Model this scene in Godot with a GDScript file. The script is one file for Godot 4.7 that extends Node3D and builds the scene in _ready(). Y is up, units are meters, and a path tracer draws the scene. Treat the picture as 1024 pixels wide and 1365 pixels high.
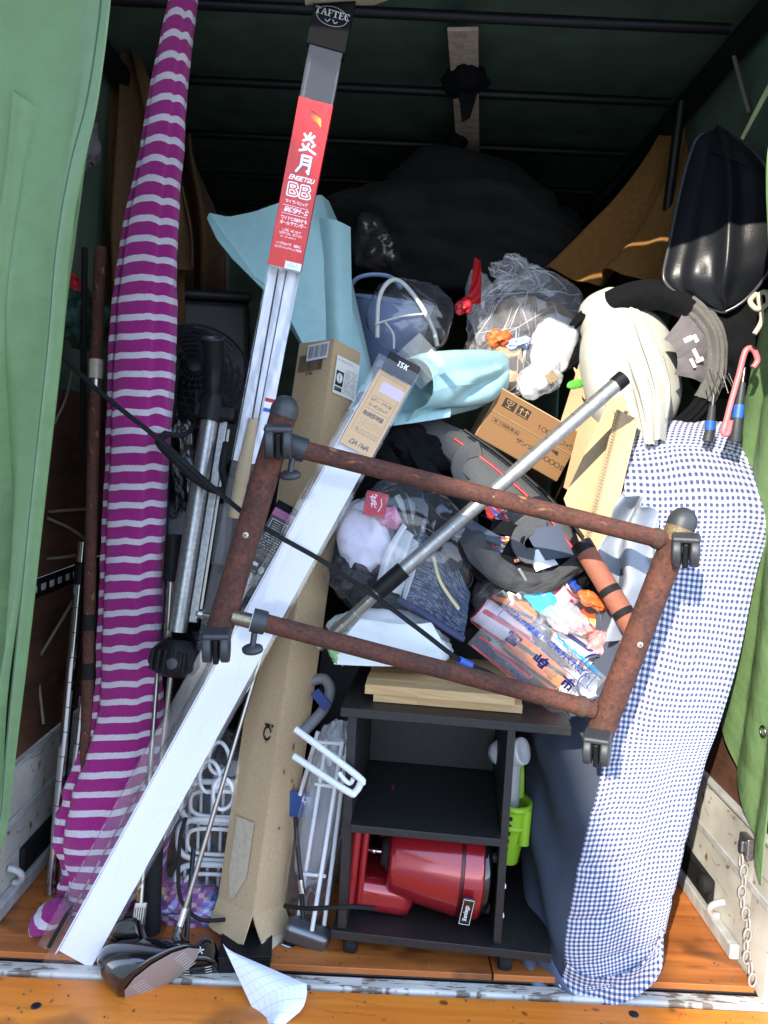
extends Node3D
# The back of a small canvas-covered truck, open and heaped with house-clearance goods. y up, metres. The bed floor is y = 0, its rear edge z = 0.05; the truck's cab lies towards -z.

var taken := {}
var M := {}
var nz := FastNoiseLite.new()
var cell := FastNoiseLite.new()
var GL := {}

# ------------------------------------------------------------------ mesh builder
class MB:
	var v := PackedVector3Array()
	var n := PackedVector3Array()
	var uv := PackedVector2Array()
	var ix := PackedInt32Array()

	func t3(a: int, b: int, c: int) -> void:   # winds clockwise against the stored normals
		var g := (v[c] - v[a]).cross(v[b] - v[a])
		if g.dot(n[a] + n[b] + n[c]) < 0.0:
			ix.append(a); ix.append(c); ix.append(b)
		else:
			ix.append(a); ix.append(b); ix.append(c)

	func quad(a: Vector3, b: Vector3, c: Vector3, d: Vector3, ua := Vector2(0, 0), ub := Vector2(1, 0), uc := Vector2(1, 1), ud := Vector2(0, 1)) -> void:
		var k := v.size()
		var nn := (d - a).cross(b - a).normalized()
		if nn.length() < 0.5:
			nn = (c - a).cross(b - a).normalized()
		for p in [a, b, c, d]:
			v.append(p); n.append(nn)
		uv.append(ua); uv.append(ub); uv.append(uc); uv.append(ud)
		t3(k, k + 1, k + 2); t3(k, k + 2, k + 3)

	# p holds nv rows of nu points; u to the right and v down as seen from its front
	func grid(p: PackedVector3Array, nu: int, nv: int, wrap := false, us := 1.0, vs := 1.0, flip := false, off := 0.0) -> void:
		var k := v.size()
		var nn := PackedVector3Array(); nn.resize(nu * nv)
		for j in nv:
			for i in nu:
				var i0 := i - 1; var i1 := i + 1
				if wrap:
					if i0 < 0: i0 = nu - 2
					if i1 > nu - 1: i1 = 1
				else:
					i0 = maxi(i0, 0); i1 = mini(i1, nu - 1)
				var du := p[j * nu + i1] - p[j * nu + i0]
				var dv := p[mini(j + 1, nv - 1) * nu + i] - p[maxi(j - 1, 0) * nu + i]
				var q := dv.cross(du)
				if q.length() < 1e-12:
					var jj := 1 if j == 0 else nv - 2
					du = p[jj * nu + i1] - p[jj * nu + i0]
					q = dv.cross(du)
				q = q.normalized()
				nn[j * nu + i] = -q if flip else q
		for j in nv:
			for i in nu:
				v.append(p[j * nu + i] + nn[j * nu + i] * off)
				n.append(nn[j * nu + i])
				uv.append(Vector2(us * i / (nu - 1.0), vs * j / (nv - 1.0)))
		for j in nv - 1:
			for i in nu - 1:
				var a := k + j * nu + i
				t3(a, a + 1, a + nu + 1); t3(a, a + nu + 1, a + nu)

	# a sheet with thickness: front, back and rim
	func sheet(p: PackedVector3Array, nu: int, nv: int, th: float, us := 1.0, vs := 1.0) -> void:
		var k := v.size()
		grid(p, nu, nv, false, us, vs, false, th / 2)
		grid(p, nu, nv, false, us, vs, true, th / 2)
		var f := nu * nv
		var rim := []
		for i in nu - 1:
			rim.append([i, i + 1]); rim.append([(nv - 1) * nu + i + 1, (nv - 1) * nu + i])
		for j in nv - 1:
			rim.append([(j + 1) * nu, j * nu]); rim.append([j * nu + nu - 1, (j + 1) * nu + nu - 1])
		for e in rim:
			quad(v[k + f + e[0]], v[k + f + e[1]], v[k + e[1]], v[k + e[0]], uv[k + e[0]], uv[k + e[1]], uv[k + e[1]], uv[k + e[0]])

	# rounded box in the axes of xf, from lo to hi
	func box(xf: Transform3D, lo: Vector3, hi: Vector3, bev := 0.002) -> void:
		var h := (hi - lo) / 2.0
		var c := (hi + lo) / 2.0
		var b := minf(bev, minf(h.x, minf(h.y, h.z)) * 0.95)
		for k in 3:
			for s in [-1.0, 1.0]:
				var u := (k + 1) % 3; var w := (k + 2) % 3
				var base := v.size()
				var cu := [-h[u], -h[u] + b, h[u] - b, h[u]]
				var cw := [-h[w], -h[w] + b, h[w] - b, h[w]]
				for j in 4:
					for i in 4:
						var q := Vector3(); q[k] = s * h[k]; q[u] = cu[i]; q[w] = cw[j]
						var inn := Vector3(clampf(q.x, -h.x + b, h.x - b), clampf(q.y, -h.y + b, h.y - b), clampf(q.z, -h.z + b, h.z - b))
						var d := (q - inn).normalized()
						v.append(xf * (c + inn + d * b))
						n.append((xf.basis * d).normalized())
						uv.append(Vector2(cu[i], cw[j]))
				for j in 3:
					for i in 3:
						var a := base + j * 4 + i
						t3(a, a + 1, a + 5); t3(a, a + 5, a + 4)

	func tube(path: PackedVector3Array, rad, sides := 10, caps := true, flat := 1.0) -> void:
		var m := path.size()
		var t0 := (path[1] - path[0]).normalized()
		var x := t0.cross(Vector3.UP)
		if x.length() < 0.1: x = t0.cross(Vector3.RIGHT)
		x = x.normalized()
		var k := v.size()
		var run := 0.0
		for j in m:
			var t := (path[mini(j + 1, m - 1)] - path[maxi(j - 1, 0)]).normalized()
			x = (x - t * x.dot(t)).normalized()
			var y := t.cross(x)
			var r: float = rad if rad is float else rad[j]
			if j > 0: run += path[j].distance_to(path[j - 1])
			for i in sides + 1:
				var a := TAU * i / sides
				var d := x * cos(a) + y * sin(a) * flat
				v.append(path[j] + d * r); n.append((x * cos(a) * flat + y * sin(a)).normalized())
				uv.append(Vector2(float(i) / sides, run))
		for j in m - 1:
			for i in sides:
				var a := k + j * (sides + 1) + i
				t3(a, a + 1, a + sides + 2); t3(a, a + sides + 2, a + sides + 1)
		if caps:
			for e in [0, m - 1]:
				var c := v.size()
				var nn := (path[0] - path[1]).normalized() if e == 0 else (path[m - 1] - path[m - 2]).normalized()
				v.append(path[e]); n.append(nn); uv.append(Vector2(0.5, 0.5))
				for i in sides + 1:
					v.append(v[k + e * (sides + 1) + i]); n.append(nn); uv.append(Vector2(0.5, 0.5))
				for i in sides:
					t3(c, c + 1 + i, c + 2 + i)

	func bar(a: Vector3, b: Vector3, r: float, sides := 10) -> void:
		tube(PackedVector3Array([a, b]), r, sides)

	# profile of (radius, height) turned about the y axis of xf; sharp corners where a point repeats
	func lathe(xf: Transform3D, prof: Array, sides := 24, sx := 1.0, sz := 1.0) -> void:
		var k := v.size()
		var m := prof.size()
		for j in m:
			var q: Vector2 = prof[j]
			var pa: Vector2 = prof[maxi(j - 1, 0)]
			var pb: Vector2 = prof[mini(j + 1, m - 1)]
			if pa.is_equal_approx(q): pa = q
			if pb.is_equal_approx(q): pb = q
			var t := pb - pa
			var nn := Vector2(t.y, -t.x).normalized()
			for i in sides + 1:
				var a := TAU * i / sides
				v.append(xf * Vector3(cos(a) * q.x * sx, q.y, sin(a) * q.x * sz))
				n.append((xf.basis * Vector3(cos(a) * nn.x / sx, nn.y, sin(a) * nn.x / sz)).normalized())
				uv.append(Vector2(float(i) / sides, float(j) / (m - 1)))
		for j in m - 1:
			for i in sides:
				var a := k + j * (sides + 1) + i
				t3(a, a + 1, a + sides + 2); t3(a, a + sides + 2, a + sides + 1)

	# flat ribbon letters: strokes on a 0..9 grid
	func ribbon(a: Vector3, b: Vector3, side: Vector3, w: float) -> void:
		var d := (b - a).normalized() * w * 0.5
		var s := side * w * 0.5
		quad(a - d + s, b + d + s, b + d - s, a - d - s)

# ------------------------------------------------------------------ scene helpers
func numbered(called: String) -> String:
	if not taken.has(called):
		taken[called] = 0
		return called
	taken[called] += 1
	return "%s_%03d" % [called, taken[called]]

func tag(o: Node, label: String, category: String, group := "") -> Node:
	o.set_meta("label", label); o.set_meta("category", category)
	if group: o.set_meta("group", group)
	return o

func thing(called: String, label: String, category: String, at: Vector3, group := "") -> Node3D:
	var o := Node3D.new()
	o.name = numbered(called)
	add_child(o, true)
	o.position = at
	tag(o, label, category, group)
	return o

func org(p: Node) -> Vector3:
	while p != self and p.get_parent() != self:
		p = p.get_parent()
	return p.position if p != self else Vector3.ZERO

func put(called: String, m: MB, mt: Material, parent: Node = self) -> MeshInstance3D:
	var o := MeshInstance3D.new()
	var at := Vector3.ZERO
	if parent == self:
		o.name = numbered(called)
		var lo := m.v[0]; var hi := m.v[0]
		for q in m.v:
			lo = lo.min(q); hi = hi.max(q)
		at = Vector3((lo.x + hi.x) / 2, lo.y, (lo.z + hi.z) / 2)
		o.position = at
	else:
		o.name = called
		at = org(parent)
	var pts := m.v.duplicate()
	for i in pts.size():
		pts[i] -= at
	var a := []
	a.resize(Mesh.ARRAY_MAX)
	a[Mesh.ARRAY_VERTEX] = pts; a[Mesh.ARRAY_NORMAL] = m.n; a[Mesh.ARRAY_TEX_UV] = m.uv; a[Mesh.ARRAY_INDEX] = m.ix
	var me := ArrayMesh.new()
	me.add_surface_from_arrays(Mesh.PRIMITIVE_TRIANGLES, a)
	me.surface_set_material(0, mt)
	o.mesh = me
	parent.add_child(o, true)
	return o

func one(called: String, label: String, category: String, m: MB, mt: Material, group := "") -> MeshInstance3D:
	var o := put(called, m, mt)
	tag(o, label, category, group)
	return o

func copy(o: Node3D, label: String, move: Transform3D) -> Node3D:
	var c: Node3D = o.duplicate()
	c.name = numbered(String(o.name).rstrip("0123456789").rstrip("_"))
	add_child(c, true)
	c.transform = move * o.transform
	c.set_meta("label", label)
	return c

func words(text: String, font: String, bold: bool, h: float, xf: Transform3D, mt: Material, parent: Node, called := "lettering") -> void:
	var sf := SystemFont.new()
	sf.font_names = PackedStringArray([font])
	if bold: sf.font_weight = 700
	var tm := TextMesh.new()
	tm.font = sf; tm.text = text; tm.font_size = 64; tm.pixel_size = h / 46.0; tm.depth = 0.0006; tm.material = mt; tm.curve_step = 2.0
	var o := MeshInstance3D.new()
	o.name = called; o.mesh = tm
	parent.add_child(o, true)
	o.transform = Transform3D(xf.basis, xf.origin - org(parent))

func frame(a: Vector3, b: Vector3, facing := Vector3(0, 0, 1)) -> Transform3D:   # origin a, y towards b, z as near to facing as it can be
	var y := (b - a).normalized()
	var z := (facing - y * facing.dot(y)).normalized()
	return Transform3D(Basis(y.cross(z), y, z), a)

func curve(p: Array, per := 8) -> PackedVector3Array:
	var out := PackedVector3Array()
	for i in p.size() - 1:
		var a: Vector3 = p[maxi(i - 1, 0)]; var b: Vector3 = p[i]; var c: Vector3 = p[i + 1]; var d: Vector3 = p[mini(i + 2, p.size() - 1)]
		for k in per:
			out.append(b.cubic_interpolate(c, a, d, float(k) / per))
	out.append(p[p.size() - 1])
	return out

func along(p: PackedVector3Array, t: float) -> Vector3:
	var f := clampf(t, 0.0, 1.0) * (p.size() - 1)
	var i := mini(int(f), p.size() - 2)
	return p[i].lerp(p[i + 1], f - i)

func N(x: float, y: float, z: float) -> float: return nz.get_noise_3d(x, y, z)

# closed lumpy body: a superellipsoid that is creased by two noises
func blob(c: Vector3, half: Vector3, turn: Vector3, pw: float, amp: float, freq: float, sd: float, crease := 0.0, nu := 56, nv := 34) -> PackedVector3Array:
	var b := Basis.from_euler(turn)
	var out := PackedVector3Array()
	for j in nv:
		var ph := PI * j / (nv - 1.0)
		for i in nu:
			var th := -TAU * i / (nu - 1.0)
			var d := Vector3(sin(ph) * cos(th), cos(ph), sin(ph) * sin(th))
			var s := pow(pow(absf(d.x), pw) + pow(absf(d.y), pw) + pow(absf(d.z), pw), -1.0 / pw)
			var q := d * s
			var r := 1.0 + amp * (N(q.x * freq + sd, q.y * freq, q.z * freq) + 0.5 * N(q.x * freq * 2.3, q.y * freq * 2.3 + sd, q.z * freq * 2.3))
			if crease > 0.0:
				r += crease * (cell.get_noise_3d(q.x * freq + sd, q.y * freq, q.z * freq) + 0.6)
			out.append(c + b * (q * half * r))
	return out

func lump(called: String, label: String, cat: String, p: PackedVector3Array, mt: Material, nu := 56, nv := 34) -> MeshInstance3D:
	var m := MB.new()
	m.grid(p, nu, nv, true)
	return one(called, label, cat, m, mt)

# crumpled thin film: the blob in flat facets, each turned a little, as crinkled plastic lies
func crinkle(m: MB, p: PackedVector3Array, nu: int, nv: int, jitter: float, sd: int, flat := false) -> void:
	var rg := RandomNumberGenerator.new()
	rg.seed = sd
	var q := p.duplicate()
	for j in range(1, nv - 1):
		for i in nu - 1:
			q[j * nu + i] += Vector3(rg.randf_range(-1, 1), rg.randf_range(-1, 1), rg.randf_range(-1, 1)) * jitter
		q[j * nu + nu - 1] = q[j * nu]
	if not flat:
		m.grid(q, nu, nv, true)
		return
	for j in nv - 1:
		for i in nu - 1:
			var a := q[j * nu + i]; var b := q[j * nu + i + 1]; var c := q[(j + 1) * nu + i + 1]; var d := q[(j + 1) * nu + i]
			if rg.randf() < 0.5:
				m.quad(a, b, c, c); m.quad(a, c, d, d)
			else:
				m.quad(a, b, d, d); m.quad(b, c, d, d)

# a webbing strap: a flat band of width w along a path, its flat side facing f
func band(m: MB, path: PackedVector3Array, w: float, f: Vector3, th := 0.003, wave := 0.0) -> void:
	var p := PackedVector3Array()
	var n := path.size()
	for j in n:
		var t := (path[mini(j + 1, n - 1)] - path[maxi(j - 1, 0)]).normalized()
		var s := t.cross(f).normalized()
		for i in 5:
			var u := i / 4.0 - 0.5
			p.append(path[j] + s * w * u + f * (wave * N(j * 9.0, u * 40.0, 3.0) + 0.12 * w * (0.25 - u * u)))
	m.sheet(p, 5, n, th)

# highlights along the folds of a film, drawn as thin pale lines that wander over the grid p, most of them running towards the knot at (ku, kv)
func glint_lines(p: PackedVector3Array, nu: int, nv: int, count: int, sd: int, r: float, ku := -1.0, kv := 0.0) -> MB:
	var rg := RandomNumberGenerator.new()
	rg.seed = sd
	var m := MB.new()
	for k in count:
		var u := rg.randf_range(0.0, 1.0); var w := rg.randf_range(0.12, 0.88)
		var a := rg.randf_range(0, TAU)
		var du := cos(a) * 0.011; var dw := sin(a) * 0.011
		if ku >= 0.0 and rg.randf() < 0.7:
			var d := Vector2(ku - u, kv - w).normalized() * 0.011
			du = d.x; dw = d.y
		var q := PackedVector3Array(); var rr := PackedFloat32Array()
		var n := rg.randi_range(7, 26)
		for i in n:
			var uu := fposmod(u, 1.0) * (nu - 1.0); var ww := clampf(w, 0.02, 0.98) * (nv - 1.0)
			var i0 := mini(int(uu), nu - 2); var j0 := mini(int(ww), nv - 2)
			var A := p[j0 * nu + i0].lerp(p[j0 * nu + i0 + 1], uu - i0); var B := p[(j0 + 1) * nu + i0].lerp(p[(j0 + 1) * nu + i0 + 1], uu - i0)
			var c := A.lerp(B, ww - j0)
			if q.size() == 0 or q[q.size() - 1].distance_to(c) > 0.0008:
				q.append(c)
				rr.append(r * (0.25 + 0.75 * sin(PI * (i + 0.5) / n)) * (0.6 + 0.4 * float(k % 3)))
			du += rg.randf_range(-0.0004, 0.0004); dw += rg.randf_range(-0.0004, 0.0004)
			u += du; w += dw
		if q.size() > 3:
			m.tube(q, rr, 5, false)
	return m

# a draped four-sided patch between two edge curves, with folds f(u, v) along its normal
func patch(a: PackedVector3Array, b: PackedVector3Array, nu: int, nv: int, fold: Callable, mid := Vector3.ZERO) -> PackedVector3Array:
	var out := PackedVector3Array()
	for j in nv:
		var t := j / (nv - 1.0)
		var pa := along(a, t); var pb := along(b, t)
		var ta := (along(a, t + 0.02) - along(a, t - 0.02)).normalized()
		var nn := ta.cross(pb - pa).normalized()
		for i in nu:
			var s := i / (nu - 1.0)
			out.append(pa.lerp(pb, s) + mid * 4.0 * s * (1.0 - s) + nn * fold.call(s, t))
	return out

# ------------------------------------------------------------------ materials
func grey(sd: int, freq: float, lo: float, hi: float, oct := 4, kind := FastNoiseLite.TYPE_SIMPLEX_SMOOTH) -> NoiseTexture2D:
	var t := NoiseTexture2D.new()
	t.width = 512; t.height = 512; t.seamless = true
	var f := FastNoiseLite.new()
	f.seed = sd; f.frequency = freq; f.fractal_octaves = oct; f.noise_type = kind
	t.noise = f
	var g := Gradient.new()
	g.set_color(0, Color(lo, lo, lo)); g.set_color(1, Color(hi, hi, hi))
	t.color_ramp = g
	return t

func bumps(sd: int, freq: float, strength: float, oct := 3, kind := FastNoiseLite.TYPE_SIMPLEX_SMOOTH) -> NoiseTexture2D:
	var t := NoiseTexture2D.new()
	t.width = 512; t.height = 512; t.seamless = true
	var f := FastNoiseLite.new()
	f.seed = sd; f.frequency = freq; f.fractal_octaves = oct; f.noise_type = kind
	t.noise = f
	t.as_normal_map = true; t.bump_strength = strength
	return t

func mat(r: float, g: float, b: float, rough := 0.7, metal := 0.0, tex: Texture2D = null, sc := 4.0, nrm: Texture2D = null, ns := 0.6) -> StandardMaterial3D:
	var m := StandardMaterial3D.new()
	m.albedo_color = Color(r, g, b).linear_to_srgb()
	m.roughness = rough; m.metallic = metal
	if tex:
		m.albedo_texture = tex
	if nrm:
		m.normal_enabled = true; m.normal_texture = nrm; m.normal_scale = ns
	if tex or nrm:
		m.uv1_triplanar = true; m.uv1_scale = Vector3(sc, sc, sc)
	return m

func clear(a: float, tint := Color(1, 1, 1), nrm: Texture2D = null, ns := 0.5, sc := 6.0, rough := 0.08) -> StandardMaterial3D:
	var m := StandardMaterial3D.new()
	m.transparency = BaseMaterial3D.TRANSPARENCY_ALPHA
	m.albedo_color = Color(tint.r, tint.g, tint.b, a)
	m.roughness = rough
	m.cull_mode = BaseMaterial3D.CULL_DISABLED
	if nrm:
		m.normal_enabled = true; m.normal_texture = nrm; m.normal_scale = ns
		m.uv1_triplanar = true; m.uv1_scale = Vector3(sc, sc, sc)
	return m

func shown(im: Image, rough := 0.6, alpha := false) -> StandardMaterial3D:
	var m := StandardMaterial3D.new()
	m.albedo_texture = ImageTexture.create_from_image(im)
	m.roughness = rough
	if alpha:
		m.transparency = BaseMaterial3D.TRANSPARENCY_ALPHA
		m.cull_mode = BaseMaterial3D.CULL_DISABLED
	return m

func canvas(w: int, h: int, c: Color) -> Image:
	var im := Image.create_empty(w, h, false, Image.FORMAT_RGBA8)
	im.fill(c)
	return im

# ------------------------------------------------------------------ print: strokes drawn into a picture
func stroke(im: Image, a: Vector2, b: Vector2, w: float, c: Color) -> void:
	var r := w / 2 + 1
	var x0 := maxi(0, int(minf(a.x, b.x) - r)); var x1 := mini(im.get_width() - 1, int(maxf(a.x, b.x) + r))
	var y0 := maxi(0, int(minf(a.y, b.y) - r)); var y1 := mini(im.get_height() - 1, int(maxf(a.y, b.y) + r))
	for y in range(y0, y1 + 1):
		for x in range(x0, x1 + 1):
			var p := Vector2(x + 0.5, y + 0.5)
			var d := p.distance_to(Geometry2D.get_closest_point_to_segment(p, a, b))
			var k := clampf(w / 2 - d + 0.5, 0.0, 1.0) * c.a
			if k > 0.0:
				var o := im.get_pixel(x, y)
				var oa := o.a + k * (1.0 - o.a)
				var q := o.lerp(c, k / maxf(oa, 0.001))
				q.a = oa
				im.set_pixel(x, y, q)

func glyph(im: Image, ch: String, x: float, y: float, sx: float, sy: float, w: float, c: Color, slant := 0.0) -> void:
	if not GL.has(ch): return
	for run in String(GL[ch]).split(" "):
		var last := Vector2.ZERO
		for i in run.length() / 2:
			var gx := float(run[i * 2]) / 9.0; var gy := float(run[i * 2 + 1]) / 9.0
			var p := Vector2(x + gx * sx + (1.0 - gy) * slant * sy, y + gy * sy)
			if i > 0: stroke(im, last, p, w, c)
			last = p

func line(im: Image, text: String, x: float, y: float, h: float, w: float, c: Color, adv := 1.12, slant := 0.0, sx := 1.0) -> void:
	for ch in text:
		glyph(im, ch, x, y, h * sx, h, w, c, slant)
		x += h * adv * sx

func small_print(im: Image, x0: int, y0: int, x1: int, y1: int, step: int, c: Color, sd: int) -> void:
	var r := RandomNumberGenerator.new(); r.seed = sd
	var y := y0
	while y < y1:
		var x := x0
		while x < x1:
			var l := r.randi_range(2, 9)
			if r.randf() < 0.82:
				for k in l:
					if x + k < x1 and r.randf() < 0.8:
						im.fill_rect(Rect2i(x + k, y + r.randi_range(0, 1), 1, maxi(1, step / 3)), c)
			x += l + 1
		y += step

func letters() -> void:
	GL = {
		"炎": "504324 4274 2132 7162 554819 4799 2637 8576", "月": "313619 31818978 3383 3585", "タ": "403214 32827639 3466", "イ": "704415 5459", "ラ": "2181 13837649",
		"バ": "3318 5388 7081 8291", "ロ": "1282881812", "ッ": "2436 4355 837749", "ド": "3039 3375 6172 8192", "ワ": "1411817649", "に": "2129 4282 475888",
		"対": "3032 0252 423609 1459 5494 808978 6577", "応": "5052 1292 1209 3528 545878 6475 8597", "す": "0292 505637354556 5639", "る": "217125648669485778",
		"オ": "1393 6069 5958 6318", "ー": "1595", "ウ": "5052 1412827649", "ン": "1133 926719", "ダ": "403214 32727639 3466 8091 7081", "ル": "313519 515995",
		"ア": "118154 434629", "・": "4555", "フ": "11817629", "用": "212719 218189 2484 2686 5159", "カ": "13838869 404519", "ボ": "1383 4149 3518 6588 7081 8292",
		"取": "0151 1118 4149 1343 1545 0857 52928659 6399", "扱": "0343 202919 0645 5181749477 7749 616549 6599", "説": "1131 0242 1434 1737391917 5061 8071 5383855553 6549 757989",
		"明": "1141471711 1444 616759 619199 6393 6595", "書": "2181 0393 2585 5056 2787892927 2888", "第": "2011 1141 6051 5191 2383852527 25278789 5359 5627",
		"3": "217154866928", "類": "0343 3036 1112 5142 0747 3649 3609 5191 6393986863 6494 6696 6859 8899", "医": "91111999 4233 3383 2585 5327 5588",
		"薬": "0191 3032 6062 3363663633 3464 0797 5659 5718 5798 1325 8374", "品": "3171743431 1545491915 6595996965", "サ": "0393 3035 707549", "リ": "3135 707649", "Ⅱ": "3139 6169 2181 2989",
		"宮": "5051 13119193 3363653533 5556 2787892927", "崎": "03074743 2127 5292 7054 7294 4595 5777795957 8589 8979", "市": "5052 0292 2428 24848878 5259",
		"ご": "2171 152888 8091 7182", "み": "215138182597 847869", "の": "5247281532729569", "減": "0112 0314 0816 3292 3239 4464 4666684846 717598 8091",
		"量": "2181832321 0494 2585872725 5559 2888 0999", "協": "0343 2029 4292 613485 4568 7598", "力": "13838869 404519", "く": "602479", "だ": "1252 3119 5484 5688 8091 7182",
		"さ": "1282 4066 262879", "い": "122746 7296", "代": "3005 2329 3494 506799 7182", "ゼ": "048366 313888 7081 8191", "燃": "3033 2429 0313 4151 6194 7073 5567 4648 6668 8688", "や": "0593836564 4152 3139", "し": "31376869 6984", "ょ": "5356 5373 354749575645", "う": "4161 25648679",
		"袋": "2004 1215 3293 5064 7152 0595 4575 5527 5688 3738", "仕": "3005 2329 5059 3494 3999", "様": "2029 0343 3361 5181 3393 4585 5058 5679", "ハ": "3318 5388", "ス": "11814309 5589", "グ": "403214 32827639 8091", "ソ": "1123 825739", "テ": "2181 0494 545738", "ィ": "724647 5559", "プ": "11717639 8081", "ロ2": "1282",
		"A": "094089 1676", "B": "1019 1060725414 5476886919", "C": "8260301217396988", "D": "1019 106082876919 ", "E": "80101989 1474", "F": "801019 1464", "G": "8260301217396988 888555", "H": "1019 8089 1484",
		"I": "5059", "K": "1019 8014 2589", "L": "101989", "M": "1910458089", "N": "19108980", "O": "306082876939171230", "P": "1019 1070825515", "R": "1019 1070825515 5589", "S": "82603012345687693917",
		"T": "0090 5059", "U": "10173969878780", "V": "004990", "W": "0029437990", "-": "2575", "0": "306082876939171230", "1": "225059", "5": "80101464868749 4919", "6": "701217396987664516", "8": "30608264341230 34178739698764", "9": "856534126083857928", "×": "2288 8228", ")": "305457 5739", "a": "24648489 858769391726568", "g": "8353243527578 8389693919",
	}

func barcode(im: Image, x0: int, y0: int, w: int, h: int, sd: int, c := Color(0.06, 0.05, 0.05)) -> void:
	var r := RandomNumberGenerator.new(); r.seed = sd
	var x := x0
	while x < x0 + w:
		var k := r.randi_range(1, 4)
		im.fill_rect(Rect2i(x, y0, mini(k, x0 + w - x), h), c)
		x += k + r.randi_range(2, 4)

func red_label() -> Image:
	var im := canvas(224, 1060, Color(0.80, 0.07, 0.09))
	var w := Color(0.97, 0.97, 0.98)
	for y in range(0, 1060):   # printed flame-like tone bands
		for x in 224:
			if N(x * 0.9, y * 0.35, 4.0) > 0.28:
				im.set_pixel(x, y, Color(0.84, 0.12, 0.13))
	# round flame emblem
	for k in 90:
		var a := TAU * k / 90.0; var a2 := TAU * (k + 1) / 90.0
		stroke(im, Vector2(112 + 62 * cos(a), 108 + 62 * sin(a)), Vector2(112 + 62 * cos(a2), 108 + 62 * sin(a2)), 3.0, Color(0.28, 0.03, 0.04))
	for k in 40:
		var t := k / 39.0
		var p := Vector2(lerpf(78, 166, t), 76 + 44 * t * t + 12 * sin(t * 5.0))
		stroke(im, p, p + Vector2(5, 2 + 34 * t), 7.0 + 11.0 * sin(t * PI), Color(0.96, 0.62 - 0.2 * (1 - t), 0.14).lerp(Color(0.35, 0.05, 0.04), 1.0 - t))
	for k in 30:
		var t := k / 29.0
		stroke(im, Vector2(96 + 50 * t, 66 + 24 * t * t), Vector2(100 + 52 * t, 70 + 26 * t * t), 9.0 * (1.0 - t * 0.6), Color(0.2, 0.03, 0.03))
	stroke(im, Vector2(84, 108), Vector2(120, 128), 4, Color(0.3, 0.04, 0.04)); stroke(im, Vector2(120, 128), Vector2(138, 160), 4, Color(0.3, 0.04, 0.04))
	for s in [[Color(0.16, 0.22, 0.45), 5.0], [w, 0.0]]:
		glyph(im, "炎", 54 + s[1], 200 + s[1], 116, 116, 15, s[0]); glyph(im, "月", 58 + s[1], 330 + s[1], 104, 116, 16, s[0])
	line(im, "ENGETSU", 30, 474, 25, 6, w, 1.0, 0.3, 0.95)
	for s in [[w, 25.0], [Color(0.80, 0.07, 0.09), 8.0]]:
		for x in [36.0, 120.0]:
			glyph(im, "B", x, 528, 76, 68, s[1], s[0])
	line(im, "タイラバロッド", 36, 628, 21, 3, w, 1.05)
	im.fill_rect(Rect2i(26, 664, 172, 3), w)
	line(im, "869M-S", 34, 676, 28, 5, w, 0.98, 0.3)
	im.fill_rect(Rect2i(26, 716, 172, 3), w)
	line(im, "ワイドに対応する", 26, 734, 22, 3.4, w, 1.02)
	line(im, "オールラウンダー", 26, 764, 22, 3.4, w, 1.02)
	line(im, "LURE WEIGHT", 50, 814, 13, 2, w, 0.9); line(im, "VERTICAL ACTION", 34, 836, 13, 2, w, 0.78); line(im, "60-200 869M-S", 46, 860, 9, 1.4, w, 0.9)
	line(im, "ハリスのバラシ対応に", 28, 900, 17, 2.6, w, 1.0); line(im, "ロングソリッドティップ仕様", 22, 926, 14, 2.4, w, 1.0)
	im.fill_rect(Rect2i(112, 1012, 112, 48), Color(0.9, 0.9, 0.9)); small_print(im, 120, 1020, 200, 1050, 10, Color(0.55, 0.55, 0.55), 3)
	return im

func booklet() -> Image:
	var im := canvas(256, 560, Color(0.80, 0.63, 0.40))
	var k := Color(0.22, 0.15, 0.09)
	for e in [[26, 26, 206, 2], [26, 26, 2, 420], [230, 26, 2, 420], [44, 176, 180, 2], [44, 268, 180, 2]]:
		im.fill_rect(Rect2i(e[0], e[1], e[2], e[3]), k)
	im.fill_rect(Rect2i(70, 60, 170, 74), Color(0.80, 0.72, 0.82))
	line(im, "ルアー・フライ用", 50, 190, 20, 3, k, 1.0); line(im, "カーボンロッド", 50, 228, 22, 3, k, 1.0)
	line(im, "取扱説明書", 46, 288, 30, 5, k, 1.06)
	small_print(im, 50, 340, 220, 400, 10, Color(0.5, 0.37, 0.22), 5)
	line(im, "D", 60, 420, 12, 2, k); small_print(im, 46, 414, 224, 450, 14, k, 9)
	line(im, "DAIWA", 56, 500, 30, 6, k, 1.0, 0.35)
	return im

func shipping_label() -> Image:
	var im := canvas(200, 220, Color(0.88, 0.87, 0.83))
	var k := Color(0.12, 0.12, 0.12)
	small_print(im, 10, 12, 150, 30, 6, k, 4); small_print(im, 84, 60, 190, 200, 9, Color(0.3, 0.3, 0.3), 6)
	im.fill_rect(Rect2i(12, 84, 64, 86), k)
	for a in 40:
		stroke(im, Vector2(44, 124), Vector2(44 + 24 * cos(a * TAU / 40), 124 + 28 * sin(a * TAU / 40)), 4, Color(0.9, 0.9, 0.88))
	stroke(im, Vector2(44, 100), Vector2(44, 148), 3, k); stroke(im, Vector2(44, 124), Vector2(36, 112), 2, k)
	im.fill_rect(Rect2i(12, 178, 60, 24), k); small_print(im, 16, 182, 68, 198, 8, Color(0.9, 0.9, 0.9), 12)
	return im

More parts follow.
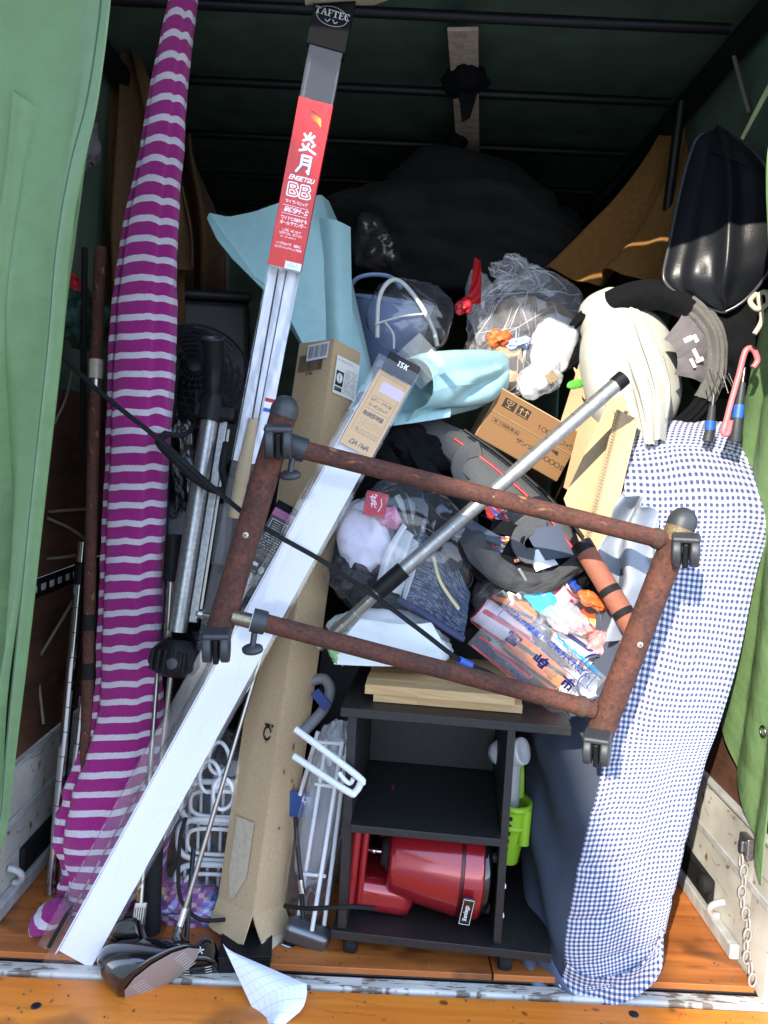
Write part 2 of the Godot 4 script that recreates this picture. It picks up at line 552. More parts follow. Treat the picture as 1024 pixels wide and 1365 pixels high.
func black_label() -> Image:
	var im := canvas(160, 460, Color(0.025, 0.028, 0.028))
	var w := Color(0.75, 0.77, 0.76)
	im.fill_rect(Rect2i(0, 0, 160, 40), Color(0.55, 0.25, 0.45))
	for e in [[20, 56, 120, 3], [20, 120, 120, 3], [20, 56, 3, 66], [138, 56, 3, 66]]:
		im.fill_rect(Rect2i(e[0], e[1], e[2], e[3]), w)
	small_print(im, 40, 68, 120, 112, 11, w, 21); small_print(im, 16, 136, 146, 210, 12, w, 22); small_print(im, 16, 220, 146, 276, 8, w, 23)
	im.fill_rect(Rect2i(16, 292, 70, 18), w)
	for a in 30:
		stroke(im, Vector2(124, 316), Vector2(124 + 17 * cos(a * TAU / 30), 316 + 17 * sin(a * TAU / 30)), 5, w)
	small_print(im, 16, 336, 146, 400, 9, w, 24); small_print(im, 36, 412, 120, 440, 8, w, 25)
	return im

func carton_print() -> Image:
	var im := canvas(512, 400, Color(0.47, 0.335, 0.195))
	var k := Color(0.10, 0.075, 0.06)
	for y in 400:
		for x in 512:
			if (x * 7 + y * 13) % 11 == 0:
				im.set_pixel(x, y, Color(0.455, 0.32, 0.185))
	im.fill_rect(Rect2i(46, 40, 74, 74), k); im.fill_rect(Rect2i(134, 40, 74, 74), k)
	var p := Color(0.60, 0.45, 0.29)
	for q in [[62, 50, 104, 50], [62, 50, 68, 72], [104, 50, 98, 72], [68, 72, 83, 82], [98, 72, 83, 82], [83, 82, 83, 98], [68, 100, 98, 100], [78, 52, 88, 62], [88, 62, 80, 70]]:
		stroke(im, Vector2(q[0], q[1]), Vector2(q[2], q[3]), 4, p)
	for x in [156.0, 188.0]:
		stroke(im, Vector2(x, 54), Vector2(x, 94), 6, p); stroke(im, Vector2(x, 52), Vector2(x - 11, 68), 5, p); stroke(im, Vector2(x, 52), Vector2(x + 11, 68), 5, p)
	stroke(im, Vector2(144, 103), Vector2(198, 103), 4, p)
	line(im, "100", 268, 96, 32, 4, k, 0.95); line(im, "10×5", 388, 110, 32, 4, k, 0.95)
	for e in [[40, 212, 166, 2], [40, 250, 166, 2], [40, 212, 2, 40], [204, 212, 2, 40]]:
		im.fill_rect(Rect2i(e[0], e[1], e[2], e[3]), k)
	line(im, "第3類医薬品", 47, 219, 23, 2.6, k, 1.13)
	line(im, "サンリ", 206, 262, 32, 5, k, 1.05); line(im, "3000Ⅱ", 356, 278, 34, 4.5, k, 0.95)
	im.fill_rect(Rect2i(0, 176, 512, 4), Color(0.20, 0.13, 0.07))
	for t in 24:   # torn hole
		stroke(im, Vector2(398 + t * 2, 208 + 5 * sin(t * 0.9)), Vector2(398 + t * 2, 216 + t * 0.7), 6, Color(0.12, 0.1, 0.09))
	stroke(im, Vector2(404, 204), Vector2(424, 212), 5, Color(0.6, 0.1, 0.12))
	return im

func bag_print() -> Image:
	var im := canvas(640, 420, Color(1, 1, 1, 0.09))  # white tint over the whole print stands in for the film's glare
	var b := Color(0.05, 0.16, 0.5, 1)
	for e in [[20, 30, 590, 30], [20, 150, 590, 150], [20, 30, 20, 150], [590, 30, 590, 150]]:
		stroke(im, Vector2(e[0], e[1]), Vector2(e[2], e[3]), 4, b)
	line(im, "ごみの減量にご協力ください", 36, 62, 37, 7, b, 1.12)
	line(im, "宮崎市", 110, 172, 70, 12, Color(0.04, 0.09, 0.3, 1), 2.5)
	small_print(im, 100, 268, 560, 300, 16, Color(0.1, 0.1, 0.2, 1), 71)
	for k in 26:   # bright blue printed leaves and letters higher on the bag
		var x := 300.0 + 290.0 * fposmod(k * 0.381, 1.0)
		stroke(im, Vector2(x, 4 + (k % 3) * 6), Vector2(x + 22, 14 + (k % 4) * 4), 9, Color(0.03, 0.5, 0.85, 0.9))
	im.fill_rect(Rect2i(20, 330, 320, 8), Color(0.85, 0.1, 0.14, 1)); im.fill_rect(Rect2i(20, 404, 320, 8), Color(0.85, 0.1, 0.14, 1))
	small_print(im, 30, 346, 330, 398, 9, Color(0.25, 0.2, 0.4, 1), 73)
	return im

func stripe_image() -> Image:
	var im := canvas(256, 128, Color(0.36, 0.02, 0.23))
	var r := RandomNumberGenerator.new(); r.seed = 11
	for y in 128:
		for x in 256:
			var e := 3.0 * N(x * 3.0, 7.0, 0.0) + r.randf_range(-1.2, 1.2)
			var white := y > 82 + e and y < 125 + e * 0.5
			var j := r.randf_range(0.86, 1.06) * (0.93 + 0.07 * sin(x * 1.57) * sin(y * 1.57))
			var c := Color(0.95, 0.92, 0.95) if white else Color(0.70, 0.04, 0.53)
			im.set_pixel(x, y, Color(c.r * j, c.g * j, c.b * j))
	return im

func gingham_image() -> Image:
	var im := canvas(128, 128, Color(1, 1, 1))
	var r := RandomNumberGenerator.new(); r.seed = 12
	for y in 128:
		for x in 128:
			var a := x % 64 < 32; var b := y % 64 < 32
			var weave := (x / 2 + y / 2) % 2 == 0
			var c := Color(0.86, 0.86, 0.88)
			var navy := Color(0.23, 0.25, 0.39)
			if a and b: c = navy
			elif a or b: c = Color(0.50, 0.51, 0.60) if weave else Color(0.60, 0.61, 0.69)
			var j := r.randf_range(0.93, 1.05)
			im.set_pixel(x, y, Color(c.r * j, c.g * j, c.b * j))
	return im

func wood_image(w: int, h: int, c: Color, d: Color, sd: float, stretch: float, worn := 0.0, pale := Color.WHITE) -> Image:
	var im := canvas(w, h, c)
	for y in h:
		for x in w:
			var g := N(x * 0.45 * stretch + sd * 31.0, y * 3.2, sd) * 0.6 + N(x * 1.5 * stretch, y * 11.0, sd + 9.0) * 0.4
			var q := c.lerp(d, clampf(0.45 + g * 1.1, 0.0, 1.0))
			if worn > 0.0:
				q = q.lerp(pale, worn * clampf(N(x * 0.7, y * 1.1, sd + 40.0) * 3.0 - 0.5, 0.0, 1.0))
			im.set_pixel(x, y, q)
	if worn > 0.0:   # scratches, chips and spots of dirt
		var r := RandomNumberGenerator.new(); r.seed = int(sd) + 300
		for k in 90:
			var a := Vector2(r.randf_range(0, w), r.randf_range(0, h))
			stroke(im, a, a + Vector2(r.randf_range(-50, 50), r.randf_range(-6, 6)), r.randf_range(0.4, 0.9), Color(0.25, 0.15, 0.09, r.randf_range(0.1, 0.35)))
		for k in 120:
			var a := Vector2(r.randf_range(0, w), r.randf_range(0, h))
			stroke(im, a, a + Vector2(r.randf_range(-3, 3), r.randf_range(-2, 2)), r.randf_range(1.0, 5.0), Color(0.12, 0.08, 0.06, r.randf_range(0.2, 0.7)))
	return im

func rust_image(sd: float, plate: float) -> Image:
	var im := canvas(256, 512, Color(0.2, 0.1, 0.08))
	var r := RandomNumberGenerator.new(); r.seed = int(sd) + 50
	for y in 512:
		for x in 256:
			var a := TAU * x / 256.0
			var px := cos(a) * 22.0; var pz := sin(a) * 22.0; var py := y * 0.55
			var g := N(px, py, pz + sd * 13.0)
			var f := N(px * 5.0, py * 5.0, pz * 5.0 + sd)
			var c := Color(0.36, 0.20, 0.145).lerp(Color(0.27, 0.155, 0.12), clampf(0.5 + g * 1.1, 0.0, 1.0))
			c = c.lerp(Color(0.45, 0.26, 0.17), clampf(f * 0.9, 0.0, 0.5))
			c = c.lerp(Color(0.17, 0.10, 0.085), clampf((-f - 0.30) * 3.0, 0.0, 0.7))
			var pl := N(px * 0.9 + 60.0, py * 0.7, pz * 0.9 + sd * 7.0)
			if pl > plate:
				c = c.lerp(Color(0.62, 0.47, 0.26), clampf((pl - plate) * 9.0, 0.0, 0.85))
			var j := r.randf_range(0.72, 1.2)
			im.set_pixel(x, y, Color(c.r * j, c.g * j, c.b * j))
	return im

func paint_image(sd: float, keep := 0.58) -> Image:   # white paint, scuffed to primer and rust
	var im := canvas(512, 256, Color(0.8, 0.79, 0.75))
	var r := RandomNumberGenerator.new(); r.seed = int(sd)
	for y in 256:
		for x in 512:
			var g := N(x * 0.5, y * 0.5, sd)
			var f := N(x * 2.2, y * 4.5, sd + 5.0)
			var c := Color(0.80, 0.79, 0.75).lerp(Color(0.62, 0.60, 0.56), clampf(0.4 + g, 0.0, 1.0))
			c = c.lerp(Color(0.33, 0.27, 0.22), clampf((f + g * 0.5 - keep) * 6.0, 0.0, 0.75))
			c = c.lerp(Color(0.42, 0.24, 0.13), clampf((N(x * 1.3 + 200.0, y * 1.3, sd) - 0.50) * 8.0, 0.0, 0.8))
			im.set_pixel(x, y, c)
	for k in 60:
		var a := Vector2(r.randf_range(0, 512), r.randf_range(0, 256))
		stroke(im, a, a + Vector2(r.randf_range(-40, 40), r.randf_range(-5, 5)), r.randf_range(0.6, 1.6), Color(0.3, 0.28, 0.26, 0.6))
	return im

func woven_image() -> Image:   # blue and straw-coloured woven mat
	var im := canvas(256, 256, Color(0.2, 0.25, 0.35))
	var r := RandomNumberGenerator.new(); r.seed = 31
	for x in range(0, 256, 4):
		var y := 0
		while y < 256:
			var l := r.randi_range(8, 34)
			var k := r.randf()
			var c := Color(0.27, 0.34, 0.46) if k < 0.6 else Color(0.55, 0.57, 0.6) if k < 0.8 else Color(0.13, 0.16, 0.24)
			im.fill_rect(Rect2i(x, y, 3, l), c); im.fill_rect(Rect2i(x + 3, y, 1, l), Color(0.08, 0.1, 0.15))
			y += l
	for y in range(0, 256, 6):
		for x in 256:
			if (x / 4 + y / 6) % 2 == 0:
				im.set_pixel(x, y, im.get_pixel(x, y).darkened(0.4))
	return im

func cover_image(sd: int) -> Image:   # a colourful magazine cover: plain patches of ink
	var im := canvas(192, 256, Color(0.5, 0.08, 0.06))
	var r := RandomNumberGenerator.new(); r.seed = sd
	var pal := [Color(0.75, 0.1, 0.07), Color(0.05, 0.2, 0.5), Color(0.85, 0.6, 0.1), Color(0.85, 0.85, 0.85), Color(0.1, 0.5, 0.6), Color(0.05, 0.05, 0.1), Color(0.85, 0.35, 0.1)]
	for k in 46:
		var a := Vector2(r.randf_range(0, 192), r.randf_range(0, 256))
		stroke(im, a, a + Vector2(r.randf_range(-50, 50), r.randf_range(-40, 40)), r.randf_range(6, 30), pal[r.randi_range(0, 6)])
	return im

func squared_paper() -> Image:
	var im := canvas(512, 512, Color(0.86, 0.87, 0.93))
	for k in range(0, 512, 51):
		im.fill_rect(Rect2i(k, 0, 2, 512), Color(0.62, 0.66, 0.78)); im.fill_rect(Rect2i(0, k, 512, 2), Color(0.62, 0.66, 0.78))
	return im

func can_wrap(c: Color, d: Color, sd: int) -> Image:
	var im := canvas(256, 128, c)
	var r := RandomNumberGenerator.new(); r.seed = sd
	im.fill_rect(Rect2i(0, 0, 256, 12), d); im.fill_rect(Rect2i(0, 112, 256, 16), d)
	for k in 5:
		var x := 20 + k * 50
		stroke(im, Vector2(x, 40), Vector2(x + 26, 90), 12, d)
	small_print(im, 6, 24, 250, 34, 6, d, sd); small_print(im, 6, 98, 250, 110, 6, d, sd + 1)
	return im

func _ready() -> void:
	nz.seed = 7; nz.frequency = 0.02; nz.fractal_octaves = 3
	cell.seed = 3; cell.frequency = 0.02; cell.noise_type = FastNoiseLite.TYPE_CELLULAR; cell.cellular_return_type = FastNoiseLite.RETURN_DISTANCE2_SUB; cell.fractal_octaves = 1

	# camera, sky, sun, exposure
	var cam := Camera3D.new()
	cam.name = "camera"
	cam.fov = 67.32; cam.near = 0.05; cam.far = 400.0
	cam.position = Vector3(0, 0.92, 1.35)
	cam.rotation = Vector3(deg_to_rad(-4.57), 0, deg_to_rad(2.7))
	add_child(cam)
	var we := WorldEnvironment.new()
	we.name = "environment"
	var en := Environment.new()
	var sk := ProceduralSkyMaterial.new()
	sk.sky_top_color = Color(0.50, 0.60, 0.75); sk.sky_horizon_color = Color(0.84, 0.86, 0.88); sk.sky_curve = 0.16
	sk.ground_bottom_color = Color(0.42, 0.41, 0.39); sk.ground_horizon_color = Color(0.66, 0.68, 0.69)
	sk.sky_energy_multiplier = 1.45
	var sky := Sky.new()
	sky.sky_material = sk
	en.background_mode = Environment.BG_SKY; en.sky = sky
	en.tonemap_mode = Environment.TONE_MAPPER_LINEAR
	en.tonemap_exposure = 3.15
	en.sdfgi_enabled = true; en.ssao_enabled = true; en.ssil_enabled = true
	we.environment = en
	add_child(we)
	var sun := DirectionalLight3D.new()
	sun.name = "sun"
	sun.light_color = Color(1.0, 0.965, 0.90); sun.light_energy = 0.95; sun.light_angular_distance = 0.5; sun.shadow_enabled = true
	sun.transform = Transform3D(Basis.looking_at(Vector3(0.48, -0.57, -1.0), Vector3.UP), Vector3(-3, 4, 6))
	add_child(sun)

	letters()
	materials()
	added_house()
	truck()
	curtains()
	left_side()
	rods_and_boxes()
	golf()
	cabinet()
	heap()
	right_side()
	rack()

func materials() -> void:
	var speck := grey(1, 0.06, 0.72, 1.0)
	var blot := grey(2, 0.012, 0.80, 1.0, 5)
	var weave := bumps(4, 0.22, 1.6, 2)
	var folds := bumps(5, 0.02, 5.0, 4)
	var crump := bumps(6, 0.018, 7.0, 3, FastNoiseLite.TYPE_CELLULAR)
	var soft := grey(8, 0.03, 0.82, 1.0)
	M.canvas = mat(0.112, 0.190, 0.070, 0.62, 0.0, grey(65, 0.01, 0.93, 1.0), 2.2, weave, 0.2)
	M.canvas.heightmap_enabled = true; M.canvas.heightmap_texture = grey(66, 0.008, 0.0, 1.0, 4); M.canvas.heightmap_scale = 0.5
	M.canvas.backlight = Color(0.10, 0.30, 0.10)
	M.roof = mat(0.095, 0.15, 0.10, 0.75, 0.0, blot, 1.3, weave, 0.2)
	M.roof.backlight = Color(0.015, 0.05, 0.025)
	M.steel_dark = mat(0.02, 0.022, 0.024, 0.45, 0.5, speck, 6.0)
	M.black_plastic = mat(0.012, 0.012, 0.013, 0.45, 0.0, speck, 9.0)
	M.black_plastic.metallic_specular = 0.3
	M.black_card = mat(0.010, 0.010, 0.011, 0.8)
	M.black_card.metallic_specular = 0.15
	M.black_rubber = mat(0.018, 0.018, 0.019, 0.75, 0.0, speck, 9.0)
	M.black_rubber.metallic_specular = 0.3
	M.grey_plastic = mat(0.045, 0.048, 0.052, 0.5, 0.0, speck, 8.0)
	M.black_gloss = mat(0.006, 0.006, 0.007, 0.12, 0.0)
	M.black_gloss.clearcoat_enabled = true; M.black_gloss.clearcoat = 0.8; M.black_gloss.clearcoat_roughness = 0.05
	M.black_cloth = mat(0.010, 0.0105, 0.012, 0.9, 0.0, speck, 5.0, folds, 0.7)
	M.black_cloth.metallic_specular = 0.2
	M.grey_cloth = mat(0.10, 0.103, 0.105, 0.95, 0.0, speck, 9.0, bumps(82, 0.025, 6.0, 4), 0.8)
	M.chrome = mat(0.55, 0.55, 0.55, 0.16, 1.0)
	M.alu = mat(0.40, 0.41, 0.41, 0.38, 0.9, speck, 3.0)
	M.brush = mat(0.42, 0.40, 0.37, 0.3, 1.0, speck, 14.0)
	M.white_paint = mat(0.52, 0.515, 0.49, 0.55, 0.0, blot, 3.4, bumps(9, 0.03, 3.0), 0.3)
	M.white_plastic = mat(0.68, 0.69, 0.70, 0.4)
	M.paper = mat(0.74, 0.75, 0.80, 0.7)
	M.cardboard = mat(0.50, 0.355, 0.20, 0.82, 0.0, grey(12, 0.05, 0.88, 1.0), 5.0)
	M.cardboard_inside = mat(0.36, 0.25, 0.14, 0.85, 0.0, speck, 4.0)
	M.tape = mat(0.56, 0.47, 0.34, 0.35, 0.0, soft, 5.0)
	M.blue_sheet = mat(0.35, 0.575, 0.60, 0.5, 0.0, grey(13, 0.02, 0.94, 1.0), 3.0, folds, 0.10)
	M.bare_wood = shown(wood_image(512, 256, Color(0.80, 0.68, 0.50), Color(0.70, 0.55, 0.36), 3.0, 0.3), 0.6)
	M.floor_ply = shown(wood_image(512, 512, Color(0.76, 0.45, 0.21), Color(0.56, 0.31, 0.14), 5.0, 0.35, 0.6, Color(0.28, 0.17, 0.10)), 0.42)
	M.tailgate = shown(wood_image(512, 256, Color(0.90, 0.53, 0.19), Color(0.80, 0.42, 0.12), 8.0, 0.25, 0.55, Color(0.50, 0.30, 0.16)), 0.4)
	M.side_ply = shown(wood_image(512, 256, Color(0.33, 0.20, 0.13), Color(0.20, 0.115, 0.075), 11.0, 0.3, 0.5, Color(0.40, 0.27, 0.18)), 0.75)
	M.ply_edge = mat(0.20, 0.12, 0.07, 0.8, 0.0, speck, 12.0)
	M.plank = shown(wood_image(128, 512, Color(0.78, 0.70, 0.60), Color(0.62, 0.54, 0.46), 14.0, 2.0), 0.8)
	M.rust = []
	for k in 3:
		var r := shown(rust_image(float(k), [0.40, 0.58, 0.62][k]), 0.86)
		r.uv1_scale = Vector3(1, 3.2, 1)
		r.normal_enabled = false
		M.rust.append(r)
	M.stripes = shown(stripe_image(), 0.95)
	M.stripes.rim_enabled = true; M.stripes.rim = 0.3
	M.stripes.heightmap_enabled = true; M.stripes.heightmap_texture = grey(67, 0.03, 0.0, 1.0, 4); M.stripes.heightmap_scale = 0.25
	M.gingham = shown(gingham_image(), 0.9)
	M.gingham.uv1_scale = Vector3(1, 1, 1)
	M.navy_cloth = mat(0.085, 0.105, 0.15, 0.95, 0.0, speck, 16.0, folds, 0.35)
	M.brown_cloth = mat(0.27, 0.125, 0.028, 0.92, 0.0, soft, 4.0, folds, 0.4)
	M.dark_brown_cloth = mat(0.12, 0.062, 0.022, 0.95, 0.0, soft, 4.0, folds, 0.5)
	M.leather = mat(0.010, 0.011, 0.014, 0.34, 0.0, null, 5.0, bumps(15, 0.05, 1.2), 0.35)
	M.leather.metallic_specular = 0.35
	M.rope = mat(0.24, 0.205, 0.15, 0.95, 0.0, speck, 40.0)
	M.wood_cabinet = mat(0.019, 0.0175, 0.017, 0.5, 0.0, grey(16, 0.03, 0.6, 1.0), 4.0)
	M.juicer_red = mat(0.30, 0.012, 0.018, 0.24, 0.3)
	M.juicer_red.clearcoat_enabled = true; M.juicer_red.clearcoat = 1.0; M.juicer_red.clearcoat_roughness = 0.08
	M.juicer_dark = mat(0.07, 0.006, 0.008, 0.3, 0.2)
	M.lime = mat(0.30, 0.55, 0.025, 0.4)
	M.film = clear(0.025, Color(0.95, 0.96, 1.0), null, 0.9, 5.0, 0.08)
	M.bag_film = clear(0.13, Color(0.95, 0.96, 1.0), null, 1.0, 4.0, 0.1)
	M.film_smooth = clear(0.012, Color(0.96, 0.97, 1.0))
	M.glint_bright = clear(0.45, Color(0.97, 0.98, 1.0), null, 0.5, 6.0, 0.15)  # pale tubes for the streaks of light on the big bag's folds
	M.crease = clear(0.22, Color(0.97, 0.98, 1.0), null, 0.5, 6.0, 0.15)  # fainter pale tubes, in place of highlights on folded film
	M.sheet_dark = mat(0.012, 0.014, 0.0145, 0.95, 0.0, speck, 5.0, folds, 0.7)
	M.sill_paint = shown(paint_image(9.0, 0.22), 0.7)
	M.weld = mat(0.10, 0.05, 0.03, 0.9, 0.0, blot, 20.0, bumps(84, 0.08, 6.0), 0.9)
	M.worn_paint = shown(paint_image(3.0), 0.6)
	M.film_milky = clear(0.30, Color(0.86, 0.88, 0.90), crump, 0.5, 6.0, 0.2)
	M.white_bag = mat(0.60, 0.62, 0.63, 0.45, 0.0, null, 6.0, crump, 0.35)
	M.white_bag.backlight = Color(0.3, 0.3, 0.3)
	M.cream_cloth = mat(0.50, 0.49, 0.43, 0.9, 0.0, grey(64, 0.012, 0.92, 1.0), 5.0)
	M.mauve_cloth = mat(0.19, 0.165, 0.175, 0.9, 0.0, speck, 20.0)
	M.red_plastic = mat(0.45, 0.012, 0.02, 0.4)
	M.pink_plastic = mat(0.60, 0.16, 0.17, 0.4)
	M.blue_plastic = mat(0.02, 0.10, 0.42, 0.45)
	M.pale_blue = mat(0.24, 0.34, 0.60, 0.45)
	M.green_plastic = mat(0.09, 0.36, 0.04, 0.5)
	M.green_print = mat(0.20, 0.42, 0.16, 0.4)
	M.orange = mat(0.80, 0.14, 0.03, 0.5)
	M.print_white = mat(0.75, 0.75, 0.75, 0.6)
	M.print_dark = mat(0.03, 0.024, 0.02, 0.7)
	M.glove_green = mat(0.012, 0.05, 0.035, 0.7, 0.0, speck, 6.0, folds, 0.5)
	M.woven = shown(woven_image(), 0.7)
	M.can_end = mat(0.5, 0.5, 0.51, 0.28, 1.0)

func nothing(_s: float, _t: float) -> float: return 0.0

func added_house() -> void:
	# unseen building added at left; its eave shades the left half of the opening
	var t := thing("added_house", "pale building added out of view on the left to shade the opening", "added_house", Vector3(-3.6, -0.72, 4.0))
	var turn := Transform3D(Basis.from_euler(Vector3(0, -0.199, 0)), Vector3(-1.62, -0.71, 1.0))
	var wall := mat(0.66, 0.63, 0.57, 0.9, 0.0, grey(60, 0.03, 0.9, 1.0), 0.8)
	var m := MB.new()
	m.box(turn, Vector3(-4.2, 0.0, 0.25), Vector3(-0.30, 4.64, 8.2), 0.01)
	put("wall", m, wall, t)
	m = MB.new()
	m.box(turn, Vector3(-4.5, 4.645, 0.0), Vector3(0.0, 4.76, 8.6), 0.02)
	put("eave", m, mat(0.10, 0.10, 0.11, 0.7), t)
	for z in [1.6, 4.6]:
		m = MB.new()
		m.box(turn, Vector3(-0.299, 1.5, z), Vector3(-0.27, 2.7, z + 1.5), 0.006)
		var w := put("window", m, M.alu, t)
		m = MB.new()
		m.box(turn, Vector3(-0.2695, 1.56, z + 0.06), Vector3(-0.262, 2.64, z + 1.44), 0.002)
		put("pane", m, mat(0.03, 0.04, 0.05, 0.08), w)

func truck() -> void:
	var gm := MB.new()
	gm.quad(Vector3(-200, -0.72, -200), Vector3(200, -0.72, -200), Vector3(200, -0.72, 200), Vector3(-200, -0.72, 200))
	var g := put("ground", gm, mat(0.27, 0.265, 0.255, 0.95, 0.0, grey(20, 0.02, 0.8, 1.0, 5), 0.6))
	g.set_meta("kind", "structure")

	var t := thing("truck", "canvas-covered truck bed with plywood floor, white side gates and dark green hood", "truck", Vector3(0, -0.72, 0))
	var I := Transform3D()
	# floor sheets of plywood, side by side
	for e in [[-0.70, -0.236], [-0.233, 0.231], [0.234, 0.70]]:
		for q in [[-1.95, -0.905], [-0.902, 0.05]]:
			var m := MB.new()
			m.box(I, Vector3(e[0], -0.012, q[0]), Vector3(e[1], 0.0, q[1]), 0.0015)
			for i in m.uv.size():
				m.uv[i] = Vector2(m.v[i].x * 0.8 + e[0], m.v[i].z * 0.7)
			put("floor_sheet", m, M.floor_ply, t)
	var m := MB.new()
	m.box(I, Vector3(-0.78, -0.09, -1.98), Vector3(0.78, -0.0125, 0.048), 0.004)
	put("chassis_deck", m, M.steel_dark, t)
	m = MB.new()
	m.box(I, Vector3(-0.74, -0.10, 0.051), Vector3(0.74, -0.014, 0.082), 0.006)
	for i in m.uv.size():
		m.uv[i] = Vector2(m.v[i].x * 1.1, m.v[i].z * 6.0 + m.v[i].y * 3.0)
	put("rear_sill", m, M.sill_paint, t)
	# tailgate folded down flat, with its orange board and bolt heads
	m = MB.new()
	m.box(I, Vector3(-0.74, -0.055, 0.086), Vector3(0.74, -0.030, 0.42), 0.003)
	var tg := put("tailgate", m, M.white_paint, t)
	m = MB.new()
	m.box(I, Vector3(-0.735, -0.029, 0.089), Vector3(0.735, -0.017, 0.41), 0.002)
	for i in m.uv.size():
		m.uv[i] = Vector2(m.v[i].x * 0.75 + 0.5, m.v[i].z * 1.4)
	put("tailgate_board", m, M.tailgate, tg)
	for p in [Vector3(-0.5338, -0.0170, 0.1557), Vector3(0.4657, -0.0170, 0.1098)]:
		m = MB.new()
		m.lathe(Transform3D(Basis(), p), [Vector2(0.0, 0.0022), Vector2(0.006, 0.0022), Vector2(0.0085, 0.0005), Vector2(0.0085, -0.001)], 14)
		put("bolt_head", m, M.steel_dark, tg)
	# side gates, plywood boards above them, side canvas above those
	for s in [-1.0, 1.0]:
		m = MB.new()
		m.box(I, Vector3(minf(s * 0.705, s * 0.735), -0.02, -1.95), Vector3(maxf(s * 0.705, s * 0.735), 0.262, 0.075), 0.006)
		for i in m.uv.size():
			m.uv[i] = Vector2(m.v[i].z * 1.3 + s, m.v[i].y * 2.2)
		var sg := put("side_gate", m, M.worn_paint, t)
		m = MB.new()
		m.box(I, Vector3(minf(s * 0.70, s * 0.70495), 0.15, -1.94), Vector3(maxf(s * 0.70, s * 0.70495), 0.166, 0.07), 0.002)
		m.box(I, Vector3(minf(s * 0.695, s * 0.74), 0.263, -1.94), Vector3(maxf(s * 0.695, s * 0.74), 0.272, 0.072), 0.002)
		put("gate_rib", m, M.white_paint, sg)
		m = MB.new()
		m.box(I, Vector3(minf(s * 0.685, s * 0.7045), 0.0005, -1.94), Vector3(maxf(s * 0.685, s * 0.7045), 0.03, -0.02), 0.004)
		put("corner_strip", m, M.white_paint, sg)
		m = MB.new()
		m.box(I, Vector3(minf(s * 0.692, s * 0.7046), 0.032, -1.94), Vector3(maxf(s * 0.692, s * 0.7046), 0.085, -0.14), 0.004)
		put("rubber_strip", m, M.black_rubber, sg)
		for q in [[-1.93, -1.0], [-0.995, 0.06]]:
			for h in [[0.275, 0.62], [0.624, 1.02]]:
				m = MB.new()
				m.box(I, Vector3(minf(s * 0.706, s * 0.718), h[0], q[0]), Vector3(maxf(s * 0.706, s * 0.718), h[1], q[1]), 0.0015)
				for i in m.uv.size():
					m.uv[i] = Vector2(m.v[i].z * 0.9 + h[0] * 3.1, m.v[i].y * 1.5 + q[0])
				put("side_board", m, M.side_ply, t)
		m = MB.new()   # iron strap with slots on the boards
		m.box(I, Vector3(minf(s * 0.701, s * 0.7055), 0.585, -1.9), Vector3(maxf(s * 0.701, s * 0.7055), 0.625, -0.03), 0.001)
		put("iron_strap", m, M.steel_dark, t)
		m = MB.new()
		for k in 46:
			m.box(I, Vector3(minf(s * 0.6995, s * 0.7012), 0.598, -1.88 + k * 0.04), Vector3(maxf(s * 0.6995, s * 0.7012), 0.612, -1.862 + k * 0.04), 0.0005)
		put("slot", m, M.white_paint, t).set_meta("kind", "stuff")
		# tie hook by the rear end of each gate
		m = MB.new()
		var hk := []
		for k in 11:
			var a := PI * k / 10.0
			hk.append(Vector3(s * (0.700 - 0.022 * sin(a)), 0.052 + 0.020 * cos(a), -0.10 + 0.01 * cos(a)))
		m.tube(curve(hk, 2), 0.0065, 10)
		put("tie_hook", m, M.white_paint, sg)
		# corner post, roof rail
		m = MB.new()
		m.box(I, Vector3(minf(s * 0.665, s * 0.70), 1.025, 0.0), Vector3(maxf(s * 0.665, s * 0.70), 1.80, 0.03), 0.003)
		put("corner_post", m, M.steel_dark, t)
		m = MB.new()
		m.box(I, Vector3(minf(s * 0.66, s * 0.695), 1.76, -1.93), Vector3(maxf(s * 0.66, s * 0.695), 1.80, 0.03), 0.003)
		put("roof_rail", m, M.steel_dark, t)
	# chain and latch on the right gate
	m = MB.new()
	m.box(I, Vector3(0.690, 0.205, -0.035), Vector3(0.704, 0.245, 0.0), 0.003)
	m.box(I, Vector3(0.684, 0.215, -0.024), Vector3(0.690, 0.236, -0.010), 0.002)
	put("latch", m, M.alu, t)
	for k in 12:
		m = MB.new()
		var c := Vector3(0.686 + 0.004 * sin(k * 1.3), 0.20 - k * 0.0165, -0.010 + k * 0.0062)
		var lk := []
		for j in 13:
			var a := TAU * j / 12.0
			var w := Vector3(0.0, cos(a) * 0.0125, sin(a) * 0.0065) if k % 2 == 0 else Vector3(sin(a) * 0.0065, cos(a) * 0.0125, 0.0)
			lk.append(c + w)
		m.tube(PackedVector3Array(lk), 0.0021, 6, false)
		put("chain_link", m, mat(0.33, 0.31, 0.28, 0.6, 0.3), t)
	m = MB.new()
	m.lathe(Transform3D(Basis.from_euler(Vector3(0, 0, PI / 2)), Vector3(0.6900, 0.0746, -0.1491)), [Vector2(0, 0.016), Vector2(0.016, 0.014), Vector2(0.019, 0.008), Vector2(0.019, -0.004)], 18)
	put("rubber_buffer", m, M.black_rubber, t)
	# hood: roof, sides and front of dark green canvas, with thickness
	var arch := []
	for k in 15:
		var a := PI * k / 14.0
		var cx := -cos(a)
		arch.append(Vector3(signf(cx) * minf(0.712, absf(cx) * 0.80), 1.80 + 0.07 * pow(sin(a), 0.5), 0))
	arch.push_front(Vector3(-0.725, 0.98, 0)); arch.push_front(Vector3(-0.73, 0.75, 0))
	arch.push_back(Vector3(0.725, 0.98, 0)); arch.push_back(Vector3(0.73, 0.75, 0))
	var ap := curve(arch, 3)
	var p := PackedVector3Array()
	var nz_ := 50
